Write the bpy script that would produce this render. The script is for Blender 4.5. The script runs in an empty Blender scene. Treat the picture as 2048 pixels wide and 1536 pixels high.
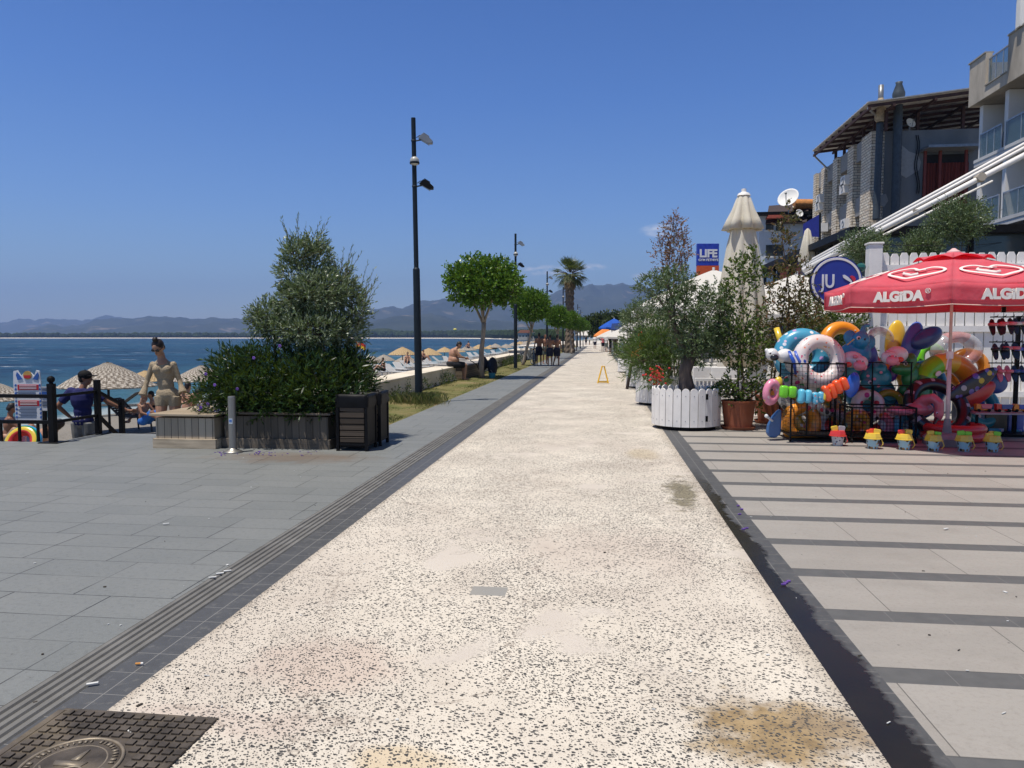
import bpy, math, random
import numpy as np
from mathutils import Vector, Matrix, noise as mn
random.seed(7)
rng = np.random.default_rng(7)
S = bpy.context.scene
COL = S.collection
R = math.radians

# ------------------------------------------------------------------ camera
F = 1480.0                      # focal length in pixels of the 2048 wide photograph
EYE = 1.5
YAW, PITCH = R(6.78), math.atan(94 / 1480)
cd = bpy.data.cameras.new('camera'); cam = bpy.data.objects.new('camera', cd); COL.objects.link(cam)
cd.sensor_width = 36; cd.lens = F / 2048 * 36; cd.clip_start = .05; cd.clip_end = 40000
cam.location = (0, 0, EYE); cam.rotation_euler = (math.pi / 2 - PITCH, 0, YAW)
S.camera = cam
HD = Vector((-math.sin(YAW), math.cos(YAW), 0)); RT = Vector((math.cos(YAW), math.sin(YAW), 0))
FW = HD * math.cos(PITCH) - Vector((0, 0, math.sin(PITCH))); UP = RT.cross(FW)
def ray(px, py): return FW + RT * ((px - 1024) / F) + UP * ((768 - py) / F)
E0 = Vector((0, 0, EYE))
def G(px, py, z=0.0):           # where the sight line meets height z
    d = ray(px, py); return E0 + d * ((z - EYE) / d.z)
def A(px, py, dist):            # the point of the sight line at a distance ahead
    d = ray(px, py); return E0 + d * (dist / d.dot(HD))
def YP(px, py, Y): d = ray(px, py); return E0 + d * (Y / d.y)
def XP(px, py, X): d = ray(px, py); return E0 + d * (X / d.x)

# ------------------------------------------------------------------ light
SUN = Vector((-.723, -.69, 0)).normalized() * math.cos(R(73)) + Vector((0, 0, math.sin(R(73))))
W = bpy.data.worlds.new('World'); S.world = W; W.use_nodes = True
wt = W.node_tree; bg = wt.nodes['Background']
sky = wt.nodes.new('ShaderNodeTexSky'); sky.sky_type = 'NISHITA'; sky.sun_disc = False
sky.sun_elevation = R(73); sky.sun_rotation = math.atan2(SUN.x, SUN.y)
sky.altitude = 0; sky.air_density = 1.0; sky.dust_density = 0.35; sky.ozone_density = 4.0
SKY_STRENGTH = .086
bg.inputs['Strength'].default_value = SKY_STRENGTH
def wmath(op, *a):
    n = wt.nodes.new('ShaderNodeMath'); n.operation = op
    for i, x in enumerate(a):
        if isinstance(x, (int, float)): n.inputs[i].default_value = x
        else: wt.links.new(x, n.inputs[i])
    return n.outputs[0]
# a few thin fair weather clouds low over the land
tcw = wt.nodes.new('ShaderNodeTexCoord')
cl = None
nz = wt.nodes.new('ShaderNodeTexNoise'); nz.inputs['Scale'].default_value = 60; nz.inputs['Detail'].default_value = 6
mpw = wt.nodes.new('ShaderNodeMapping'); mpw.inputs['Scale'].default_value = (1, 1, 2.6)
wt.links.new(tcw.outputs['Generated'], mpw.inputs['Vector']); wt.links.new(mpw.outputs[0], nz.inputs['Vector'])
for px, py, sx, sy in ((1325, 461, 48, 15), (1090, 541, 85, 12), (1188, 533, 30, 8), (1300, 552, 40, 9), (640, 590, 120, 8)):
    c = ray(px, py).normalized()
    sb = wt.nodes.new('ShaderNodeVectorMath'); sb.operation = 'SUBTRACT'; sb.inputs[1].default_value = c
    wt.links.new(tcw.outputs['Generated'], sb.inputs[0])
    ml = wt.nodes.new('ShaderNodeVectorMath'); ml.operation = 'MULTIPLY'; ml.inputs[1].default_value = (F / sx, F / sx, F / sy)
    wt.links.new(sb.outputs[0], ml.inputs[0])
    ln = wt.nodes.new('ShaderNodeVectorMath'); ln.operation = 'LENGTH'; wt.links.new(ml.outputs[0], ln.inputs[0])
    k = wmath('MULTIPLY', wmath('SUBTRACT', 1.0, wmath('MINIMUM', ln.outputs['Value'], 1.0)), 0.35 if px == 640 else .8)
    cl = k if cl is None else wmath('MAXIMUM', cl, k)
dens = wmath('MINIMUM', wmath('MAXIMUM', wmath('MULTIPLY', wmath('MULTIPLY', cl, wmath('SUBTRACT', nz.outputs['Fac'], .36)), 6.5), 0.0), .8)
mxw = wt.nodes.new('ShaderNodeMix'); mxw.data_type = 'RGBA'
tint = wt.nodes.new('ShaderNodeMix'); tint.data_type = 'RGBA'; tint.blend_type = 'MULTIPLY'; tint.inputs[0].default_value = 1

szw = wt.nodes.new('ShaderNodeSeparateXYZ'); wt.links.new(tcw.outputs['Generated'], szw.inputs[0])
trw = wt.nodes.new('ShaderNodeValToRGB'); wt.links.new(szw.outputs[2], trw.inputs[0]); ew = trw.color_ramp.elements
ew[0].position = 0; ew[0].color = (1.16, 1.16, 1.22, 1); ew[1].position = .85; ew[1].color = (.62, .52, .44, 1)  # overhead sky, out of view, dimmed to lower the ambient light
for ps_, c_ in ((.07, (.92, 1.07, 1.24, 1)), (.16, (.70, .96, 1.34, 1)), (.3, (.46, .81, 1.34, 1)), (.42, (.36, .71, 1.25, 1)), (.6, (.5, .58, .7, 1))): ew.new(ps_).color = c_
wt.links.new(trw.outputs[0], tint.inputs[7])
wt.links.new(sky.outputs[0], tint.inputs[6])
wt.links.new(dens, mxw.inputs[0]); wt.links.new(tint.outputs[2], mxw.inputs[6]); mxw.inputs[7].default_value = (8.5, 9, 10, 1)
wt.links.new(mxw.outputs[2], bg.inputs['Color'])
sd = bpy.data.lights.new('sun', 'SUN'); sun = bpy.data.objects.new('sun', sd); COL.objects.link(sun)
sd.energy = 5.0; sd.angle = R(.53); sd.color = (1, .945, .86)
sun.rotation_euler = SUN.to_track_quat('Z', 'Y').to_euler(); sun.location = SUN * 60
S.view_settings.view_transform = 'Standard'; S.view_settings.look = 'None'
S.view_settings.exposure = .15; S.view_settings.gamma = 1
S.cycles.use_denoising = True; S.render.filter_size = 1.05
S.cycles.max_bounces = 8; S.cycles.transparent_max_bounces = 16
S.cycles.sample_clamp_indirect = 6

# ------------------------------------------------------------------ helpers: objects
def tag(o, label=None, cat=None, group=None, kind=None):
    if label: o['label'] = label
    if cat: o['category'] = cat
    if group: o['group'] = group
    if kind: o['kind'] = kind
    return o
def thing(name, label, cat, loc=(0, 0, 0), rz=0, group=None, kind=None):
    o = bpy.data.objects.new(name, None); COL.objects.link(o); o.empty_display_size = .1
    o.location = loc; o.rotation_euler = (0, 0, rz)
    return tag(o, label, cat, group, kind)
def wl(o):
    v = Vector((0, 0, 0))
    while o: v += Vector(o.location); o = o.parent
    return v
def copy_tree(o, parent=None):
    c = o.copy(); COL.objects.link(c)
    if parent: c.parent = parent
    for ch in list(o.children): copy_tree(ch, c)
    return c
def again(o, loc, rz, label, scale=None, **kw):
    c = copy_tree(o); c.location = loc; c.rotation_euler = (0, 0, rz)
    if scale: c.scale = (scale,) * 3 if isinstance(scale, (int, float)) else scale
    return tag(c, label, **kw)

def basis(d):
    d = Vector(d).normalized()
    a = Vector((0, 0, 1)) if abs(d.z) < .9 else Vector((1, 0, 0))
    u = d.cross(a).normalized(); return u, d.cross(u).normalized(), d
def rot(rx=0, ry=0, rz=0):
    return Matrix.Rotation(R(rz), 3, 'Z') @ Matrix.Rotation(R(ry), 3, 'Y') @ Matrix.Rotation(R(rx), 3, 'X')

class MB:
    def __init__(s): s.v = []; s.f = []; s.m = []; s.n = 0
    def add(s, vs, fs, mi=0):
        vs = np.asarray([tuple(v) for v in vs], float).reshape(-1, 3); k = s.n
        s.v.append(vs); s.n += len(vs)
        for f in fs: s.f.append([i + k for i in f]); s.m.append(mi)
        return s
    def quads(s, Q, mi=0):
        Q = np.asarray(Q, float); n = len(Q); k = s.n
        s.v.append(Q.reshape(-1, 3)); s.n += n * 4
        s.f.extend((np.arange(n * 4).reshape(n, 4) + k).tolist())
        s.m.extend([mi] * n if np.isscalar(mi) else list(mi)); return s
    def box(s, lo, hi, mi=0, M=None, c=None):
        (x0, y0, z0), (x1, y1, z1) = lo, hi
        vs = [Vector(p) for p in ((x0, y0, z0), (x1, y0, z0), (x1, y1, z0), (x0, y1, z0), (x0, y0, z1), (x1, y0, z1), (x1, y1, z1), (x0, y1, z1))]
        if M is not None: vs = [M @ v for v in vs]
        if c is not None: vs = [v + Vector(c) for v in vs]
        return s.add(vs, [(0, 3, 2, 1), (4, 5, 6, 7), (0, 1, 5, 4), (1, 2, 6, 5), (2, 3, 7, 6), (3, 0, 4, 7)], mi)
    def cb(s, c, size, mi=0, M=None):          # box by centre and size
        h = Vector(size) / 2; return s.box(-h, h, mi, M or Matrix.Identity(3), c)
    def tube(s, pts, rad, n=8, mi=0, cap=True, flat=1.0):
        pts = [Vector(p) for p in pts]
        if isinstance(rad, (int, float)): rad = [rad] * len(pts)
        vs = []; u = None
        for i, p in enumerate(pts):
            d = (pts[min(i + 1, len(pts) - 1)] - pts[max(i - 1, 0)])
            if d.length < 1e-9: d = Vector((0, 0, 1))
            d.normalize()
            if u is None: u = basis(d)[0]
            else:
                u = u - d * u.dot(d); u = u.normalized() if u.length > 1e-6 else basis(d)[0]
            w = d.cross(u)
            for k in range(n):
                a = 2 * math.pi * k / n
                vs.append(p + (u * math.cos(a) + w * math.sin(a) * flat) * rad[i])
        fs = []
        for i in range(len(pts) - 1):
            for k in range(n):
                a, b = i * n + k, i * n + (k + 1) % n
                fs.append((a, b, b + n, a + n))
        if cap: fs.append(tuple(range(n - 1, -1, -1))); fs.append(tuple(range((len(pts) - 1) * n, len(pts) * n)))
        return s.add(vs, fs, mi)
    def bar(s, a, b, w, h=None, mi=0):          # rectangular bar
        a, b = Vector(a), Vector(b); h = h or w
        d = (b - a).normalized(); u = d.cross(Vector((0, 0, 1)))
        u = u.normalized() if u.length > 1e-4 else Vector((1, 0, 0)); v = u.cross(d)
        vs = [p + u * sx * w / 2 + v * sy * h / 2 for p in (a, b) for sx, sy in ((-1, -1), (1, -1), (1, 1), (-1, 1))]
        return s.add(vs, [(0, 1, 2, 3), (7, 6, 5, 4), (0, 4, 5, 1), (1, 5, 6, 2), (2, 6, 7, 3), (3, 7, 4, 0)], mi)
    def lathe(s, prof, n=24, c=(0, 0, 0), M=None, mi=0, cap=True, wob=None):
        c = Vector(c); vs = []; fs = []
        for j, (r, z) in enumerate(prof):
            for k in range(n):
                a = 2 * math.pi * k / n; q = r * (wob(k, j) if wob else 1)
                p = Vector((q * math.cos(a), q * math.sin(a), z)); vs.append((M @ p if M else p) + c)
        for j in range(len(prof) - 1):
            for k in range(n):
                a, b = j * n + k, j * n + (k + 1) % n; fs.append((a, b, b + n, a + n))
        if cap: fs.append(tuple(range(n - 1, -1, -1))); fs.append(tuple(range((len(prof) - 1) * n, len(prof) * n)))
        return s.add(vs, fs, mi)
    def ell(s, c, r, n=12, M=None, mi=0):
        if isinstance(r, (int, float)): r = (r, r, r)
        c = Vector(c); vs = []; fs = []; m = max(4, n // 2)
        vs.append(Vector((0, 0, -r[2])))
        for j in range(1, m):
            t = -math.pi / 2 + math.pi * j / m
            for k in range(n):
                a = 2 * math.pi * k / n
                vs.append(Vector((r[0] * math.cos(t) * math.cos(a), r[1] * math.cos(t) * math.sin(a), r[2] * math.sin(t))))
        vs.append(Vector((0, 0, r[2])))
        for k in range(n):
            fs.append((0, 1 + (k + 1) % n, 1 + k))
            for j in range(m - 2):
                a, b = 1 + j * n + k, 1 + j * n + (k + 1) % n; fs.append((a, b, b + n, a + n))
            q = 1 + (m - 2) * n; fs.append((q + k, q + (k + 1) % n, len(vs) - 1))
        return s.add([(M @ v if M else v) + c for v in vs], fs, mi)
    def torus(s, c, RR, r, M=None, nu=36, nv=12, mi=0, a0=0, a1=360, sq=1.0):
        c = Vector(c); vs = []; fs = []; full = abs(a1 - a0) >= 360
        cnt = nu if full else nu + 1
        for i in range(cnt):
            a = R(a0 + (a1 - a0) * i / nu)
            for j in range(nv):
                b = 2 * math.pi * j / nv
                p = Vector(((RR + r * math.cos(b)) * math.cos(a), (RR + r * math.cos(b)) * math.sin(a) * sq, r * math.sin(b)))
                vs.append((M @ p if M else p) + c)
        for i in range(nu):
            for j in range(nv):
                q = (i + 1) % cnt; j2 = (j + 1) % nv
                m = mi(i / nu, j / nv) if callable(mi) else mi
                s_ = (i * nv + j, q * nv + j, q * nv + j2, i * nv + j2); fs.append((s_, m))
        k = s.n; s.v.append(np.asarray([tuple(v) for v in vs])); s.n += len(vs)
        for f, m in fs: s.f.append([x + k for x in f]); s.m.append(m)
        if not full:
            s.f.append([k + j for j in range(nv)]); s.f.append([k + nu * nv + nv - 1 - j for j in range(nv)]); m = mi(0, 0) if callable(mi) else mi; s.m += [m, m]
        return s
    def prism(s, poly, t, c=(0, 0, 0), M=None, mi=0):   # outline in the xz plane, thickness t along y
        c = Vector(c); n = len(poly)
        vs = [Vector((x, -t / 2, z)) for x, z in poly] + [Vector((x, t / 2, z)) for x, z in poly]
        vs = [(M @ v if M else v) + c for v in vs]
        fs = [tuple(range(n)), tuple(range(2 * n - 1, n - 1, -1))] + [((i + 1) % n, i, n + i, n + (i + 1) % n) for i in range(n)]
        return s.add(vs, fs, mi)
    def slab(s, poly, z0, z1, mi=0):                    # outline in plan
        n = len(poly)
        vs = [(x, y, z0) for x, y in poly] + [(x, y, z1) for x, y in poly]
        return s.add(vs, [tuple(range(n - 1, -1, -1)), tuple(range(n, 2 * n))] + [(i, (i + 1) % n, n + (i + 1) % n, n + i) for i in range(n)], mi)
    def grid(s, P, mi=0):                               # P[i][j] of points
        P = np.asarray(P, float); a, b = P.shape[:2]; k = s.n
        s.v.append(P.reshape(-1, 3)); s.n += a * b
        for i in range(a - 1):
            for j in range(b - 1):
                s.f.append([k + i * b + j, k + (i + 1) * b + j, k + (i + 1) * b + j + 1, k + i * b + j + 1]); s.m.append(mi)
        return s
    def build(s, name, mats, parent=None, loc=None, smooth=False, bev=0, remesh=0, solid=0):
        me = bpy.data.meshes.new(name); V = np.concatenate(s.v)
        o = bpy.data.objects.new(name, me); COL.objects.link(o)
        if parent is not None: o.parent = parent; V = V - np.array(wl(parent))
        elif loc is not None: o.location = loc; V = V - np.array(loc)
        me.from_pydata(V.tolist(), [], s.f)
        for m in (mats if isinstance(mats, (list, tuple)) else [mats]): me.materials.append(m)
        me.polygons.foreach_set('material_index', s.m)
        if smooth: me.polygons.foreach_set('use_smooth', [True] * len(s.f))
        if solid: md = o.modifiers.new('solid', 'SOLIDIFY'); md.thickness = solid; md.offset = 0
        if bev: md = o.modifiers.new('bevel', 'BEVEL'); md.width = bev; md.segments = 2; md.limit_method = 'ANGLE'
        if remesh:
            md = o.modifiers.new('remesh', 'REMESH'); md.mode = 'VOXEL'; md.voxel_size = remesh; md.use_smooth_shade = True
            md = o.modifiers.new('smooth', 'SMOOTH'); md.factor = .5; md.iterations = 4
        return o

def text(txt, mat_, size, loc, M, parent, name='lettering', ext=.003, align='CENTER', sp=1.0, bold=0):
    cu = bpy.data.curves.new(name, 'FONT'); cu.body = txt; cu.size = size; cu.extrude = ext; cu.align_x = align; cu.align_y = 'CENTER'
    cu.space_character = sp; cu.offset = bold
    cu.materials.append(mat_)
    tmp = bpy.data.objects.new('tmp', cu); COL.objects.link(tmp); dg = bpy.context.evaluated_depsgraph_get(); dg.update()
    me = bpy.data.meshes.new_from_object(tmp.evaluated_get(dg)); bpy.data.objects.remove(tmp); me.name = name
    o = bpy.data.objects.new(name, me); COL.objects.link(o); o.parent = parent
    mw = M.to_4x4(); mw.translation = Vector(loc) - wl(parent); o.matrix_local = mw
    return o

# ------------------------------------------------------------------ helpers: materials
class NT:
    def __init__(s, name):
        s.m = bpy.data.materials.new(name); s.m.use_nodes = True; s.t = s.m.node_tree; s.b = s.t.nodes['Principled BSDF']
        s.out = s.t.nodes['Material Output']
    def n(s, typ, **kw):
        x = s.t.nodes.new('ShaderNode' + typ)
        for k, v in kw.items(): setattr(x, k, v)
        return x
    def L(s, a, b): s.t.links.new(a, b)
    def put(s, sock, v):
        if hasattr(v, 'is_output') or hasattr(v, 'links'): s.L(v, sock)
        else: sock.default_value = v
    def math(s, op, a, b=0.0, c=None):
        x = s.n('Math', operation=op); s.put(x.inputs[0], a); s.put(x.inputs[1], b)
        if c is not None: s.put(x.inputs[2], c)
        return x.outputs[0]
    def ramp(s, f, a, b):                       # linear clamp of f between a and b
        x = s.n('MapRange'); s.put(x.inputs[0], f); x.inputs[1].default_value = a; x.inputs[2].default_value = b; return x.outputs[0]
    def mix(s, f, a, b, mode='MIX'):
        x = s.n('Mix', data_type='RGBA', blend_type=mode); s.put(x.inputs[0], f)
        for i, v in ((6, a), (7, b)):
            if isinstance(v, tuple): v = (*v[:3], 1)
            s.put(x.inputs[i], v)
        return x.outputs[2]
    def co(s, scale=(1, 1, 1), rz=0, kind='Object', loc=(0, 0, 0)):
        if kind == 'World': p = s.n('NewGeometry').outputs['Position']
        else: p = s.n('TexCoord').outputs[kind]
        mp = s.n('Mapping'); s.L(p, mp.inputs[0]); mp.inputs['Scale'].default_value = scale; mp.inputs['Rotation'].default_value = (0, 0, rz); mp.inputs['Location'].default_value = loc
        return mp.outputs[0]
    def noise(s, v, sc, det=4, rough=.55, dist=0):
        x = s.n('TexNoise'); s.L(v, x.inputs['Vector']); x.inputs['Scale'].default_value = sc; x.inputs['Detail'].default_value = det
        x.inputs['Roughness'].default_value = rough; x.inputs['Distortion'].default_value = dist; return x.outputs['Fac']
    def vor(s, v, sc, feat='F1', rnd=1.0):
        x = s.n('TexVoronoi', feature=feat); s.L(v, x.inputs['Vector']); x.inputs['Scale'].default_value = sc; x.inputs['Randomness'].default_value = rnd; return x
    def bump(s, h, st=.3, dist=.01):
        x = s.n('Bump'); x.inputs['Strength'].default_value = st; x.inputs['Distance'].default_value = dist; s.put(x.inputs['Height'], h); s.L(x.outputs[0], s.b.inputs['Normal']); return x
    def col(s, c): s.put(s.b.inputs['Base Color'], (*c[:3], 1) if isinstance(c, tuple) else c)
    def done(s, rough=.6, spec=.4, metal=0):
        s.put(s.b.inputs['Roughness'], rough); s.b.inputs['Specular IOR Level'].default_value = spec; s.b.inputs['Metallic'].default_value = metal
        return s.m
def mat(name, c, rough=.6, spec=.35, metal=0, var=.18, sc=6, bump=.15, bs=None, dirt=None, streak=0, coat=0, stretch=(1, 1, 1)):
    k = NT(name); v = k.co(stretch); f = k.noise(v, sc, 5)
    lo = tuple(x * (1 - var) for x in c); hi = tuple(min(.95, x * (1 + var)) for x in c)
    cc = k.mix(k.ramp(f, .3, .7), lo, hi)
    if dirt: cc = k.mix(k.math('MULTIPLY', k.ramp(k.noise(k.co((1, 1, .3) if streak else stretch), sc * (.9 if streak else .35), 6, .65), .5, .72), dirt[1]), cc, dirt[0])
    k.col(cc)
    if bump: k.bump(k.noise(v, bs or sc * 8, 3), bump, .004)
    if coat: k.b.inputs['Coat Weight'].default_value = coat; k.b.inputs['Coat Roughness'].default_value = .08
    return k.done(rough, spec, metal)
def leafmat(name, c1, c2, c3, trans=.28, rough=.45):
    k = NT(name); g = k.n('NewGeometry'); r = g.outputs['Random Per Island']
    cr = k.n('ValToRGB'); k.L(r, cr.inputs[0]); e = cr.color_ramp.elements
    e[0].color = (*c1, 1); e[1].color = (*c3, 1); e.new(.5).color = (*c2, 1)
    k.col(cr.outputs[0]); k.done(rough, .35)
    t = k.n('BsdfTranslucent'); k.L(k.mix(.6, cr.outputs[0], (.16, .22, .02)), t.inputs[0])
    mx = k.n('MixShader'); mx.inputs[0].default_value = trans; k.L(k.b.outputs[0], mx.inputs[1]); k.L(t.outputs[0], mx.inputs[2]); k.L(mx.outputs[0], k.out.inputs[0])
    return k.m
def plastic(name, c, rough=.28, alpha=1.0, trans=0):
    k = NT(name); v = k.co(); k.col(k.mix(k.ramp(k.noise(v, 5, 3), .3, .7), tuple(x * .88 for x in c), tuple(min(.95, x * 1.08) for x in c)))
    k.bump(k.noise(v, 14, 2), .12, .01); k.b.inputs['Coat Weight'].default_value = .3; k.b.inputs['Coat Roughness'].default_value = .1
    k.b.inputs['Alpha'].default_value = alpha
    return k.done(rough, .5)
def spotted(name, base, dots, sc=14, size=.16, rough=.3):    # vinyl printed with little coloured motifs
    k = NT(name); v = k.co(); vo = k.vor(v, sc); r = k.n('SeparateColor'); k.L(vo.outputs['Color'], r.inputs[0])
    cr = k.n('ValToRGB'); cr.color_ramp.interpolation = 'CONSTANT'; k.L(r.outputs[0], cr.inputs[0]); e = cr.color_ramp.elements
    e[0].color = (*dots[0], 1); e[0].position = 0; e[1].color = (*dots[-1], 1); e[1].position = 1 - 1 / len(dots)
    for i, d in enumerate(dots[1:-1]): e.new((i + 1) / len(dots)).color = (*d, 1)
    k.col(k.mix(k.ramp(vo.outputs['Distance'], size + .05, size), base, cr.outputs[0]))
    k.b.inputs['Coat Weight'].default_value = .3
    return k.done(rough, .5)
def planks(name, c1, c2, w, axis=0, gap=.02, rough=.7, var2=None):     # boards side by side along an axis, with grain
    k = NT(name); v = k.co(kind='Object'); sx = k.n('SeparateXYZ'); k.L(v, sx.inputs[0])
    u = k.math('DIVIDE', sx.outputs[axis], w); cell = k.math('FLOOR', u); fr = k.math('FRACT', u)
    wn = k.n('TexWhiteNoise', noise_dimensions='1D'); k.L(cell, wn.inputs['W'])
    sca = [30, 30, 30]; sca[2 if axis != 2 else 0] = 2.2
    g = k.noise(k.co(tuple(sca)), 1.0, 5, .6, .6)
    f = k.math('ADD', k.math('MULTIPLY', wn.outputs[0], .5), k.math('MULTIPLY', g, .6))
    cc = k.mix(k.ramp(f, .25, .85), c1, c2)
    gp = k.math('ADD', k.math('LESS_THAN', fr, gap), k.math('GREATER_THAN', fr, 1 - gap))
    k.col(k.mix(gp, cc, (.01, .009, .008))); k.bump(k.math('SUBTRACT', g, k.math('MULTIPLY', gp, 3)), .5, .004)
    return k.done(rough, .25)

def shoots(blobs, n, L=.3, per=8, ll=.06, lw=.014, up=.4, wind=(0, 0, 0), shell=.55, splay=.8, seed=1, rnd=.5, pw=2/3, fold=0):
    g = np.random.default_rng(seed); B = np.asarray(blobs, float)
    vol = (B[:, 3] * B[:, 4] * B[:, 5]) ** pw; k = g.choice(len(B), n, p=vol / vol.sum())
    d = g.normal(size=(n, 3)); d /= np.linalg.norm(d, axis=1)[:, None]
    fr = shell + (1 - shell) * g.random(n) ** .7
    p = B[k, :3] + d * B[k, 3:6] * fr[:, None]
    out = d / B[k, 3:6]; out /= np.linalg.norm(out, axis=1)[:, None]
    sd_ = out + np.array([0, 0, up]) + np.array(wind) + g.normal(size=(n, 3)) * rnd
    sd_ /= np.linalg.norm(sd_, axis=1)[:, None]
    Ls = L * (.6 + .8 * g.random(n))
    t = (np.arange(per) + .3) / per
    base = p[:, None] + sd_[:, None] * (Ls[:, None] * t)[:, :, None]
    q = g.normal(size=(n, per, 3)); q -= (q * sd_[:, None]).sum(2)[:, :, None] * sd_[:, None]; q /= np.linalg.norm(q, axis=2)[:, :, None]
    ld = sd_[:, None] + q * splay; ld /= np.linalg.norm(ld, axis=2)[:, :, None]
    w = np.cross(ld, g.normal(size=(n, per, 3))); w /= np.linalg.norm(w, axis=2)[:, :, None]
    sz = (.7 + .6 * g.random((n, per)))[:, :, None]
    tip = base + ld * ll * sz; mid = base + ld * ll * sz * .5
    Q = np.stack([base, mid + w * lw * .5 * sz, tip, mid - w * lw * .5 * sz], 2)
    return Q.reshape(-1, 4, 3), (p, sd_, Ls)
def twigs(mb, info, r=.004, mi=0, every=3):
    p, d, L = info
    for i in range(0, len(p), every):
        mb.tube([p[i] - d[i] * L[i] * .3, p[i] + d[i] * L[i] * .9], [r, r * .4], 4, mi, cap=False)
def pblob(px, py, d, rx, ry, rd=None):      # an ellipsoid read off the photograph at a distance
    c = A(px, py, d); s_ = d / F
    return (c.x, c.y, c.z, rx * s_, (rd if rd is not None else rx) * s_, ry * s_)
def limb(mb, a, b, r0, r1, bend=.1, n=6, mi=0, seed=0, sides=8):
    g = random.Random(seed); a, b = Vector(a), Vector(b); L = (b - a).length
    o1 = Vector((g.uniform(-1, 1), g.uniform(-1, 1), g.uniform(-.3, .3))) * L * bend
    pts = []; rr = []
    for i in range(n + 1):
        t = i / n; pts.append(a.lerp(b, t) + o1 * math.sin(math.pi * t) + Vector((g.uniform(-1, 1), g.uniform(-1, 1), 0)) * r0 * .25 * (0 < i < n))
        rr.append((r0 + (r1 - r0) * t) * (1 + .12 * g.uniform(-1, 1)))
    mb.tube(pts, rr, sides, mi); return pts
# ------------------------------------------------------------------ shared materials
WHITE = mat('white_paint', (.78, .75, .71), .5, .3, var=.05, dirt=((.5, .47, .42), .35), bump=.06)
BLACKM = mat('black_metal', (.007, .007, .008), .5, .12, var=.2)
GREYM = mat('grey_metal', (.22, .23, .24), .4, .5, metal=.4)
STEEL = mat('brushed_steel', (.30, .285, .26), .42, .5, metal=.75, var=.1, stretch=(3, 3, .4), sc=14)
POLE = mat('dark_blue_pole', (.012, .018, .025), .45, .2, var=.15)
CONC = mat('concrete', (.34, .32, .28), .8, .2, var=.14, sc=2, dirt=((.16, .14, .12), .5))
SKIN = mat('fair_skin', (.40, .215, .135), .5, .35, var=.1, bump=.05)  # paler of the two skin tones
SKINT = mat('tanned_skin', (.25, .12, .07), .5, .35, var=.1, bump=.05)
HAIR = mat('dark_hair', (.018, .011, .008), .5, .4, var=.3, stretch=(1, 1, .3), sc=40, bump=.5)
BARK = mat('pale_bark', (.30, .24, .18), .85, .15, var=.3, sc=14, bump=.6, stretch=(1, 1, .35))
BARKD = mat('grey_bark', (.13, .10, .08), .9, .15, var=.4, sc=14, bump=.9, stretch=(1, 1, .3))
TWIG = mat('twig_bark', (.10, .07, .045), .85, .15, var=.3)
GLASS = mat('dark_glass', (.03, .045, .055), .08, .6, var=.2, sc=.6, bump=.02)
def clear_glass(name, tint_, a=.35):
    k = NT(name); k.col(tint_); k.b.inputs['Alpha'].default_value = a; return k.done(.04, .6)
RAILGLASS = clear_glass('rail_glass', (.10, .17, .19), .45)
SOIL = mat('potting_soil', (.05, .035, .025), .95, .1, var=.4, sc=30, bump=.8)

# ------------------------------------------------------------------ ground
k = NT('pebble_concrete'); v = k.co()
sx = k.n('SeparateXYZ'); k.L(v, sx.inputs[0])
big = k.noise(v, .9, 5, .6); mid = k.noise(v, 3.1, 4); fine = k.noise(v, 130, 2); grain = k.noise(v, 420, 2)
base = k.mix(k.ramp(big, .35, .68), (.68, .625, .53), (.53, .475, .40)); base = k.mix(k.math('MULTIPLY', k.ramp(mid, .5, .75), .55), base, (.745, .69, .585))
base = k.mix(k.math('MULTIPLY', k.ramp(grain, .45, .75), .35), base, (.36, .26, .2)); base = k.mix(k.math('MULTIPLY', k.ramp(fine, .54, .66), .6), base, (.3, .25, .21))
def pebbles(scale, thr, sv, clump):
    wv = k.n('VectorMath', operation='ADD'); k.L(k.co((1, 1, 1), rz=sv), wv.inputs[0])
    nz_ = k.n('TexNoise'); k.L(v, nz_.inputs['Vector']); nz_.inputs['Scale'].default_value = scale * .9
    sc_ = k.n('VectorMath', operation='SCALE'); k.L(nz_.outputs['Color'], sc_.inputs[0]); sc_.inputs[3].default_value = .55 / scale; k.L(sc_.outputs[0], wv.inputs[1])
    st = k.n('VectorMath', operation='MULTIPLY'); k.L(wv.outputs[0], st.inputs[0]); st.inputs[1].default_value = (1, 1.5, 1)
    vo = k.vor(st.outputs[0], scale); sp = k.n('SeparateColor'); k.L(vo.outputs['Color'], sp.inputs[0])
    size = k.math('ADD', k.math('MULTIPLY', sp.outputs[0], .24), .2)
    keep = k.math('LESS_THAN', sp.outputs[1], k.math('MULTIPLY', clump, thr))
    f = k.math('MULTIPLY', k.ramp(k.math('SUBTRACT', vo.outputs['Distance'], size), .03, -.03), keep)
    return f, sp.outputs[2]
clump = k.ramp(k.noise(v, 1.5, 4, .6), .26, .58)
worn = k.ramp(k.noise(k.co((1, .55, 1), loc=(9, 2, 0)), .75, 4, .6), .36, .52)
f1, r1 = pebbles(42, 1.3, .3, k.math('MULTIPLY', clump, k.math('ADD', k.math('MULTIPLY', worn, .75), .25))); f2, r2 = pebbles(68, 1.3, 1.1, k.ramp(k.noise(v, 1.1, 5, .65), .36, .62))
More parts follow.
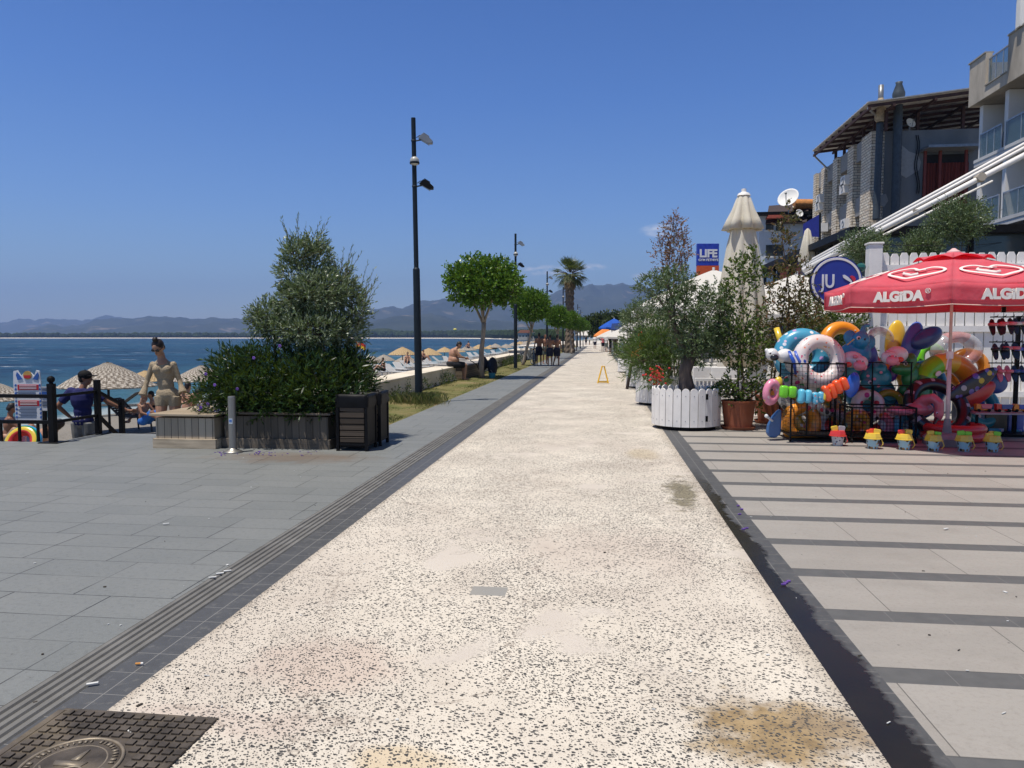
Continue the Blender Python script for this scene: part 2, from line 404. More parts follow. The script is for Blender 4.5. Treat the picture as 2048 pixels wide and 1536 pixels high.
# stains: damp rust near the viewer, mould along the right side
def stain(c, rx, ry, n_=.5, sc=3.0):
    dx = k.math('DIVIDE', k.math('SUBTRACT', sx.outputs[0], c.x), rx); dy = k.math('DIVIDE', k.math('SUBTRACT', sx.outputs[1], c.y), ry)
    d = k.math('SQRT', k.math('ADD', k.math('MULTIPLY', dx, dx), k.math('MULTIPLY', dy, dy)))
    return k.ramp(k.math('ADD', d, k.math('MULTIPLY', k.math('SUBTRACT', k.noise(v, sc, 5, .65), .5), n_ * 4)), 1.15, .6)
base = k.mix(k.math('MULTIPLY', stain(G(1560, 1462), .36, .27, .6, 4), .92), base, k.mix(k.ramp(k.noise(v, 6, 5, .7), .35, .65), (.15, .095, .04), (.36, .25, .12)))
base = k.mix(k.math('MULTIPLY', stain(G(800, 1520), .2, .1, .4), .55), base, (.52, .39, .22))
base = k.mix(k.math('MULTIPLY', stain(G(1285, 908), .22, .5, .3), .45), base, (.4, .3, .14))
base = k.mix(k.math('MULTIPLY', stain(G(1365, 985), .17, .7, .8, 5), .8), base, (.13, .11, .055))
base = k.mix(k.math('MULTIPLY', stain(G(660, 1330), .35, .3, .5), .35), base, (.45, .3, .24))
base = k.mix(k.math('MULTIPLY', stain(G(470, 1440), .4, .12, .5), .3), base, (.42, .3, .26))
base = k.mix(k.math('MULTIPLY', stain(G(1230, 1100), .7, .6, .6), .28), base, (.42, .33, .28))
edge = k.math('ADD', k.ramp(sx.outputs[0], .9, 1.02), k.ramp(sx.outputs[0], -1.9, -1.96))
base = k.mix(k.math('MULTIPLY', k.math('MULTIPLY', edge, k.noise(v, 9, 4)), .8), base, (.2, .15, .1))
patch = k.ramp(k.noise(k.co((1, 1, 1), loc=(3, 7, 0)), 1.2, 3), .60, .66)      # bare cement repairs
np_ = k.math('SUBTRACT', 1.0, patch)
col_ = k.mix(k.math('MULTIPLY', patch, .45), base, (.47, .42, .38))
sq = k.math('MULTIPLY', k.math('LESS_THAN', k.math('ABSOLUTE', k.math('SUBTRACT', sx.outputs[0], G(978, 1182).x)), .105), k.math('LESS_THAN', k.math('ABSOLUTE', k.math('SUBTRACT', sx.outputs[1], G(978, 1182).y)), .075))
col_ = k.mix(sq, col_, (.27, .26, .24)); np_ = k.math('MULTIPLY', np_, k.math('SUBTRACT', 1.0, sq))
ff = k.math('MULTIPLY', k.math('MAXIMUM', f1, f2), np_)
col_ = k.mix(k.math('MULTIPLY', k.math('SUBTRACT', 1.0, worn), .35), col_, (.44, .38, .325))
col_ = k.mix(ff, col_, k.mix(k.math('MULTIPLY', r1, r2), (.045, .045, .046), (.20, .185, .165)))
crack = k.vor(k.co((1, 1, 1), loc=(.3, .1, 0)), .55, 'DISTANCE_TO_EDGE'); wob = k.math('ADD', crack.outputs['Distance'], k.math('MULTIPLY', k.math('SUBTRACT', k.noise(v, 7, 4), .5), .12))
col_ = k.mix(k.math('MULTIPLY', k.ramp(k.math('ABSOLUTE', wob), .004, .0005), .5), col_, (.2, .16, .13))
k.col(col_); k.bump(k.math('ADD', k.math('MULTIPLY', ff, .5), fine), .4, .004)
PATH = k.done(.85, .2)

k = NT('grey_pavers'); v = k.co(); sx = k.n('SeparateXYZ'); k.L(v, sx.inputs[0])
row = k.math('DIVIDE', k.math('SUBTRACT', sx.outputs[1], 3.90), .31); ri = k.math('FLOOR', row); fy = k.math('FRACT', row)
sh = k.math('MULTIPLY', k.math('FLOOR', k.math('DIVIDE', ri, 2.0)), .39)
cx = k.math('ADD', k.math('DIVIDE', sx.outputs[0], .61), sh); ci = k.math('FLOOR', cx); fx = k.math('FRACT', cx)
wn = k.n('TexWhiteNoise', noise_dimensions='2D'); cv = k.n('CombineXYZ'); k.L(ri, cv.inputs[0]); k.L(ci, cv.inputs[1]); k.L(cv.outputs[0], wn.inputs['Vector'])
jy = k.math('LESS_THAN', fy, .02); jx = k.math('LESS_THAN', fx, .013)
jn = k.ramp(k.noise(v, 1.3, 3), .38, .55)
jj = k.math('MULTIPLY', k.math('MAXIMUM', jy, jx), k.math('ADD', k.math('MULTIPLY', jn, .6), .4))
c = k.mix(wn.outputs[0], (.152, .160, .156), (.176, .183, .178)); c = k.mix(k.math('MULTIPLY', k.ramp(k.noise(v, .8, 6, .65), .42, .7), .5), c, (.215, .217, .205))
c = k.mix(k.math('MULTIPLY', k.ramp(k.noise(v, 30, 5, .65), .5, .68), .4), c, (.095, .10, .098)); c = k.mix(k.math('MULTIPLY', k.ramp(k.noise(v, 140, 3), .52, .7), .35), c, (.26, .265, .255))
c = k.mix(k.math('MULTIPLY', k.ramp(k.vor(v, 9).outputs['Distance'], .045, .03), .75), c, (.07, .065, .06))
def stain2(cc, rx, ry):
    dx = k.math('DIVIDE', k.math('SUBTRACT', sx.outputs[0], cc.x), rx); dy = k.math('DIVIDE', k.math('SUBTRACT', sx.outputs[1], cc.y), ry)
    d = k.math('SQRT', k.math('ADD', k.math('MULTIPLY', dx, dx), k.math('MULTIPLY', dy, dy)))
    return k.ramp(k.math('ADD', d, k.math('MULTIPLY', k.math('SUBTRACT', k.noise(v, 4, 5, .65), .5), 1.6)), 1.1, .4)
c = k.mix(k.math('MULTIPLY', stain2(G(590, 915), 1.1, .45), .55), c, (.14, .09, .055))
k.col(k.mix(jj, c, (.022, .022, .022))); k.bump(k.math('SUBTRACT', k.noise(v, 60, 3), k.math('MULTIPLY', jj, 2)), .25, .004)
PAVE = k.done(.62, .35)

k = NT('striped_paving'); v = k.co(); sx = k.n('SeparateXYZ'); k.L(v, sx.inputs[0])
row = k.math('ADD', k.math('DIVIDE', k.math('SUBTRACT', sx.outputs[1], 4.828), .725), .107); ri = k.math('FLOOR', row); fy = k.math('FRACT', row)
strip = k.math('LESS_THAN', fy, .214)
cx = k.math('ADD', k.math('DIVIDE', sx.outputs[0], 1.16), k.math('MULTIPLY', ri, .37)); fx = k.math('FRACT', cx)
c2 = k.math('FRACT', k.math('DIVIDE', sx.outputs[0], .31))
wn = k.n('TexWhiteNoise', noise_dimensions='2D'); cv = k.n('CombineXYZ'); k.L(ri, cv.inputs[0]); k.L(k.math('FLOOR', cx), cv.inputs[1]); k.L(cv.outputs[0], wn.inputs['Vector'])
c = k.mix(wn.outputs[0], (.272, .250, .222), (.315, .292, .262)); c = k.mix(k.math('MULTIPLY', k.ramp(k.noise(k.co((.5, 1.6, 1)), 1.6, 6, .6), .45, .7), .55), c, (.36, .33, .295))
c = k.mix(k.math('MULTIPLY', k.ramp(k.noise(v, 40, 5, .65), .5, .7), .35), c, (.19, .168, .145)); c = k.mix(k.math('MULTIPLY', k.ramp(k.noise(v, 2.7, 6, .7), .52, .7), .35), c, (.215, .195, .17)); c = k.mix(k.math('MULTIPLY', k.ramp(k.noise(v, 150, 3), .52, .7), .3), c, (.40, .37, .33)); c = k.mix(k.math('MULTIPLY', k.ramp(k.vor(v, 4.5).outputs['Distance'], .035, .02), .8), c, (.06, .05, .05))
jt = k.math('LESS_THAN', fx, .005); c = k.mix(k.math('MULTIPLY', jt, .75), c, (.06, .055, .05))
d = k.mix(k.noise(v, 12, 5), (.078, .078, .077), (.13, .128, .124)); d = k.mix(k.math('MULTIPLY', k.math('LESS_THAN', c2, .012), .6), d, (.22, .21, .2))
ej = k.math('MULTIPLY', k.math('LESS_THAN', k.math('ABSOLUTE', k.math('SUBTRACT', fy, .214)), .006), .6)
c = k.mix(strip, c, d); c = k.mix(ej, c, (.05, .05, .05))
k.col(c); k.bump(k.noise(v, 80, 3), .12, .003)
RPAVE = k.done(.6, .35)

def band_mat(name, wet):
    k = NT(name); v = k.co(); sx = k.n('SeparateXYZ'); k.L(v, sx.inputs[0])
    X0 = 1.02 if wet else -2.175
    fx = k.math('DIVIDE', k.math('SUBTRACT', sx.outputs[0], X0), .11); fy = k.math('FRACT', k.math('DIVIDE', sx.outputs[1], .2))
    j = k.math('MAXIMUM', k.math('LESS_THAN', fy, .02), k.math('LESS_THAN', k.math('ABSOLUTE', k.math('SUBTRACT', fx, 1.0)), .022))
    c = k.mix(k.noise(v, 7, 6, .65), (.052, .053, .055), (.112, .112, .112)); c = k.mix(k.math('MULTIPLY', j, .7), c, (.26, .25, .23))
    c = k.mix(k.math('MULTIPLY', k.ramp(k.noise(v, 24, 4), .56, .7), .35), c, (.2, .19, .17))
    ro = .5
    if wet:
        n_ = k.math('MULTIPLY', k.math('SUBTRACT', k.noise(v, 1.4, 5, .6), .5), .3)
        w = k.math('MULTIPLY', k.ramp(k.math('ADD', k.math('ADD', k.math('SUBTRACT', sx.outputs[0], k.math('MULTIPLY', k.ramp(sx.outputs[1], 4.8, 3.3), .10)), n_), k.math('MULTIPLY', k.math('SUBTRACT', k.noise(v, 17, 3), .5), .10)), 1.12, 1.09), k.math('MULTIPLY', k.ramp(sx.outputs[1], 8.6, 7.6), k.ramp(sx.outputs[1], 2.0, 2.3)))
        c = k.mix(w, c, k.mix(k.noise(v, 3, 3), (.008, .008, .008), (.028, .022, .012))); ro = k.math('SUBTRACT', .5, k.math('MULTIPLY', w, .26))
    k.col(c); k.bump(k.noise(v, 50, 3), .12, .003); return k.done(ro, .22)
BANDL, BANDR = band_mat('border_tiles', False), band_mat('wet_border_tiles', True)

def st(o): return tag(o, kind='structure')
def sheet(name, x0, x1, y0, y1, z, m):
    b = MB(); n = max(1, int((y1 - y0) / 20)); ys = np.linspace(y0, y1, n + 1)
    b.grid([[(x1, y, z), (x0, y, z)] for y in ys]); return st(b.build(name, m))
sheet('path', -1.96, 1.02, -4, 230, 0, PATH)
sheet('border_strip', -2.175, -1.96, 2.66, 230, 0, BANDL); sheet('border_strip', -2.175, -2.12, -4, 2.66, 0, BANDL); sheet('border_strip', 1.02, 1.245, -4, 230, 0, BANDR)
sheet('pavement', 1.245, 30, -6, 15.1, 0, RPAVE)
b = MB(); b.slab([(-40, -8), (-2.405, -8), (-2.405, 230), (-3.57, 230), (-3.57, 11.35), (-6.0, 11.35), (-6.0, 10.66), (-7.72, 10.66), (-7.72, 9.66), (-40, 9.66)], -1.9, 0)
st(b.build('pavement', PAVE))
TACT = mat('ribbed_tactile_tile', (.16, .155, .145), .75, .25, var=.2, sc=5, dirt=((.09, .085, .08), .6), bump=.4)
b = MB(); xs = [-2.405]; zs = [0]
for i in range(5):
    x = -2.398 + i * .046
    xs += [x, x + .006, x + .027, x + .033]; zs += [-.006, .004, .004, -.006]
xs.append(-2.175); zs.append(-.002); xs[-2] = -2.181
ys = [-4 + i * .4 for i in range(60)] + list(range(20, 231, 6))
b.grid([[(x, y, z) for x, z in zip(xs[::-1], zs[::-1])] for y in ys]); st(b.build('tactile_strip', TACT))
TERR = mat('terrace_paving', (.30, .28, .25), .8, .2, var=.12, sc=1.5)
sheet('terrace', 1.245, 60, 15.1, 230, .006, TERR)
b = MB(); b.grid([[(400, y, -.05), (-4.9, y, -.05)] for y in (-60, 100, 300)]); st(b.build('ground', TERR))
sheet('plaza', -14, 14, 118, 300, .012, mat('pale_plaza', (.58, .53, .46), .8, .2))

k = NT('dry_lawn'); v = k.co(); g1 = k.noise(v, 1.6, 6, .65); g2 = k.noise(v, 40, 3)
c = k.mix(k.ramp(g1, .38, .62), (.12, .135, .045), (.24, .19, .09)); c = k.mix(k.ramp(k.noise(v, .7, 5), .56, .66), c, (.33, .24, .14)); c = k.mix(k.math('MULTIPLY', g2, .5), c, (.06, .07, .02))
k.col(c); k.bump(g2, .8, .02); LAWN = k.done(.95, .1)
b = MB(); ys = np.arange(11.3, 131, .8)
b.grid([[(x, y, -.01 + (.02 + .05 * max(0, mn.noise(Vector((x * 1.3, y * .8, 0))))) * (0 < i < 4)) for i, x in enumerate((-3.57, -3.75, -4.2, -4.7, -5.05))] for y in ys])
st(b.build('lawn', LAWN, smooth=True))
# blades of grass and the weeds at the foot of the wall
GRASSM = leafmat('grass_blades', (.07, .10, .025), (.12, .14, .04), (.24, .20, .09), .2, .6)
def blades(n, xf, yf, hf, g, lean=.5):
    x, y = xf(g, n), yf(g, n); h = hf(x, y, g, n); a = g.random(n) * 6.283; w = .003 + .003 * g.random(n)
    dx, dy = np.cos(a) * w, np.sin(a) * w; l = g.normal(size=(n, 2)) * lean * h[:, None]
    z = np.zeros(n); p = np.stack([x, y, z], 1)
    q0 = p + np.stack([dx, dy, z], 1); q1 = p - np.stack([dx, dy, z], 1); m1 = p + np.stack([l[:, 0] * .4 - dx, l[:, 1] * .4 - dy, h * .65], 1); tp = p + np.stack([l[:, 0], l[:, 1], h], 1)
    return np.stack([q0, m1, tp, q1], 1)
g = np.random.default_rng(4); b = MB()
b.quads(blades(16000, lambda g, n: -5 + 1.42 * g.random(n), lambda g, n: 11.4 + 26 * g.random(n) ** 1.3, lambda x, y, g, n: (.015 + .035 * g.random(n)) * np.array([max(.15, .9 + 1.8 * mn.noise(Vector((a * 1.5, c_ * 1.1, 3)))) for a, c_ in zip(x, y)]), g))
lb = G(838, 806)
b.quads(blades(1500, lambda g, n: lb.x + g.normal(size=n) * .26, lambda g, n: lb.y - .12 + g.normal(size=n) * .2, lambda x, y, g, n: .08 + .2 * g.random(n), g, .35))
tag(b.build('grass', GRASSM), 'dry short grass growing along the low white wall', 'grass', kind='stuff')
b = MB(); WEED = leafmat('weed_leaves', (.015, .035, .01), (.03, .06, .015), (.07, .09, .03))
bl = []
for i in range(70):
    y = 12 + 34 * random.random() ** 1.2
    if 25 < y < 31: continue
    r_ = .06 + .12 * random.random(); bl.append((-4.93 + .05 * random.random(), y, r_ * .8, r_, r_ * 1.5, r_ * (.8 + random.random())))
Q, _ = shoots(bl, 1500, .16, 6, .06, .022, .7, seed=9); b.quads(Q)
tag(b.build('weeds', WEED), 'dark weeds sprouting along the foot of the low white wall', 'weeds', kind='stuff')

# ------------------------------------------------------------------ beach, sea, far shore
def beach_z(x, y): return -.78 - .056 * max(0, -x - 6) - .03 * max(0, -x - 19)
k = NT('beach_gravel'); v = k.co(); vo = k.vor(v, 22); c = k.mix(vo.outputs['Color'], (.15, .135, .115), (.30, .275, .24)); c = k.mix(k.ramp(k.noise(v, .5, 5), .4, .65), c, (.25, .225, .19), 'MULTIPLY' if 0 else 'MIX')
sx = k.n('SeparateXYZ'); k.L(v, sx.inputs[0])
c = k.mix(k.math('MULTIPLY', k.noise(v, 90, 2), .5), c, (.12, .11, .1)); c = k.mix(k.ramp(sx.outputs[2], -1.42, -1.52), c, (.12, .115, .1))
k.col(c); k.bump(vo.outputs['Distance'], .7, .03); BEACH = k.done(.85, .2)
b = MB(); xs = [-5.0, -5.7, -7, -8, -9, -11, -13, -15, -17, -19, -21, -24, -30, -40]; ys = list(np.arange(-10, 60, 1.0)) + list(np.arange(60, 340, 8.0))
b.grid([[(x, y, beach_z(x, y) + .05 * mn.noise(Vector((x * .7, y * .5, 0)))) for x in xs] for y in ys]); st(b.build('beach', BEACH, smooth=True))

k = NT('sea_water'); v = k.co(kind='World'); sx = k.n('SeparateXYZ'); k.L(v, sx.inputs[0])
w1 = k.noise(k.co((.5, 1, 1), kind='World', rz=.5), .55, 6, .62, .4); w2 = k.noise(k.co((.35, 1, 1), kind='World', rz=.35), .09, 5, .6); w3 = k.noise(k.co((.3, 1, 1), kind='World', rz=.3), .012, 4)
# away from land the swell reads at ever larger scales
deep = k.mix(k.ramp(k.math('ADD', k.math('MULTIPLY', w1, .45), k.math('ADD', k.math('MULTIPLY', w2, .35), k.math('MULTIPLY', w3, .2))), .43, .57), (.0015, .013, .030), (.013, .062, .105))
near = k.ramp(sx.outputs[0], -48, -22); nn = k.math('MULTIPLY', near, .75)
c = k.mix(nn, deep, (.045, .125, .15)); c = k.mix(k.ramp(k.math('ADD', sx.outputs[0], k.math('MULTIPLY', w1, 3)), -19.6, -18.4), c, (.3, .34, .33))
wc = k.ramp(k.noise(k.co((.22, 1, 1), kind='World', rz=.25, loc=(4, 9, 0)), .42, 4, .75), .64, .675)
wc2 = k.ramp(k.noise(k.co((.22, 1, 1), kind='World', rz=.25, loc=(14, 2, 0)), .05, 5, .8), .64, .67)
foam = k.math('MULTIPLY', k.math('MAXIMUM', wc, wc2), .75)
k.col(k.mix(foam, c, (.75, .78, .8))); k.b.inputs['IOR'].default_value = 1.33
k.bump(k.math('ADD', w1, k.math('MULTIPLY', k.noise(v, 2.6, 4), .4)), .9, .5); SEA = k.done(.3, .09)
b = MB(); us = [-6000, -2500, -900, -300, -100, -40, -16]; vs_ = [-60, 0, 40, 120, 350, 900, 2600]
b.grid([[(x, y, -1.5) for x in us[::-1]] for y in vs_]); st(b.build('sea', SEA))

COAST = [(-700, 1650), (-300, 1620), (300, 1600), (700, 1560), (900, 1450), (985, 1150), (1045, 720), (1082, 450), (1104, 330), (1125, 250)]
def coast(t):
    f = t * (len(COAST) - 1); i = min(int(f), len(COAST) - 2); f -= i
    px = COAST[i][0] * (1 - f) + COAST[i + 1][0] * f; d = COAST[i][1] ** (1 - f) * COAST[i + 1][1] ** f; return px, d
SAND = mat('far_sand', (.62, .55, .46), .9, .1, var=.12, sc=.02, bump=0)
FARL = mat('far_land', (.04, .05, .025), .95, .1, var=.4, sc=.01, bump=0)
b = MB(); b2 = MB(); P = []; P2 = []
for i in range(141):
    px, d = coast(i / 140); w = d / 1500
    q = [A(px, 674, d), A(px, 674, d + 20 * w + 6), A(px, 674, d + 45 * w + 12)]
    for p, z in zip(q, (-1.7, -1.2 + .45 * w, -.9 + .85 * w)): p.z = z
    P.append(q); e = [A(px, 674, d + 44 * w + 12), A(px, 674, d + 700 + 3 * (d - 250)), A(px, 674, 9000)]
    for p, z in zip(e, (-1.0 + .85 * w, 2, 6)): p.z = z
    P2.append(e)
b.grid(P); st(b.build('far_beach', SAND)); b2.grid(P2); st(b2.build('far_ground', FARL))
b = MB(); g = random.Random(3)
for i in range(3200):
    px, d = coast(g.random() ** .9); d2 = d + (70 + 130 * g.random()) * d / 1500; w = (d / 1500) ** .75
    hgt = g.uniform(.5, 1.0) ** .7 * 14 * w * (1.2 if px > 500 else .9); r_ = g.uniform(4, 9) * w
    c = A(px, 674, d2); b.ell((c.x, c.y, hgt * .45), (r_, r_, hgt * .55), 7)
tag(b.build('distant_trees', mat('distant_foliage', (.028, .042, .018), .95, .05, var=.5, sc=.15, bump=0)), 'far belt of dark trees along the opposite shore', 'trees', kind='stuff')

def ridge(name, prof, d, front, m, seed, step=6, nr=16, rough=5.5):
    pxs = np.arange(prof[0][0], prof[-1][0] + 1, step); ys = np.interp(pxs, [p[0] for p in prof], [p[1] for p in prof]); P = []
    for px, y in zip(pxs, ys):
        y = y + rough * mn.fractal(Vector((px * .034, seed, 0)), 1, 2, 6)
        H = max(2, A(px, y, d).z); row = []
        for j in range(nr + 5):
            t = j / nr; dist = d + front * (t - 1); p = A(px, 674, dist)
            if t <= 1: h = H * (t ** .85) * (1 + .9 * (1 - t) * mn.ridged_multi_fractal(Vector((p.x / front * 3.2, p.y / front * 3.2, seed)), 1, 2, 5, 1, 2) - .75 * (1 - t))
            else: h = H * (1 - .5 * (t - 1))
            p.z = h * min(1, t * 4) - 3; row.append(p)
        P.append(row)
    b = MB(); b.grid(P); return st(b.build(name, m, smooth=True))
def hillmat(name, c1, c2, c3, sc):
    k = NT(name); v = k.co(); f = k.noise(v, sc, 6, .65); c = k.mix(k.ramp(f, .35, .65), c1, c2); c = k.mix(k.math('MULTIPLY', k.ramp(k.noise(v, sc * 1.7, 5, .6), .60, .68), .7), c, c3)
    k.col(c); return k.done(.95, .05)
HM = hillmat('forest_hill', (.016, .024, .012), (.045, .052, .03), (.24, .19, .14), .0032); HM2 = hillmat('near_hill', (.02, .032, .014), (.05, .06, .028), (.26, .19, .13), .009)
ridge('mountain', [(-500, 640), (0, 641), (60, 638), (100, 637), (130, 639), (165, 642), (200, 634), (230, 632), (300, 640), (420, 650), (500, 640), (600, 655)], 8200, 1800, HM, 1.3)
ridge('mountain', [(-100, 672), (20, 668), (60, 658), (110, 648), (150, 650), (190, 640), (250, 635), (325, 633), (355, 636), (400, 635), (470, 636), (520, 640), (600, 630), (690, 632), (750, 640), (800, 648)], 5600, 1500, HM, 4.7)
ridge('mountain', [(560, 650), (640, 634), (700, 626), (745, 617), (770, 614), (805, 615), (840, 604), (890, 597), (930, 600), (985, 597), (1040, 606), (1095, 590), (1135, 575), (1170, 569), (1210, 571), (1245, 567), (1275, 571), (1320, 584), (1400, 590), (1520, 615), (1700, 640), (2000, 655), (2500, 660)], 6200, 2000, HM, 9.1)
ridge('hill', [(620, 668), (690, 652), (760, 640), (800, 630), (860, 626), (900, 634), (960, 644), (1010, 640), (1060, 648), (1130, 636), (1200, 640), (1290, 634), (1400, 642), (1600, 652), (2200, 660)], 3900, 900, HM, 14.2)
ridge('headland', [(690, 674), (715, 664), (745, 655), (775, 654), (800, 660), (830, 666), (880, 672)], 1720, 110, HM2, 21.4, 4, 10, .8)

# the air between: one even body of haze, the sky outside it
b = MB(); b.box((-9500, -300, -8), (7500, 9600, 720))
k = NT('sea_air'); k.t.nodes.remove(k.b); pv = k.n('VolumePrincipled'); pv.inputs['Color'].default_value = (.40, .58, 1, 1); pv.inputs['Density'].default_value = 1.5e-4; pv.inputs['Anisotropy'].default_value = .2
k.L(pv.outputs[0], k.out.inputs['Volume'])
tag(b.build('haze', k.m), 'thin blue summer haze over the bay', 'haze', kind='stuff')
# ------------------------------------------------------------------ left: planter, bins, bollard, railing
OAK = planks('weathered_boards', (.33, .27, .195), (.48, .40, .295), .098, 0, .035); OAKD = planks('shaded_boards', (.085, .07, .052), (.15, .125, .095), .098, 0, .035)  # planter boards coloured darker for the shade of bush and tree
OAKT = planks('weathered_top_boards', (.30, .235, .16), (.42, .34, .24), .15, 1, .012)
def plank_box(root, x0, x1, y0, y1, h, plinth, m, pm_):
    b = MB(); b.box((x0 + .03, y0 + .03, 0), (x1 - .03, y1 - .03, h - .03)); b.build('panel', m, root)
    b = MB()
    for lo, hi in (((x0, y0 - .004, .0), (x1, y0 + .03, plinth)), ((x0, y1 - .03, 0), (x1, y1 + .004, plinth)), ((x0 - .004, y0 + .03, 0), (x0 + .03, y1 - .03, plinth)), ((x1 - .03, y0 + .03, 0), (x1 + .004, y1 - .03, plinth))): b.box(lo, hi)
    b.build('plinth', mat('plinth_wood', pm_, .8, .15, var=.3, sc=5, stretch=(.5, 2, 4)), root, bev=.004)
seat = thing('planter_bench', 'low grey plank box bench with pale boarded top beside the planter', 'bench', (-5.55, 9.9, 0))
plank_box(seat, -6.0, -5.1, 9.3, 10.55, .44, .13, OAK, (.42, .345, .25))
b = MB()
for i in range(8): b.box((-6.03, 9.27 + i * .163, .44), (-5.1, 9.27 + i * .163 + .156, .468))
b.build('top', OAKT, seat, bev=.003)
pl = thing('planter', 'long dark plank planter holding the big olive tree and bush', 'planter', (-4.3, 10.3, 0))
plank_box(pl, -5.09, -3.57, 9.44, 11.25, .46, .13, OAKD, (.14, .115, .088))
b = MB(); b.box((-5.09, 9.42, .46), (-3.55, 9.5, .485)); b.box((-5.09, 11.18, .46), (-3.55, 11.27, .485)); b.box((-3.63, 9.5, .46), (-3.55, 11.18, .485)); b.build('rim', mat('rim_board', (.16, .13, .1), .8, .15, var=.3, stretch=(1, 6, 6)), pl, bev=.003)
b = MB(); b.box((-5.05, 9.5, .40), (-3.63, 11.18, .455)); b.build('soil', SOIL, pl)

OLIVE = leafmat('olive_leaves', (.066, .10, .044), (.13, .18, .084), (.40, .45, .33), .25, .34)
OLEA = leafmat('oleander_leaves', (.008, .022, .007), (.017, .045, .011), (.042, .088, .02), .22, .35)
PURPLE = mat('purple_petals', (.16, .08, .34), .6, .2, bump=0)
D = 10.75
tree = thing('olive_tree', 'large wind blown olive tree growing in the plank planter', 'tree', A(610, 820, D))
tree.location.z = .45
bl = [pblob(584, 550, D, 26, 30), pblob(596, 510, D, 28, 26), pblob(628, 492, D, 16, 18), pblob(638, 530, D + .1, 24, 36), pblob(640, 585, D - .15, 50, 36), pblob(535, 628, D, 30, 22), pblob(518, 645, D, 20, 18), pblob(562, 658, D - .05, 40, 24), pblob(692, 590, D + .1, 26, 32), pblob(685, 550, D + .15, 12, 16), pblob(714, 628, D, 20, 32), pblob(690, 665, D, 36, 28), pblob(630, 660, D - .15, 70, 30), pblob(620, 615, D + .3, 50, 44), pblob(600, 600, D - .1, 44, 30)]
b = MB(); Q, inf = shoots(bl, 4400, .13, 8, .060, .0165, .4, (.25, 0, .1), .4, .6, 11, .5, pw=.72); b.quads(Q)
Q2, inf2 = shoots([pblob(612, 500, D, 30, 20), pblob(690, 555, D, 20, 20), pblob(722, 610, D, 18, 34)], 46, .36, 12, .06, .013, 1.5, (.5, 0, .3), .7, .45, 12, .35); b.quads(Q2)
b.build('crown', OLIVE, tree)
b = MB(); twigs(b, inf, .004, 0, 5); twigs(b, inf2, .004, 0, 1); b.build('twigs', TWIG, tree)
b = MB(); base1 = A(585, 815, D); base1.z = .42; base2 = A(612, 815, D + .1); base2.z = .42; base3 = A(560, 800, D); base3.z = .42
fk = limb(b, base1, A(600, 690, D), .045, .035, .05, seed=2); limb(b, A(600, 690, D), A(560, 640, D), .03, .012); limb(b, A(600, 690, D), A(612, 570, D), .03, .01)
b.build('trunk', BARKD, tree, smooth=True); b = MB(); limb(b, base2, A(625, 680, D), .05, .038, .06, seed=5); limb(b, A(625, 680, D), A(690, 610, D), .03, .012); limb(b, A(625, 680, D), A(640, 590, D), .03, .012)
b.build('trunk', BARKD, tree, smooth=True); b = MB(); limb(b, base3, A(548, 650, D), .03, .015, .08, seed=8); b.build('trunk', BARKD, tree, smooth=True)

bush = thing('flowering_bush', 'dense dark green lance leaved bush with purple flowers under the olive tree', 'bush', A(560, 828, D)); bush.location.z = .45
D2 = 10.45
bl = [pblob(478, 762, D2, 62, 56), pblob(545, 752, D2 + .1, 85, 56), pblob(640, 768, D2, 95, 60), pblob(705, 770, D2 + .2, 44, 62), pblob(440, 790, D2, 42, 34), pblob(600, 795, D2 - .25, 140, 44, 60), pblob(520, 795, D2 - .25, 90, 40, 60), pblob(690, 752, D2 + .3, 48, 44)]
b = MB(); Q, inf = shoots(bl, 3400, .17, 9, .095, .018, .5, (0, 0, 0), .35, .75, 21, .55); b.quads(Q); b.build('foliage', OLEA, bush)
Q, inf = shoots(bl[:6], 160, .2, 3, .06, .01, 1, (0, -.3, 0), .9, .5, 22)
b = MB(); twigs(b, inf, .004); b.build('stems', TWIG, bush)
b = MB()
for px, py in ((508, 716), (475, 778), (412, 748), (402, 815), (416, 808), (560, 692), (430, 770)):
    c = A(px, py, D2 - .55); b = MB()
    for i in range(5): a = i * 1.256; b.ell(c + Vector((.012 * math.cos(a), -.006, .012 * math.sin(a))), (.013, .008, .013), 6)
    b.build('flower', PURPLE, bush)

wf = thing('small_flower_plant', 'clump of small white and mauve flowers spilling over the bench top', 'plant', A(412, 822, 10.1)); wf.location.z = .468
b = MB(); Q, _ = shoots([pblob(415, 812, 10.05, 26, 14)], 120, .1, 6, .035, .014, .6, seed=23); b.quads(Q); b.build('leaves', WEED, wf)
b = MB()
for i in range(46): b.ell(A(random.uniform(395, 440), random.uniform(800, 824), 10.0 + .2 * random.random()), (.014, .014, .008), 6, mi=i % 3 == 0)
b.build('blossoms', [mat('white_petals', (.7, .68, .7), .6, .2, bump=0), PURPLE], wf)

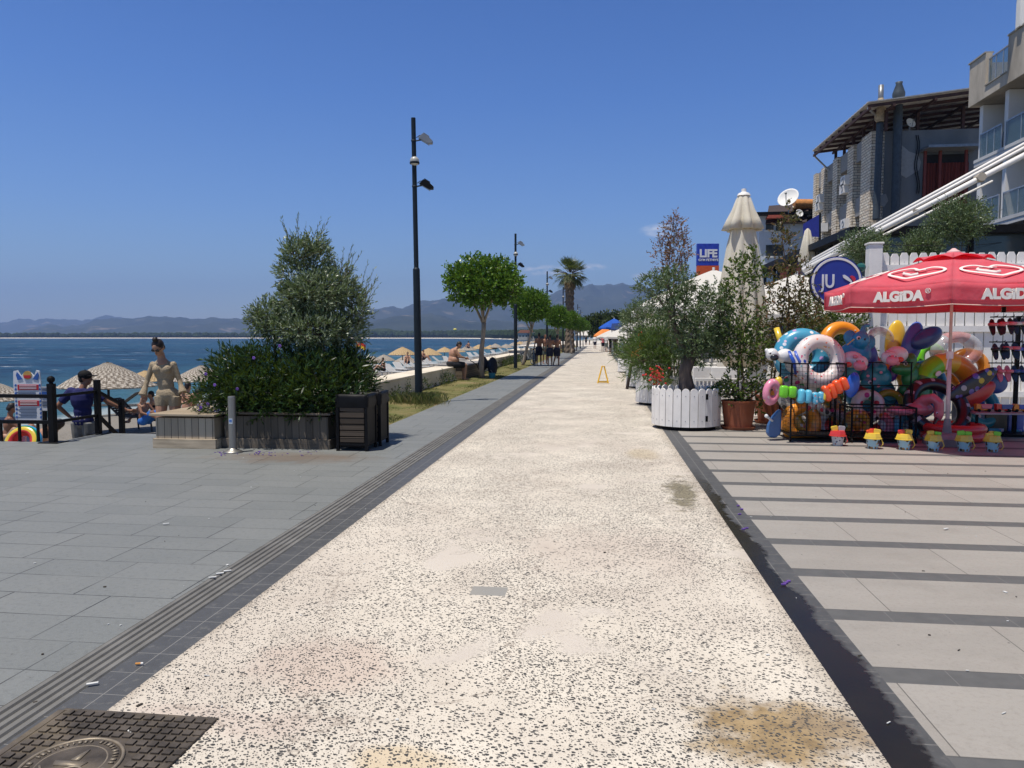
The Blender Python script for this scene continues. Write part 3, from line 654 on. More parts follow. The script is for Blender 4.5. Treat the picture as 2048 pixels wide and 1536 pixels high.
BINW = planks('charred_slats', (.05, .038, .028), (.095, .072, .053), .085, 2, .05)
BAG = mat('black_bin_bag', (.006, .006, .007), .5, .15, var=.2, sc=20, bump=.6, bs=14)
def litter_bin(loc, rz, label):
    t = thing('litter_bin', label, 'bin', (0, 0, 0), 0, 'twin slatted litter bins')
    w, dd, h = .195, .19, .73
    b = MB()
    for sx_ in (-1, 1):
        for sy_ in (-1, 1): b.box((sx_ * w - .02, sy_ * dd - .02, 0), (sx_ * w + .02, sy_ * dd + .02, h))
    for z in (.07, h - .16):
        for sy_ in (-1, 1): b.box((-w, sy_ * dd - .012, z), (w, sy_ * dd + .012, z + .03))
        for sx_ in (-1, 1): b.box((sx_ * w - .012, -dd, z), (sx_ * w + .012, dd, z + .03))
    b.build('frame', BLACKM, t, bev=.003)
    for sy_ in (-1, 1):
        b = MB()
        for i in range(6): b.box((-w + .03, sy_ * dd - .009, .115 + i * .082), (w - .03, sy_ * dd + .009, .115 + i * .082 + .068))
        b.build('slat_panel', BINW, t, bev=.004)
    for sx_ in (-1, 1): b = MB(); b.box((sx_ * w - .008, -dd + .03, .1), (sx_ * w + .008, dd - .03, .57)); b.build('side_panel', BLACKM, t)
    b = MB(); n = 40
    P = []
    for j in range(7):
        r_ = []
        for i in range(n + 1):
            a = 2 * math.pi * i / n; q = 1 / max(abs(math.cos(a)), abs(math.sin(a)))
            z = (.58, .64, .70, .745, .75, .70, .55)[j]; s_ = (1.10, 1.12, 1.10, 1.08, .98, .94, .9)[j]
            wv = .010 * mn.noise(Vector((math.cos(a) * 3, math.sin(a) * 3, j * .8)))
            r_.append((math.cos(a) * q * (w * s_ + wv), math.sin(a) * q * (dd * s_ + wv), z + .02 * mn.noise(Vector((math.cos(a) * 4, math.sin(a) * 4, j))) * (j in (0, 1))))
        P.append(r_)
    b.grid(P); b.build('bag', BAG, t, smooth=True)
    b = MB(); b.box((-w + .02, -dd + .02, .05), (w - .02, dd - .02, .5)); b.build('liner', BLACKM, t)
    t.location = loc; t.rotation_euler = (0, 0, rz); return t
bin1 = litter_bin((-3.23, 9.55, 0), 0, 'black slatted litter bin nearest the viewer at the planter corner')
again(bin1, (-3.2, 10.03, 0), .02, 'black slatted litter bin standing behind its twin near the grass')

p = G(466, 905)
t = thing('bollard', 'brushed steel bollard on a round flange in front of the plank planter', 'bollard', p)
b = MB(); b.tube([p, p + Vector((0, 0, .72))], .049, 20); b.tube([p + Vector((0, 0, .72)), p + Vector((0, 0, .735))], [.049, .044], 20); b.build('post', STEEL, t, smooth=False)
b = MB(); b.lathe([(.125, 0), (.125, .012), (.09, .03), (.056, .045), (.05, .06)], 28, p); b.build('flange', STEEL, t, smooth=True)
b = MB(); b.cb(p + Vector((.005, -.0495, .415)), (.05, .003, .07)); b.cb(p + Vector((.003, -.0515, .42)), (.036, .003, .03), 1); b.build('sticker', [mat('faded_sticker', (.45, .5, .55), .6), mat('sticker_print', (.08, .16, .4), .6)], t)
b = MB()
for i in range(60):
    q = G(random.choice((random.gauss(527, 14), random.gauss(450, 10), random.uniform(430, 660))), random.uniform(903, 912)); b.cb(q + Vector((0, 0, .006)), (.02 * random.random() + .008, .010, .006), 0, rot(0, 0, random.random() * 360))
tag(b.build('fallen_petals', PURPLE), 'scattered purple petals fallen along the foot of the planter', 'petals', kind='stuff')
b = MB()
for px, py in ((1475, 1013), (1482, 1020), (1478, 1030), (1492, 1058), (1486, 1060), (1570, 1168), (1575, 1165), (1566, 1171)):
    q = G(px, py); b.cb(q + Vector((0, 0, .008)), (.022, .009, .008), 0, rot(0, 0, random.random() * 360)); b.cb(q + Vector((.012, .006, .008)), (.014, .014, .008), 0, rot(0, 0, random.random() * 360))
tag(b.build('fallen_petals', PURPLE), 'purple petals fallen in the wet gutter band', 'petals', kind='stuff')
b = MB(); LIT = mat('litter_paper', (.6, .6, .58), .8, bump=0)
for i in range(90):
    q = G(random.uniform(0, 2048), random.uniform(880, 1500)); b.cb(q + Vector((0, 0, .004)), (.004 + .022 * random.random() ** 3, .004 + .012 * random.random() ** 2, .003), 0 if random.random() < .6 else 1, rot(0, 0, random.random() * 360))
for px, py in ((332, 1050), (440, 1150), (425, 1158), (455, 1145), (185, 1372), (1892, 1060)): b.cb(G(px, py) + Vector((0, 0, .012)), (.045, .014, .004), 0, rot(0, 0, 30))
tag(b.build('litter', [LIT, mat('litter_leaf', (.05, .04, .03), .9, bump=0)]), 'tiny scraps of paper and dry leaf scattered on the paving', 'litter', kind='stuff')
q = G(276, 1332); b = MB(); b.tube([q + Vector((-.012, 0, .01)), q + Vector((.01, .006, .01))], .005, 8, 0); b.tube([q + Vector((.01, .006, .01)), q + Vector((.02, .009, .01))], .005, 8, 1)
tag(b.build('cigarette_butt', [mat('filter', (.55, .25, .06), .8), mat('cigarette_paper', (.7, .68, .64), .8)]), 'orange cigarette butt on the ribbed strip edge', 'cigarette butt')

# cast iron access cover, with an embossed round badge
mh = thing('access_cover', 'dark cast iron access cover with raised grid and round badge', 'access cover', (-1.81, 2.43, 0))
IRON = mat('cast_iron', (.085, .070, .056), .6, .3, metal=.2, var=.6, sc=7, dirt=((.22, .175, .115), .9), bump=.4)
b = MB(); b.box((-2.12, 2.09, -.03), (-1.50, 2.75, .004)); b.build('plate', IRON, mh)
b = MB()
for i in range(15):
    x = -2.11 + i * .0425
    for j in range(15):
        y = 2.10 + j * .0435
        if (x + .02 + 1.83) ** 2 + (y + .02 - 2.40) ** 2 < .19 ** 2: continue
        b.box((x + .006, y + .006, .004), (x + .036, y + .036, .011))
b.build('grid_studs', IRON, mh)
b = MB()
for x0, y0, x1, y1 in ((-2.13, 2.75, -1.48, 2.765), (-1.50, 2.0, -1.48, 2.75), (-2.15, 2.0, -2.12, 2.75)): b.box((x0, y0, -.03), (x1, y1, .007))
b.build('frame', IRON, mh, bev=.003)
BR = mat('worn_iron_relief', (.22, .18, .13), .5, .5, metal=.3, var=.3, sc=20)
b = MB(); cc = Vector((-1.83, 2.40, .006)); b.torus(cc, .165, .007, nu=48, nv=6); b.torus(cc, .115, .005, nu=48, nv=6)
b.ell(cc, (.16, .16, .006), 32, mi=1)
for i in range(44):
    a = i * 2 * math.pi / 44
    if i % 11 in (0,): continue
    b.cb(cc + Vector((math.cos(a), math.sin(a), 0)) * .14 + Vector((0, 0, .006)), (.004 + .004 * (i % 3), .018, .006), 0, rot(0, 0, math.degrees(a) - 90))
b.tube([cc + Vector((x, -.045 + .025 * math.sin(x * 40), .008)) for x in np.linspace(-.09, .09, 14)], .005, 6); b.tube([cc + Vector((x, -.065 + .02 * math.sin(x * 40 + 1), .008)) for x in np.linspace(-.07, .07, 14)], .004, 6)
b.prism([(-.05, -.02), (.05, -.02), (.06, .01), (-.06, .005)], .006, cc + Vector((0, 0, .007)), rot(-90)); b.prism([(-.01, .015), (.02, .015), (.014, .085), (.0, .05)], .006, cc + Vector((0, 0, .007)), rot(-90))
b.build('badge', [BR, IRON], mh, smooth=True)

mh.location.y -= .10
# railing at the top of the beach steps
def P0(px, py): return G(px, py)
rail = thing('railing', 'black square post railing with ball finial at the beach edge', 'railing', (-7.7, 9.8, 0))
pA = Vector((-7.72, 9.62, 0)); pB = Vector((-7.72, 10.58, 0)); pC = Vector((-7.70, 11.12, -.55))
b = MB(); b.cb(pA + Vector((0, 0, .42)), (.085, .085, .84)); b.ell(pA + Vector((0, 0, .9)), .052, 16); b.tube([pA + Vector((0, 0, .84)), pA + Vector((0, 0, .87))], [.03, .02], 12); b.cb(pA + Vector((0, 0, .006)), (.3, .24, .012)); b.build('post', BLACKM, rail, bev=.003)
b = MB(); b.cb(pB + Vector((0, 0, .42)), (.075, .075, .84)); b.cb(pB + Vector((0, 0, .006)), (.26, .2, .012)); b.build('post', BLACKM, rail, bev=.003)
b = MB(); b.cb(pC + Vector((0, 0, .5)), (.07, .07, 1.1)); b.build('post', BLACKM, rail, bev=.003)
for za, zb, zc in ((.66, .66, .96), (.29, .29, .38)):
    b = MB(); b.bar(pA + Vector((-7, 0, za)), pA + Vector((0, 0, za)), .05); b.bar(pA + Vector((0, 0, za)), pB + Vector((0, 0, zb)), .04); b.bar(pB + Vector((0, 0, zb)), pC + Vector((0, 0, zc)), .045)
    b.build('rail', BLACKM, rail)
for i in range(9):
    x = -7.95 - i * .29
    if i % 5 == 4: b = MB(); b.cb((x, 9.62, .42), (.08, .08, .84)); b.build('post', BLACKM, rail)
    else: b = MB(); b.cb((x, 9.62, .15), (.03, .03, .28)); b.build('baluster', BLACKM, rail)
b = MB()
for i in range(5): b.box((-7.6, 10.66 + i * .3, -1.2), (-6.05, 10.96 + i * .3, -.16 * (i + 1)))
tag(b.build('steps', PAVE), kind='structure')

# notice board hung on the rail: a blank crest, red headings, rows of small print
nb = thing('notice_board', 'white beach rules notice board with red headings hung on the railing', 'notice board', A(62, 860, 10.75))
def nbp(px, py, d=10.75): return A(px, py, d)
PAPER = mat('board_white', (.62, .62, .64), .5, var=.03, bump=0); RED = mat('sign_red', (.45, .02, .03), .5, var=.05, bump=0); INK = mat('sign_ink', (.02, .025, .06), .6, bump=0); BLUE = mat('sign_blue', (.03, .10, .35), .5, bump=0)
s_ = 10.75 / F; cN = nbp(57, 806)
Mx = rot(0, 0, math.degrees(YAW)); nrm = Mx @ Vector((0, -1, 0)); rt_ = Mx @ Vector((1, 0, 0))
def npt(px, py, off=0):
    if off < -.1: return A(92, 806, 11.2) + rt_ * ((px - 92) * s_) + Vector((0, 0, (806 - py) * s_)) + nrm * (off + .5)
    return cN + rt_ * ((px - 57) * s_) + Vector((0, 0, (806 - py) * s_)) + nrm * off
b = MB(); b.prism([((x - 57) * s_, (806 - y) * s_) for x, y in ((31, 845), (83, 845), (84, 765), (82, 742), (76, 740), (71, 752), (66, 746), (58, 742), (50, 746), (45, 752), (38, 740), (30, 742), (29, 765))], .02, cN, Mx); b.build('panel', PAPER, nb)
for y0, y1 in ((769, 780), (801, 812)): b = MB(); b.cb(npt(58.5, (y0 + y1) / 2, .012), ((79 - 37) * s_, .006, (y1 - y0) * s_), 0, Mx); b.build('heading', RED, nb)
b = MB()
for y in (771, 774, 777, 803, 806, 809): b.cb(npt(58.5, y, .0165), (34 * s_, .004, 1.1 * s_), 1, Mx)
for y in (784, 787, 790, 793, 816, 819, 822, 825, 828, 831, 834): b.cb(npt(58 - (y % 5), y, .012), ((38 - y % 7) * s_, .004, .8 * s_), 0, Mx)
for i in range(9):
    for x in (33.5, 82): b.cb(npt(x, 770 + i * 8, .012), (3.2 * s_, .004, 4 * s_), 2, Mx @ rot(0, 25, 0))
for i in range(6): b.cb(npt(36 + i * 9, 843.5, .012), (5 * s_, .004, 2 * s_), 2, Mx @ rot(0, 25, 0))
b.build('small_print', [INK, PAPER, BLUE], nb)
b = MB(); b.tube([npt(58.5, 750, .008), npt(58.5, 750, .02)], 8.5 * s_, 20, 0); b.cb(npt(58.5, 753, .022), (13 * s_, .005, 6 * s_), 1, Mx)
for sgn in (-1, 1): b.prism([(sgn * x * s_, z * s_) for x, z in ((10, -6), (17, 4), (21, 8), (23, 2), (20, -8))][::sgn], .008, npt(58.5, 752, .014), Mx, 2)
b.build('crest', [mat('crest_gold', (.42, .26, .07), .5), RED, BLUE], nb)
nb2 = thing('notice_board', 'smaller pale notice board half hidden behind the beach rules board', 'notice board', npt(92, 800, -.5))
b = MB(); b.cb(npt(92, 797, -.5), (34 * s_, .02, 50 * s_), 0, Mx); b.build('panel', PAPER, nb2)
b = MB(); b.cb(npt(94, 789, -.486), (18 * s_, .006, 13 * s_), 0, Mx)
for y in (774, 777, 780, 802, 805, 808, 811): b.cb(npt(94, y, -.486), (18 * s_, .005, .9 * s_), 1, Mx)
b.build('print', [BLUE, INK], nb2)
b = MB(); b.bar(npt(88, 822, -.5), npt(88, 880, -.5), .05); b.build('post', BLACKM, nb2)

# ------------------------------------------------------------------ low white wall, slatted box, stone pier
LIME = mat('lime_render', (.66, .585, .47), .85, .15, var=.08, sc=1.3, dirt=((.36, .30, .22), .6), bump=.3)
def wall(y0, y1, label, x0=-5.75, x1=-5.0, cat='wall'):
    t = thing('low_wall', label, cat, ((x0 + x1) / 2, (y0 + y1) / 2, 0))
    b = MB(); b.box((x0 + .02, y0 + .01, -1.6), (x1 - .02, y1 - .01, .42)); b.build('face', LIME, t)
    b = MB(); b.box((x0, y0, .42), (x1, y1, .475)); b.build('coping', LIME, t, bev=.012)
    return t
w1 = wall(11.9, 25.5, 'long low white wall between the plank planter and the seated man')
b = MB()
for y in (15.3, 23.4):
    b.box((-5.022, y, .2), (-5.012, y + .5, .34)); b.box((-5.012, y + .03, .25), (-5.006, y + .47, .27), 1)
b.build('light_recess', [mat('recess_frame', (.33, .30, .26), .8), mat('recess_lens', (.55, .52, .47), .3)], w1)
b = MB(); b.tube([(-5.019, 14.9 + .05 * math.sin(z * 30), z) for z in np.linspace(.02, .40, 12)], .006, 5); b.build('crack', mat('crack_shadow', (.03, .025, .02), .9, bump=0), w1)
w2 = wall(31, 46.5, 'low white wall beyond the tree with the bags')
b = MB(); b.box((-5.022, 36.5, .16), (-5.010, 36.9, .34)); b.build('light_recess', mat('recess_dark', (.12, .10, .08), .8), w2)
wall(53, 118, 'farthest low white wall running on past the palm')
t = thing('slatted_box', 'weathered slatted wooden box bench with grey top beside the seated man', 'bench', (-5.1, 28, 0))
b = MB(); SL = planks('brown_slats', (.12, .09, .06), (.22, .17, .115), .075, 2, .06); b.box((-5.7, 25.9, 0), (-4.75, 30.4, .46)); b.build('slats', SL, t)
b = MB(); b.box((-5.74, 25.86, .46), (-4.7, 30.45, .51)); b.build('top', mat('grey_board', (.25, .235, .22), .8, .15, var=.2, stretch=(3, .4, 1)), t, bev=.006)
t = thing('stone_pier', 'pale rubble stone pier where the low wall breaks behind the bicycles', 'pier', (-5.2, 49.5, 0))
k = NT('rubble_stone'); v = k.co(); vo = k.vor(v, 4.5); e = k.vor(v, 4.5, 'DISTANCE_TO_EDGE'); k.col(k.mix(k.ramp(e.outputs['Distance'], .05, .02), k.mix(vo.outputs['Color'], (.32, .31, .29), (.55, .53, .5)), (.2, .19, .17))); k.bump(e.outputs['Distance'], .6, .03)
b = MB(); b.box((-5.8, 47, -1.5), (-4.7, 52.5, .62)); b.build('stonework', k.done(.9, .15), t)
b = MB(); b.box((-5.85, 46.95, .62), (-4.65, 52.55, .68)); b.build('coping', LIME, t, bev=.01)

# ------------------------------------------------------------------ street lamps
def lamp():
    t = thing('street_lamp', 'x', 'street lamp', (0, 0, 0), 0, 'dark spotlight poles along the grass')
    b = MB(); b.tube([(0, 0, -.1), (0, 0, 3.02)], [.088, .078], 16); b.tube([(0, 0, 3.02), (0, 0, 3.06)], [.078, .055], 16); b.lathe([(.14, -.02), (.14, .015), (.09, .03)], 18); b.build('lower_pole', POLE, t)
    b = MB(); b.tube([(0, 0, 3.0), (0, 0, 6.36)], [.054, .050], 14); b.build('upper_pole', POLE, t)
    for z, m in ((5.86, 1), (4.86, 0)):
        h = MB(); h.torus((0, 0, z), .052, .014, nu=16, nv=6)
        h.tube([(.05, 0, z), (.14, 0, z + .015), (.2, 0, z + .02)], .016, 8); h.tube([(.06, 0, z + .07), (.14, 0, z + .12), (.24, 0, z + .1)], .009, 6)
        br = h.build('bracket', POLE, t)
        h = MB(); M = rot(0, 32, 0); c = Vector((.25, 0, z + .03))
        h.prism([(-.13, -.06), (-.1, .07), (.02, .085), (.17, .055), (.19, .0), (.10, -.055)], .15, c, M)
        for i in range(5): h.cb(c + M @ Vector((-.08 + .03 * i, 0, .085)), (.008, .13, .05), 0, M)
        hd = h.build('spotlight', GREYM if m else BLACKM, t, bev=.01)
        h = MB(); h.cb(c + M @ Vector((.04, 0, -.058)), (.2, .13, .012), 0, M); h.build('lens', mat('spot_lens', (.3, .32, .34), .15, .6, bump=0), hd)
    g_ = MB(); g_.ell((.012, -.02, 5.41), .105, 20); gl = g_.build('globe', mat('frosted_globe', (.42, .41, .37), .3, .5, bump=.05), t, smooth=True)
    g_ = MB(); g_.lathe([(.108, -.02), (.111, 0), (.108, .02)], 20, (.012, -.02, 5.37)); g_.build('globe_band', POLE, gl)
    return t
L0 = lamp(); L0.location = G(838, 806); L0.rotation_euler = (0, -.012, .1)
L0['label'] = 'nearest and tallest looking dark lamp post in the grass'
for i, (px, top, lb_) in enumerate(((1031, 470, 'second dark lamp post, beside the first round tree'), (1094, 544, 'third dark lamp post, above the second round tree'), (1126, 575, 'fourth dark lamp post, just left of the palm trunk'), (1155, 609, 'fifth dark lamp post, first one right of the palm trunk'), (1161, 620, 'farthest dark lamp post in the row'))):
    d = 4.86 * F / (674 - top); q = A(px, 674, d); again(L0, (q.x, q.y, 0), .05 * (i % 3), lb_)

# ------------------------------------------------------------------ clipped trees and the palm
FICUS = leafmat('ficus_leaves', (.028, .085, .008), (.075, .175, .015), (.17, .30, .035), .32, .34)
def ball_tree(seed, lean=0):
    t = thing('round_tree', 'x', 'tree', (0, 0, 0), 0, 'clipped round headed trees in the grass strip')
    g = random.Random(seed); bl = [(0, 0, 3.45, 1.15, 1.1, .78), (-.7, 0, 3.3, .68, .8, .62), (.7, .1, 3.35, .68, .8, .6), (-.25, -.3, 3.95, .62, .6, .42), (.45, .2, 3.85, .65, .6, .42), (0, -.4, 3.1, .9, .75, .55), (.15, .5, 3.4, 1, .7, .7), (-.95, -.2, 3.7, .4, .5, .35), (.9, -.3, 3.05, .45, .5, .35)]
    b = MB(); Q, inf = shoots(bl, 2700, .2, 7, .10, .06, .35, (0, 0, 0), .55, .8, seed, .6); b.quads(Q); b.build('crown', FICUS, t)
    b = MB(); pts = limb(b, (-.06 - lean, 0, -.05), (.0, 0, 2.0), .115, .075, .03, seed=seed, sides=10)
    for q in ((-.65, .1, 3.3), (.5, -.1, 3.3), (.1, .4, 3.5), (-.2, -.3, 3.4)): limb(b, (0, 0, 1.95), q, .055, .02, .06, seed=seed + int(q[0] * 10))
    twigs(b, inf, .006, 0, 14); b.build('trunk', BARK, t, smooth=True); return t
T1 = ball_tree(31); q = G(968, 757); T1.location = (q.x, q.y, 0); T1['label'] = 'nearest round clipped tree, with bags at its pale trunk'
T2 = ball_tree(37, .55); q = G(1062, 732); T2.location = (q.x, q.y, 0); T2.scale = (.74, .74, .91); T2['label'] = 'second round clipped tree, leaning trunk with bicycles under it'
for i, (px, d, sc_, lb_) in enumerate(((1116, 52, .70, 'third round clipped tree, behind the group of boys'), (1140, 66, .72, 'fourth round clipped tree, crown in front of the palm trunk'), (1152, 80, .74, 'fifth round clipped tree, right of the palm trunk'), (1160, 96, .76, 'sixth round clipped tree farther down the row'), (1167, 118, .8, 'farthest round clipped tree before the plaza'))):
    q = A(px, 674, d); again((T1, T2)[i % 2], (q.x, q.y, 0), 1.3 * i + .7, lb_, (sc_, sc_, sc_ + .14))
pm = thing('palm_tree', 'tall fan palm with a thick scaly trunk above the round trees', 'palm', A(1139, 704, 70)); pm.location.z = 0
c0 = pm.location; b = MB(); n = 30
b.lathe([(.5 - .14 * min(1, j / 8) + (.0 if j < 20 else .05 * (j - 20) / 10) + .035 * (j % 2), j * 7.3 / n) for j in range(n + 1)], 14, c0, wob=lambda k, j: 1 + .09 * ((k + j) % 2))
b.build('trunk', mat('palm_trunk', (.15, .115, .085), .95, .1, var=.45, sc=5, bump=1), pm)
b = MB(); g = random.Random(8); PF = []
for i in range(64):
    el = g.uniform(-55, 85); az = g.uniform(0, 360); d = Vector((math.cos(R(az)) * math.cos(R(el)), math.sin(R(az)) * math.cos(R(el)), math.sin(R(el))))
    o = c0 + Vector((0, 0, 7.4)) + d * .25; hub = o + d * g.uniform(.55, .85); b.tube([o, hub], .025, 4, 1)
    u, w, _ = basis(d)
    for j in range(15):
        a = R(-75 + j * 150 / 14); f = (d * math.cos(a) + u * math.sin(a)).normalized(); Ln = .95 * (.7 + .3 * math.cos(a)); tip = hub + f * Ln + Vector((0, 0, -.22 * g.random() - (.2 if el < 10 else 0)))
        m = hub + f * Ln * .5; wv = f.cross(w).normalized() * .035; PF.append([hub, m + wv, tip, m - wv])
b.quads([[tuple(p) for p in q] for q in PF]); b.build('fronds', [leafmat('palm_leaves', (.05, .075, .02), (.09, .12, .035), (.2, .19, .08), .2), TWIG], pm)
b = MB()
for i in range(90):
    a = g.uniform(0, 6.28); z = g.uniform(6.3, 7.4); p = c0 + Vector((math.cos(a) * .42, math.sin(a) * .42, z)); b.quads([[tuple(p), tuple(p + Vector((.06, .0, -.2))), tuple(p + Vector((math.cos(a) * .15, math.sin(a) * .15, -.5))), tuple(p + Vector((-.06, 0, -.2)))]])
b.build('dead_fronds', mat('dry_frond', (.2, .14, .07), .9), pm)

# ------------------------------------------------------------------ straw umbrellas on the beach
def straw(name, c1, c2):
    k = NT(name); v = k.co(); sx = k.n('SeparateXYZ'); k.L(v, sx.inputs[0])
    a = k.math('ARCTAN2', sx.outputs[1], sx.outputs[0]); rr = k.math('SQRT', k.math('ADD', k.math('MULTIPLY', sx.outputs[0], sx.outputs[0]), k.math('MULTIPLY', sx.outputs[1], sx.outputs[1])))
    ring = k.math('SINE', k.math('MULTIPLY', rr, 55.0)); rib = k.math('SINE', k.math('ADD', k.math('MULTIPLY', a, 32.0), k.math('MULTIPLY', k.math('FLOOR', k.math('MULTIPLY', rr, 8.75)), 3.14)))
    cv = k.n('CombineXYZ'); k.L(k.math('MULTIPLY', a, 20.0), cv.inputs[0]); k.L(k.math('MULTIPLY', rr, 22.0), cv.inputs[1]); n_ = k.noise(cv.outputs[0], 1.0, 4, .7)
    f = k.math('ADD', k.math('MULTIPLY', n_, .8), k.math('MULTIPLY', k.math('MULTIPLY', ring, rib), .12)); c = k.mix(k.ramp(f, .3, .62), c1, c2)
    c = k.mix(k.math('MULTIPLY', k.math('GREATER_THAN', k.math('SINE', k.math('MULTIPLY', a, 28.0)), .93), .5), c, tuple(x * .4 for x in c1))
    k.col(c); k.bump(f, 1, .03); return k.done(.85, .15)
STRAWG = straw('bleached_straw', (.13, .105, .08), (.66, .60, .52)); STRAWT = straw('golden_straw', (.26, .17, .08), (.72, .55, .33))
def beach_umbrella(m, label):
    t = thing('straw_umbrella', label, 'beach umbrella', (0, 0, 0), 0, 'straw umbrellas along the beach')
    b = MB(); g = random.Random(5)
    prof = [(.04, .0), (.10, -.01), (.16, -.05), (.4, -.15), (.7, -.31), (1.0, -.49), (1.25, -.66), (1.22, -.69), (.9, -.5), (.5, -.28), (.05, -.12)]
    b.lathe(prof, 72, (0, 0, 0), wob=lambda k, j: 1 + .022 * g.uniform(-1, 1) + .02 * math.cos(9 * k * math.pi / 36) * (j > 4)); b.build('canopy', m, t)
    b = MB(); b.tube([(0, 0, -2.9), (0, 0, .02)], .035, 8); b.build('pole', mat('umbrella_pole', (.03, .025, .02), .7), t)
    b = MB()
    for i in range(8): a = i * math.pi / 4; b.bar((0, 0, -.16), (1.15 * math.cos(a), 1.15 * math.sin(a), -.67), .02)
    for i in range(170):
        a = g.uniform(0, 6.28); r_ = g.uniform(.15, 1.2); z = -.02 - .53 * r_; b.tube([(r_ * math.cos(a), r_ * math.sin(a), z - .02), ((r_ + .03) * math.cos(a), (r_ + .03) * math.sin(a), z + .055)], .004, 3, 1)
    b.build('ribs', [TWIG, m], t); return t
UG = beach_umbrella(STRAWG, 'large bleached straw umbrella behind the man in the cap'); UT = beach_umbrella(STRAWT, 'golden straw umbrella seen past the left arm of the woman')
used = {}
UMB = [(215, 725, 178, 0, ''), (290, 741, 78, 1, ''), (-18, 762, 140, 0, 'bleached straw umbrella cut off by the left edge'), (97, 749, 62, 0, 'small bleached umbrella just behind the notice board'), (402, 731, 112, 0, 'bleached straw umbrella between the woman and the bush'),
       (805, 694, 58, 1, 'golden straw umbrella just left of the nearest lamp post'), (768, 709, 46, 0, 'pale straw umbrella left of the golden one by the nearest lamp'), (745, 712, 52, 0, 'pale straw umbrella at the right edge of the bush'), (812, 711, 54, 0, 'low pale umbrella under the golden one by the lamp'), (858, 696, 52, 1, 'golden straw umbrella just right of the nearest lamp post'), (889, 694, 38, 1, 'golden umbrella directly left of the seated man'), (917, 696, 30, 1, 'small golden umbrella at the seated man face'), (936, 691, 36, 0, 'pale umbrella between the seated man and the nearest round tree'), (958, 689, 33, 1, 'golden umbrella partly behind the nearest round tree trunk'), (981, 690, 30, 1, 'golden umbrella just right of the nearest round tree trunk'), (991, 687, 30, 0, 'pale umbrella right of the golden one past the tree trunk'), (1012, 688, 29, 0, 'pale umbrella left of the second lamp post'), (1027, 685, 25, 0, 'pale umbrella behind the second lamp post'), (1051, 684, 25, 0, 'pale umbrella left of the leaning tree trunk')]
for i in range(15):
    UMB.append((1040 + 4.6 * i + random.uniform(-2, 2), 682.6 - i * .12, max(7, 22 - i * 1.1), i % 3 == 0, 'far straw umbrella in the crowded rows beyond the second lamp post'))
for i, (px, py, w, kd, lb_) in enumerate(UMB):
    d = 2.5 * F / w; p = A(px, py, d)
    if lb_ == '': (UG, UT)[kd].location = p; (UG, UT)[kd].rotation_euler = (0, 0, .3)
    else: again((UG, UT)[kd], p, i * .7, lb_, group='far umbrellas past the second lamp post' if i > 18 else None)
# sun loungers
CLW = mat('white_plastic', (.52, .515, .50), .45, .4, var=.05); CLD = mat('charcoal_mesh', (.06, .058, .055), .8)
def lounger(m, label):
    t = thing('sun_lounger', label, 'sun lounger', (0, 0, 0), 0, 'sun loungers on the beach')
    b = MB()
    for y in (-.3, .3): b.tube([(-1.0, y, .3), (.35, y, .3), (.95, y, .75)], .025, 6)
    for i in range(15): x = -.95 + i * .09; b.cb((x, 0, .31), (.07, .58, .02))
    b.build('seat', m, t)
    b = MB()
    for i in range(8): f = i / 7; b.cb((.38 + .55 * f, 0, .33 + .42 * f), (.07, .58, .02), 0, rot(0, -37, 0))
    b.build('backrest', m, t)
    for x in (-.8, .3):
        for y in (-.28, .28): b = MB(); b.tube([(x, y, .3), (x - .04, y, -.15)], .025, 6); b.build('leg', m, t)
    return t
LW = lounger(CLW, 'white plastic lounger with raised back beyond the low wall'); LD = lounger(CLD, 'charcoal lounger beside the steps behind the bench box')
LO = [(792, 752, 1, 2.6, ''), (275, 852, 0, 2.9, ''), (222, 826, 0, .3, 'charcoal lounger just right of the man in the cap'), (300, 826, 0, .5, 'charcoal lounger behind the legs of the woman')]
for i in range(20): LO.append((760 + i * 15.5, 752 - i * 2.9 + 3 * (i % 2), 1, 2.4 + .3 * (i % 3), 'white plastic lounger in the row beyond the low wall'))
for i, (px, py, kd, rz, lb_) in enumerate(LO):
    z = -1.15; p = G(px, py, z)
    for _ in range(4): z = beach_z(p.x, p.y) + .12; p = G(px, py, z)
    o = (LD, LW)[kd]
    if lb_ == '': o.location = p; o.rotation_euler = (0, 0, rz)
    else: again(o, p, rz, lb_, group='white loungers in rows beyond the wall' if i > 3 else None)
fl = thing('lifeguard_flag', 'red and yellow flag flying above the right edge of the bush', 'flag', A(722, 720, 30)); p0 = A(722, 688, 30)
b = MB(); b.tube([A(722, 760, 30), A(720, 680, 30)], .025, 6); b.build('pole', GREYM, fl)
b = MB(); P = [[A(712 + i * 3.2 - (0 if j else 1) * 0, 683 + j * 6 + i * .9 + 1.2 * math.sin(i * 1.4), 30 + .12 * math.sin(i)) for i in range(7)] for j in range(3)]
b.grid(P[:2], 0); b.grid(P[1:], 1); b.build('cloth', [mat('flag_red', (.6, .04, .02), .7), mat('flag_yellow', (.75, .48, .03), .7)], fl, solid=.01)
HW = mat('house_wall', (.55, .5, .42), .9, bump=0); HR = mat('tile_roof', (.48, .17, .08), .9, bump=0)
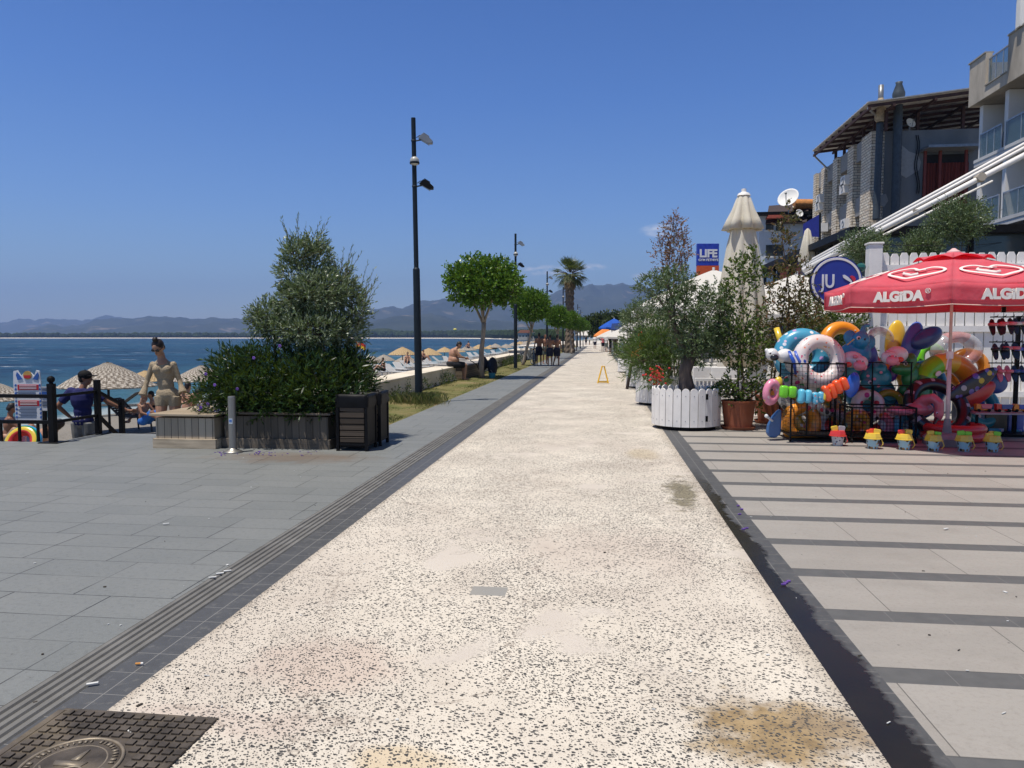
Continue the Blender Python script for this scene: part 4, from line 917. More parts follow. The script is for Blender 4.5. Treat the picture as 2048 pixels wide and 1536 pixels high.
def house(px, d, w, h, roof, label, grp=None):
    q = A(px, 674, d); t = thing('house', label, 'house', (q.x, q.y, 0), YAW, grp)
    b = MB(); b.box((-w / 2, -4, -1), (w / 2, 4, h)); b.build('wall', HW, t) if 0 else None
    o = MB(); o.box((-w / 2, -4, -1), (w / 2, 4, h)); oo = o.build('wall', HW); oo.parent = t
    o = MB(); o.prism([(-w / 2 - .4, h), (w / 2 + .4, h), (w / 2 - 1.5, h + roof), (-w / 2 + 1.5, h + roof)], 9); oo = o.build('roof', HR if roof > .6 else HW); oo.parent = t
    o = MB()
    for i in range(int(w / 2.5)): o.cb((-w / 2 + 1.4 + i * 2.4, -4.02, h * .5), (1.0, .06, 1.2))
    oo = o.build('windows', GLASS); oo.parent = t
for px, d, w, h, r_, lb_ in ((1052, 560, 12, 4.5, 2.2, 'far house with an orange tiled roof on the shore'), (1066, 560, 9, 5.2, .5, 'far pale flat roofed house right of the orange roof'), (1080, 520, 10, 4.5, .5, 'far white house behind the leaning tree'), (1096, 480, 9, 4, .5, 'far white house behind the group of boys')): house(px, d, w, h, r_, lb_)
for i in range(16): house(375 + i * 9.5 + random.uniform(-3, 3), 1760 + 90 * random.random(), random.uniform(8, 15), random.uniform(9, 14) * .6 + (i % 4), .4 + (i % 3 == 0), 'tiny pale building in the distant shore town', 'distant shore town buildings')
pg = thing('parasail', 'tiny yellow parasail over the far trees', 'parasail', A(910, 660, 900))
b = MB(); c = A(910, 659, 900); b.ell(c, (2.3, 2, 1.3), 12); b.build('canopy', mat('parasail_yellow', (.75, .65, .1), .6), pg); b = MB(); b.tube([c, c + Vector((0, 0, -3.6))], .08, 4); b.build('line', BLACKM, pg)
# ------------------------------------------------------------------ buildings on the right
RENDER = mat('beige_render', (.50, .44, .355), .85, .15, var=.1, sc=.7, dirt=((.20, .17, .13), .7), bump=.2, streak=1)
GREYR = mat('pale_grey_render', (.62, .605, .575), .8, .15, var=.06, sc=.6, dirt=((.33, .32, .30), .6), streak=1)
WARMW = mat('white_render', (.77, .75, .71), .8, .15, var=.05, sc=.6, dirt=((.5, .48, .44), .4))
ALU = mat('aluminium', (.42, .43, .44), .35, .5, metal=.5, bump=0)
CURT = mat('brown_curtain', (.16, .035, .025), .85, .1, var=.3, sc=3, stretch=(4, 4, .2))
hotel = thing('hotel', 'pale grey hotel with glass railed balconies at the right edge', 'hotel', (18, 28, 0))
b = MB(); b.box((18, 20, 0), (27, 34.3, 13)); b.build('back_wall', GREYR, hotel)
for y in (34.2, 32.2, 28.6, 25, 21.4):
    b = MB(); b.box((16, y - .14, 0 if y < 34 else 3.4), (17.998, y + .14, 11.28)); b.build('fin_wall', WARMW, hotel)
for z in (3.4, 6.2, 9.0):
    b = MB(); b.box((15.85, 20, z - .28), (17.997, 34.36, z)); b.box((15.83, 20, z - .1), (15.85, 34.36, z + .03)); b.build('balcony_slab', GREYR, hotel)
b = MB()   # top floor box with a lowered glazed opening
for lo, hi in (((15.6, 33.15, 11.3), (15.85, 34.5, 13.1)), ((15.6, 31.47, 11.3), (15.85, 33.15, 11.75)), ((15.6, 20, 11.3), (15.85, 31.47, 13.1)), ((15.85, 34.3, 11.3), (18, 34.5, 13.1)), ((15.85, 20, 11.31), (18, 34.3, 11.5))): b.box(lo, hi)
b.build('terrace_parapet', RENDER, hotel)
b = MB(); b.box((15.55, 33.15, 13.1), (15.9, 34.55, 13.16)); b.box((15.55, 20, 13.1), (15.9, 31.47, 13.16)); b.box((15.55, 31.5, 11.75), (15.9, 33.1, 11.8)); b.build('parapet_cap', CONC, hotel)
def glass_rail(y0, y1, z, x=15.93):
    b = MB(); b.box((x - .006, y0, z + .05), (x + .006, y1, z + 1.0)); g_ = b.build('glass_rail', RAILGLASS, hotel)
    b = MB(); b.bar((x, y0, z + 1.03), (x, y1, z + 1.03), .05); b.bar((x, y0, z + .05), (x, y1, z + .05), .03)
    for i in range(4): y = y0 + (y1 - y0) * i / 3; b.bar((x, y, z), (x, y, z + 1.03), .035)
    b.build('rail_frame', ALU, g_)
for z in (3.4, 6.2, 9.0):
    for y0, y1 in ((32.36, 34.05), (28.76, 32.04), (25.16, 28.44)): glass_rail(y0, y1, z)
glass_rail(31.5, 33.1, 11.82, 15.72)
for z in (3.4, 6.2, 9.0):
    for y in (33.2, 30.2, 26.8):
        b = MB(); b.box((17.94, y - .8, z + .02), (17.99, y + .8, z + 2.15)); dr = b.build('balcony_door', GLASS, hotel)
        b = MB()
        for dy in (-.8, 0, .8): b.box((17.92, y + dy - .03, z + .02), (17.938, y + dy + .03, z + 2.15))
        b.build('door_frame', ALU, dr)
b = MB(); b.box((16.1, 28.3, 0), (16.3, 34.0, 3.1)); b.build('lattice_screen', mat('lattice', (.30, .28, .25), .8, var=.4, sc=30), hotel)
b = MB(); b.bar((15.6, 30.6, 13.1), (15.6, 30.6, 15.2), .28); b.bar((14.6, 30.9, 15.2), (18, 29.4, 16.6), .35, .3); b.bar((14.4, 30.9, 15.0), (14.9, 30.9, 15.3), .5, .16); b.build('rooftop_pergola', WARMW, hotel)
def balcony_chair(p, rz, label):
    t = thing('balcony_chair', label, 'chair', p, rz, 'chairs on the hotel balconies')
    o = MB(); o.box((-.24, -.24, .40), (.24, .24, .45)); x = o.build('seat', GREYM); x.parent = t
    o = MB(); o.box((-.24, .2, .45), (.24, .24, .92)); x = o.build('backrest', GREYM); x.parent = t
    for sx_ in (-.21, .21):
        for sy_ in (-.21, .21): o = MB(); o.bar((sx_, sy_, 0), (sx_, sy_, .4), .035); x = o.build('leg', GREYM); x.parent = t
    return t
bc = balcony_chair((16.7, 33.3, 9.0), 1.2, 'grey chair on the end balcony under the concrete terrace box')
for p, rz, lb_ in (((16.8, 30.9, 9.0), .4, 'grey chair on the right balcony just below the terrace box'), ((16.8, 30.6, 6.2), 2, 'grey chair on the lower right balcony above the fence'), ((16.6, 32.4, 11.5), 1, 'grey chair behind the rooftop glass rail')): again(bc, p, rz, lb_)

# grey side building with stone pilasters and a steel roof
def yat(px, X=16.0): return XP(px, 674, X).y
B0, B1 = yat(1737), yat(1622)
GB = mat('slate_render', (.165, .175, .18), .85, .2, var=.14, sc=.5, dirt=((.26, .26, .25), .6), bump=.3, streak=1)
bb = thing('apartment_block', 'slate grey block with stone pilasters under a brown steel roof', 'building', (20, B0, 0))
b = MB(); b.box((16.6, B0, 0), (28, B1, 13.6)); b.build('wall', GB, bb)
k = NT('split_stone'); v = k.co(); sx = k.n('SeparateXYZ'); k.L(v, sx.inputs[0]); br = k.n('TexBrick'); cv = k.n('CombineXYZ'); k.L(k.math('ADD', sx.outputs[1], sx.outputs[0]), cv.inputs[0]); k.L(sx.outputs[2], cv.inputs[1]); k.L(cv.outputs[0], br.inputs['Vector'])
br.inputs['Scale'].default_value = 1; br.inputs['Brick Width'].default_value = .42; br.inputs['Row Height'].default_value = .17; br.inputs['Mortar Size'].default_value = .016
br.inputs['Color1'].default_value = (.70, .58, .44, 1); br.inputs['Color2'].default_value = (.84, .76, .62, 1); br.inputs['Mortar'].default_value = (.17, .14, .11, 1)
k.col(br.outputs['Color']); k.bump(k.math('ADD', k.math('MULTIPLY', br.outputs['Fac'], -1.5), k.noise(v, 9, 4)), 1, .05); STONE = k.done(.9, .15)
pil = [(1736, 1717), (1701, 1690), (1670, 1661), (1645, 1638), (1628, 1623)]
for a_, c_ in pil:
    b = MB(); b.box((15.85, yat(a_), 0), (16.6, yat(c_), 13.65)); b.build('pilaster', STONE, bb)
for (a0, a1), (c0_, c1) in zip(pil, pil[1:]):
    y0, y1 = yat(a1), yat(c0_)
    for z in (1.2, 4.6, 8.0, 11.4):
        b = MB(); b.box((16.05, y0, z + 1.1), (16.6, y1, z + 2.25)); b.build('spandrel', mat('spandrel_grey', (.30, .29, .275), .8, var=.1), bb)
        b = MB(); b.box((16.5, y0 + .15, z - .95), (16.58, y1 - .15, z + 1.05)); w_ = b.build('window', GLASS, bb)
        b = MB(); b.box((16.40, (y0 + y1) / 2 - .04, z - .95), (16.49, (y0 + y1) / 2 + .04, z + 1.05)); b.box((16.3, y0 + .02, z - 1.08), (16.5, y1 - .02, z - .96)); b.build('window_frame', WARMW, w_)
b = MB()   # shop floor hood
b.box((13.9, B0 - 1.5, 5.1), (16, B1, 5.5)); b.build('canopy', BLACKM, bb)
STEELB = mat('brown_steel', (.06, .028, .022), .7, .3, var=.3)
b = MB(); z_ = lambda x: 14.7 + (x - 14.9) * .105
for y0, y1 in ((B0 - 2.1, B1 - 3.2),):
    n = 44
    P = [[(x, y0 + (y1 - y0) * i / n, z_(x) + .05 * (i % 2)) for x in (14.9, 17, 20, 26)] for i in range(n + 1)]
b.grid(P); b.build('roof_sheet', mat('roof_sheet', (.66, .61, .54), .6, .3, var=.2), bb, solid=.06)
b = MB()
for i in range(9):
    y = B0 - 1.9 + (B1 - B0 - 1.6) * i / 8; b.bar((14.95, y, z_(14.95) - .18), (26, y, z_(26) - .18), .12, .16)
for x in (15.0, 16.3, 18.5, 21, 24): b.bar((x, B0 - 2.1, z_(x) - .34), (x, B1 - 3.2, z_(x) - .34), .12, .14)
b.build('roof_beams', STEELB, bb)
for i in range(6):
    y = B0 - .9 + (B1 - B0 - 3) * i / 5; b = MB(); b.bar((16.3, y, 13.4), (16.3, y, z_(16.3) - .4), .16); b.build('roof_post', STEELB, bb)
for x in (18.5, 21, 24): b = MB(); b.bar((x, B0 + .3, 13.4), (x, B0 + .3, z_(x) - .3), .16); b.build('roof_post', STEELB, bb)
b = MB(); b.bar((16.2, B0 + .2, 14.5), (14.95, B0 - 1.9, z_(15) - .3), .1); b.bar((16.1, B1 - 3.4, 13.2), (14.95, B1 - 3.3, z_(15) - .3), .1); b.build('roof_brace', ALU, bb)
for px, top, r_, lo in ((1760, 246, .19, 440), (1797, 204, .24, 470)):
    a_, c_ = YP(px, top, B0 - .5), YP(px + (-8 if px < 1780 else -8), lo, B0 - .5); n = 60
    b = MB(); b.tube([a_.lerp(c_, i / n) for i in range(n + 1)], [r_ * (1 + .05 * (i % 2)) for i in range(n + 1)], 16)
    if px < 1780: q = a_; b.lathe([(.16, .5), (.18, .05), (.30, -.05), (.30, -.7), (.19, -.85)], 16, q + Vector((0, 0, .9)), mi=1, cap=False); b.lathe([(.145, 0), (.145, 1.25)], 16, q + Vector((0, 0, .9)), mi=2)
    else: b.lathe([(.22, -.1), (.34, .35), (.34, .5), (.17, 1.0), (.20, 1.12), (.0, 1.12)], 16, a_)
    b.build('flue', [mat('flue_paint', (.05, .065, .08), .55, .3, var=.2), mat('rusty_cowl', (.42, .33, .22), .7, var=.4, sc=8), GREYM], bb, smooth=True)
y = B0 - .02
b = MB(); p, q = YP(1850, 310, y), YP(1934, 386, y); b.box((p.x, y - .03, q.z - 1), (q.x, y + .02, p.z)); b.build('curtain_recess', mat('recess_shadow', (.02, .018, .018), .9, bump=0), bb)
b = MB(); n = 60
b.grid([[(p.x + (q.x - p.x) * i / n, y - .12 + .05 * math.sin(i * 1.3), z) for z in (q.z - .8, p.z - .5)] for i in range(n + 1)]); b.build('curtain', CURT, bb, smooth=True)
b = MB()
for px in (1850, 1880, 1932): s0 = YP(px, 300, y - .25); b.bar((s0.x, y - .3, q.z - 1), (s0.x, y - .3, p.z + .3), .14)
b.build('curtain_posts', mat('red_steel', (.16, .03, .02), .6), bb)
b = MB(); b.box((p.x - .3, y - 1.2, p.z + .15), (q.x + .3, y - .03, p.z + .3)); b.build('awning', GREYM, bb)
b = MB(); c = YP(1813, 322, y); b.prism([(x * .045, z * .045) for x, z in ((-13, 16), (-6, 20), (3, 12), (14, 8), (18, -2), (16, -12), (0, -22), (-12, -14))], .02, c); BP = mat('bare_plaster', (.32, .32, .31), .9, var=.1); b.build('bare_plaster', BP, bb); b = MB(); c = YP(1762, 402, y); b.prism([(x * .045, z * .045) for x, z in ((-9, 6), (6, 9), (9, 0), (4, -8), (-7, -3))], .02, c); b.build('bare_plaster', BP, bb)
b = MB()
for px0, px1 in ((1832, 1834), (1836, 1840)): b.tube([YP(px0 + 3 * math.sin(i), 270 + i * 13, y - .06) for i in range(10)], .025, 5)
b.build('cables', BLACKM, bb)
ac = None
for px, py in ((1690, 362), (1688, 378), (1640, 398), (1638, 413), (1690, 448), (1644, 456)):
    c = XP(px, py, 15.7); t = thing('air_conditioner', 'white air conditioner unit on the stone pilaster facade at %s' % {362: 'the upper middle', 378: 'the middle, under another unit', 398: 'the far end', 413: 'the far end, under another unit', 448: 'the lowest middle bay', 456: 'the lowest far bay'}[py], 'air conditioner', c, 0, 'air conditioners on the slate grey block')
    o = MB(); o.box((-.16, -.42, -.3), (.3, .42, .3)); x = o.build('casing', WHITE); x.parent = t
    o = MB(); o.torus((-.165, -.1, 0), .2, .02, rot(0, 90, 0), 20, 6); o.torus((-.165, -.1, 0), .12, .012, rot(0, 90, 0), 20, 6); x = o.build('grille', GREYM); x.parent = t
def dish(c, r, az, el, label):
    t = thing('satellite_dish', label, 'satellite dish', c); M = rot(0, 0, az) @ rot(el, 0, 0)
    b = MB(); b.lathe([(r * i / 8, .28 * r * (i / 8) ** 2) for i in range(9)], 28, c, M @ rot(180, 0, 0) if 0 else M, cap=False); b.build('reflector', WARMW, t, smooth=True, solid=.02)
    b = MB(); f = Vector(c) + M @ Vector((0, 0, r * .9)); b.tube([Vector(c) + M @ Vector((0, -r * .9, .25 * r)), f], .03 * r + .01, 6); b.ell(f, r * .12, 8); b.tube([Vector(c), Vector(c) + Vector((0, .1, -r * 1.5))], .05, 6); b.build('feed_arm', GREYM, t); return t
dish(YP(1820, 247, B0 + .2), .3, 20, 70, 'small white satellite dish under the brown steel roof')
# small white building farther along, solar water heater on its roof
d = 62.0; px0, px1 = 1514, 1650
wb = thing('white_house', 'small bluish white building with solar panels behind the closed parasol', 'building', A(1580, 674, d)); wb.location.z = 0
lft, rgt = A(px0, 674, d), A(px1, 674, d)
ht = A(1540, 432, d).z
b = MB(); b.box((lft.x, lft.y, 0), (rgt.x, lft.y + 8, ht)); b.build('wall', mat('bluish_white', (.55, .60, .66), .85, var=.06, dirt=((.4, .42, .45), .4)), wb)
b = MB(); b.box((lft.x - .5, lft.y - .7, ht), (rgt.x, lft.y + 8, ht + .22)); b.build('roof', BLACKM, wb)
for x0, y0, x1, y1 in ((1532, 440, 1547, 460), (1552, 442, 1566, 462), (1532, 490, 1566, 512)):
    a_, c_ = YP(x0, y0, lft.y - .05), YP(x1, y1, lft.y - .05); b = MB(); b.box((a_.x, lft.y - .06, c_.z), (c_.x, lft.y + .02, a_.z)); w_ = b.build('window', GLASS, wb)
    b = MB(); b.box((a_.x - .1, lft.y - .09, c_.z - .12), (c_.x + .1, lft.y - .02, c_.z)); b.build('sill', WARMW, w_)
a_ = YP(1550, 442, lft.y); b = MB(); b.prism([(-.5, 0), (1.4, 0), (1.3, .25), (-.4, .25)], .8, YP(1545, 440, lft.y - .4) + Vector((0, 0, .1))); b.build('awning', mat('red_awning', (.4, .09, .06), .8), wb)
b = MB(); a_, c_ = A(1548, 432, d), A(1582, 436, d); M = rot(35, 0, 5)
for px in (1560, 1590, 1610): b.cb(A(px, 428, d), (2.0, .1, 2.4), 0, rot(-45, 0, -20))
b.build('solar_panel', mat('solar_panel', (.035, .018, .02), .25, .6), wb)
b = MB(); c = A(1602, 408, d); b.tube([c - Vector((.6, 0, 0)), c + Vector((2.2, .4, 0))], .42, 16); b.build('water_tank', mat('orange_tank', (.50, .21, .06), .6, var=.3), wb)
dish(A(1578, 398, d - 1), .85, -35, 62, 'big white satellite dish on the small white building'); dish(A(1598, 427, d - 2), .32, 20, 70, 'little white satellite dish below the orange tank')
bp = thing('blue_banner', 'deep blue sloping banner screen beside the slate grey block', 'banner', A(1615, 470, 46))
b = MB(); P_ = [A(1607, 472, 46), A(1640, 474, 43), A(1640, 428, 43), A(1607, 448, 46)]; b.add(P_, [(0, 1, 2, 3)]); b.build('cloth', mat('deep_blue_cloth', (.022, .03, .24), .7, .2), bp, solid=.05); b = MB(); b.bar(A(1640, 500, 43), A(1640, 425, 43), .08); b.build('pole', BLACKM, bp)

t = thing('cable', 'thin slack cable from the fence post to the hotel', 'cable', YP(1752, 490, 15.2)); b = MB(); p, q = YP(1752, 489, 15.2), XP(2046, 478, 15.8)
b.tube([p.lerp(q, i / 12) - Vector((0, 0, .12 * math.sin(math.pi * i / 12))) for i in range(13)], .008, 5); b.build('wire', BLACKM, t)
# restaurant pavilion and its awning rails
pv_ = thing('glass_pavilion', 'dark glass restaurant pavilion behind the white fence', 'pavilion', (12, 30, 0))
b = MB(); b.box((8.6, 26.5, 0), (15.8, 26.56, 4.9)); b.box((8.6, 26.56, 0), (8.66, 42, 4.9)); b.build('glazing', GLASS, pv_)
b = MB(); b.box((8.2, 26, 4.9), (16, 42, 5.15)); b.build('roof', BLACKM, pv_)
for x in (8.6, 10.4, 12.2, 14, 15.7): b = MB(); b.bar((x, 26.42, 0), (x, 26.42, 4.9), .12); b.build('mullion', BLACKM, pv_)
for y in (29, 32, 35, 38, 41): b = MB(); b.bar((8.5, y, 0), (8.5, y, 4.9), .12); b.build('mullion', BLACKM, pv_)
b = MB(); b.box((8.4, 26.35, 3.2), (15.8, 26.46, 3.3)); b.build('transom', BLACKM, pv_)
aw = thing('awning', 'white retracted awning rails sloping down from the hotel', 'awning', (16, 30, 8))
for i, (a_, c_, Y, w) in enumerate((((2070, 276), (1602, 532), 24.6, .05), ((2070, 284), (1604, 536), 24.3, .05), ((2070, 299), (1606, 541), 24, .08), ((1985, 362), (1610, 548), 25, .036))):
    b = MB(); p, q = YP(*a_, Y), YP(*c_, Y); p = p + (p - q) * (.45 if i < 3 else 0); b.tube([p, q], w, 12); r_ = b.build('rail', WHITE, aw, smooth=True)
    if i == 2:
        for f_, z_s in ((.47, (.2, .2, .2)), (.66, (.16, .15, .15)), (.8, (.18, .17, .16))):
            b = MB(); m = p.lerp(q, f_); b.cb(m, z_s)
            if f_ < .5: b.tube([m + Vector((0, -.16, .02)), m + Vector((0, .12, .02))], .125, 12)
            b.build('joint', RENDER, r_)

# ------------------------------------------------------------------ white picket fence and the kiosk round sign
fn = thing('picket_fence', 'tall white picket fence behind the beach toy stall', 'fence', (8, 15.2, 0))
xl = YP(1743, 674, 15.2).x
b = MB(); b.box((xl - .12, 15.08, 0), (xl + .12, 15.32, 3.28)); b.box((xl - .14, 15.06, 3.28), (xl + .14, 15.34, 3.32)); b.build('post', WHITE, fn, bev=.01)
b = MB(); n = 34; random.seed(2)
for i in range(n):
    x = xl + .225 + i * .1755; h = 3.12 + .012 * random.uniform(-1, 1); w = .076
    b.prism([(-w, .05), (w, .05), (w, h - .07), (w * .55, h), (-w * .55, h), (-w, h - .07)], .03, (x, 15.25 + .004 * random.uniform(-1, 1), 0))
    b.cb((x, 15.232, h - .18), (.012, .006, .012), 1)
b.build('pickets', [WHITE, GREYM], fn, bev=.004)
for z in (.35, 1.6, 2.78):
    b = MB(); b.box((xl + .12, 15.17, z), (xl + 6.3, 15.225, z + .11)); b.build('rail', WHITE, fn)
ju = thing('round_sign', 'round blue sign lettered JU with a white rim beside the fence', 'sign', A(1671, 564, 13.6))
c = A(1671, 564, 13.6); M = rot(0, 0, math.degrees(YAW) - 6); rr = 50 * 13.6 / F
JB = mat('sign_blue_face', (.022, .042, .29), .35, .4, var=.05, bump=0)
b = MB(); b.tube([c - M @ Vector((0, .05, 0)), c + M @ Vector((0, .05, 0))], rr, 56); b.build('drum', BLACKM, ju)
b = MB(); b.lathe([(.0, 0), (rr * .985, 0)], 56, c - M @ Vector((0, .054, 0)), M @ rot(90), cap=False); b.build('face', JB, ju)
b = MB(); b.lathe([(rr * .86, .0), (rr * .865, .008), (rr * .945, .008), (rr * .95, 0)], 56, c - M @ Vector((0, .055, 0)), M @ rot(90), cap=False); b.build('rim', WHITE, ju)
TM = M @ rot(90, 0, 0)
LW_ = mat('letter_white', (.72, .72, .73), .4, .3, var=.02, bump=0)
o = text('JU', LW_, .34, c + M @ Vector((-.15, -.062, .0)), TM, ju, 'lettering', .006, bold=.006); o.scale = (.74, 1, 1)
b = MB(); s1 = rr / 50 / 4.57
pts = [(377, 372), (395, 370), (425, 390), (455, 420), (468, 452), (460, 456), (440, 432), (405, 412), (382, 395)]
b.prism([((x - 327) * s1, (432 - y) * s1) for x, y in pts][::-1], .012, c + M @ Vector((0, -.062, 0)), M); b.prism([((x - 327) * s1, (432 - y) * s1) for x, y in [(440, 385), (458, 376), (480, 386), (492, 406), (486, 440), (474, 440), (462, 412)]][::-1], .010, c + M @ Vector((0, -.06, 0)), M, 1)
b.build('spoon_emblem', [LW_, mat('emblem_red', (.55, .03, .06), .4, bump=0)], ju)
b = MB(); b.bar(c + Vector((rr * .9, .05, .1)), (xl - .1, 15.15, c.z + .1), .05); b.bar(c + Vector((rr * .9, .05, -.1)), (xl - .1, 15.15, c.z - .1), .05); b.build('bracket', WHITE, ju)
b = MB(); q = YP(1722, 535, 15.1); b.ell(q, .09, 12); b.build('lamp', mat('green_glass_lamp', (.02, .10, .09), .2), ju)

# ------------------------------------------------------------------ red parasol
pole = A(1901, 674, 10.3); pole.z = 0; R8 = 1.64; az0 = math.atan2(-pole.y, -pole.x)
k = NT('red_canvas'); v = k.co(); f = k.noise(v, 2.2, 6, .65); k.col(k.mix(k.ramp(f, .35, .7), (.78, .16, .21), (.84, .24, .29))); k.bump(k.noise(v, 5, 3), .35, .05); k.done(.7, .2)
t_ = k.n('BsdfTranslucent'); t_.inputs[0].default_value = (.95, .12, .18, 1); mx = k.n('MixShader'); mx.inputs[0].default_value = .52; k.L(k.b.outputs[0], mx.inputs[1]); k.L(t_.outputs[0], mx.inputs[2]); k.L(mx.outputs[0], k.out.inputs[0]); REDC = k.m
pr = thing('parasol', 'red octagonal parasol lettered ALGiDA over the beach toys', 'parasol', pole)
PP = lambda r, a, z: pole + Vector((r * math.cos(a), r * math.sin(a), z))
rimz, apz = 2.165, 2.655
def slope(f): return apz + (rimz - apz) * (.86 * f + .14 * f * f)
b = MB(); b.tube([pole, PP(0, 0, 1.28)], .027, 12, 0); b.tube([PP(0, 0, 1.2), PP(0, 0, 2.66)], .02, 12, 0); b.build('pole', mat('cream_pole', (.62, .48, .43), .4, .4), pr, smooth=True)
b = MB(); b.tube([PP(0, 0, 1.2), PP(0, 0, 1.3)], .045, 14); b.torus(PP(.06, 1.2, 1.25), .035, .01, rot(90, 0, 30), 14, 6); b.tube([PP(.045, 4, 1.25), PP(.12, 4, 1.05)], .008, 6); b.build('clamp', WHITE, pr)
b = MB(); b.lathe([(.30, 0), (.30, .10), (.24, .15), (.06, .16), (.04, .36)], 26, pole); b.build('base', mat('cast_stone', (.27, .25, .23), .9), pr)
b = MB(); bv = MB(); be = MB(); nU, nV = 12, 8
for kx in range(8):
    a0, a1 = az0 + kx * math.pi / 4, az0 + (kx + 1) * math.pi / 4; P = []
    for j in range(nV + 1):
        f = .06 + .94 * j / nV; row = []
        for i in range(nU + 1):
            u = i / nU; q = PP(R8 * f, a0, slope(f)).lerp(PP(R8 * f, a1, slope(f)), u); q.z -= .035 * f * math.sin(math.pi * u) + .01 * mn.noise(q * 3); row.append(q)
        P.append(row)
    b.grid(P)
    V_ = []
    for j in range(5):
        row = []
        for i in range(nU + 1):
            u = i / nU; q = PP(R8 * 1.003, a0, rimz).lerp(PP(R8 * 1.003, a1, rimz), u); nrm_ = Vector((math.cos((a0 + a1) / 2), math.sin((a0 + a1) / 2), 0))
            q += nrm_ * (.012 * math.sin(u * 9 + kx) * j / 4 - .02 * j / 4); q.z += -.035 * math.sin(math.pi * u) - .27 * j / 4 * (1 - .05 * math.sin(math.pi * u)); row.append(q)
        V_.append(row)
    bv.grid(V_[::-1]); be.tube([V_[-1][i] for i in range(nU + 1)], .006, 5)
b.build('canopy', REDC, pr, smooth=True, solid=.004); bv.build('valance', REDC, pr, smooth=True, solid=.004); be.build('hem', mat('pale_hem', (.72, .5, .42), .7, bump=0), pr)
b = MB()
for kx in range(8):
    a0, a1 = az0 + kx * math.pi / 4, az0 + (kx + 1) * math.pi / 4; P = []
    for j in range(5):
        f = .03 + .27 * j / 4; P.append([PP(R8 * f, a0, slope(f) + .025 + .015 * f).lerp(PP(R8 * f, a1, slope(f) + .025), i / 8) + Vector((0, 0, .05 * (j / 4) ** 2 * math.sin(math.pi * i / 8))) for i in range(9)])
    b.grid(P)
b.build('vent', REDC, pr, smooth=True, solid=.004)
b = MB(); b.lathe([(.09, 0), (.085, .03), (.05, .05), (.02, .075)], 16, PP(0, 0, 2.645)); b.build('finial', mat('pink_finial', (.66, .42, .40), .5), pr)
b = MB()
for kx in range(8): a0 = az0 + kx * math.pi / 4; b.bar(PP(.04, a0, 2.58), PP(R8 * .99, a0, rimz - .02), .018, .022)
for kx in range(8): a0 = az0 + kx * math.pi / 4; b.bar(PP(.05, a0, 2.15), PP(R8 * .5, a0, slope(.5) - .03), .015)
b.build('ribs', mat('rib_metal', (.4, .38, .36), .4, metal=.3), pr)
LOGO = mat('logo_white', (.78, .72, .66), .6, .2, var=.05, bump=0)
def heart(sc_):
    out = []
    for t in np.linspace(0, 2 * math.pi, 61):
        x, y = math.cos(t), .62 * math.sin(t)
        y = y - .34 * math.exp(-(x / .22) ** 2) if y > 0 else y * (1 + .35 * math.exp(-(x / .4) ** 2)) * (1 - .25 * abs(x))
        out.append((sc_ * x, sc_ * y))
    return out
for kx in (-3, -2, -1, 0, 1):
    am = az0 - (kx + .5) * math.pi / 4 if 0 else az0 + (kx + .5) * math.pi / 4
    nrm_ = Vector((math.cos(am), math.sin(am), 0)); ex = Vector((-math.sin(am), math.cos(am), 0))
    ap = R8 * math.cos(math.pi / 8)
    M3 = Matrix((ex, Vector((0, 0, 1)), nrm_)).transposed()
    text('ALGiDA', LOGO, .165, pole + nrm_ * (ap + .018) + Vector((0, 0, rimz - .16)), M3, pr, 'lettering', .007, bold=.010, sp=1.04)
    text('®', LOGO, .085, pole + nrm_ * (ap + .018) + ex * .36 + Vector((0, 0, rimz - .105)), M3, pr, 'lettering', .007)
    fz = lambda f: pole + nrm_ * (ap * f) + Vector((0, 0, slope(f) - .02 * f))
    o = fz(.70); ey = (fz(.5) - fz(.85)).normalized(); nn_ = ex.cross(ey)
    b = MB()
    for s_, w in ((.36, .024), (.17, .021)):
        hp = heart(s_); pts = [o + ex * x * .95 + ey * (y * .95) + nn_ * .03 for x, y in hp]
        if s_ < .2: pts = pts[9:50]
        b.tube(pts, w * .8, 6, flat=.35)
    b.build('heart_emblem', LOGO, pr)

# ------------------------------------------------------------------ picket planters and potted plants
def ring_planter(R_, h, n, label, sq=1.0):
    t = thing('picket_planter', label, 'planter', (0, 0, 0), 0, 'white picket planters along the path edge')
    b = MB(); w = math.pi * R_ / n * .94
    for i in range(n):
        a = 2 * math.pi * i / n; M = rot(0, 0, math.degrees(a) + 90)
        arc = [(w * math.cos(t_), h - w + w * math.sin(t_)) for t_ in np.linspace(0, math.pi, 7)]
        b.prism([(-w, .06), (w, .06)] + arc, .022, (R_ * math.cos(a) * sq, R_ * math.sin(a), 0), M)
        for z in (.16, h - .12): b.cb((1.022 * R_ * math.cos(a) * sq, 1.022 * R_ * math.sin(a), z), (.012, .012, .012), 1)
    b.build('pickets', [WHITE, GREYM], t, bev=.003)
    b = MB(); b.lathe([(R_ * .95, .1), (R_ * .95, h - .14)], 32); b.lathe([(R_ * .88, 0), (R_ * .88, .1)], 24); b.build('liner', BLACKM, t)
    b = MB(); b.lathe([(0, h - .12), (R_ * .94, h - .13)], 24, cap=False); b.build('soil', SOIL, t)
    return t
pc = G(1371, 862) ; pc = pc + (pc - Vector((0, 0, 0))).normalized() * .5
RP = ring_planter(.545, .68, 26, 'large round white picket planter holding the olive tree'); RP.location = (pc.x, pc.y, 0)
b = MB()
for z in (.2, .55): b.cb(pc + Vector((.27, -.50, z)), (.035, .02, .09), 0, rot(0, 0, 28))
b.build('hinges', BLACKM, RP)
others = [(1318, 812, .93, 'second white picket planter, behind the large one'), (1284, 777, .85, 'white picket planter behind the leaning menu easel'), (1258, 746, .85, 'farthest white picket planter in the row')]
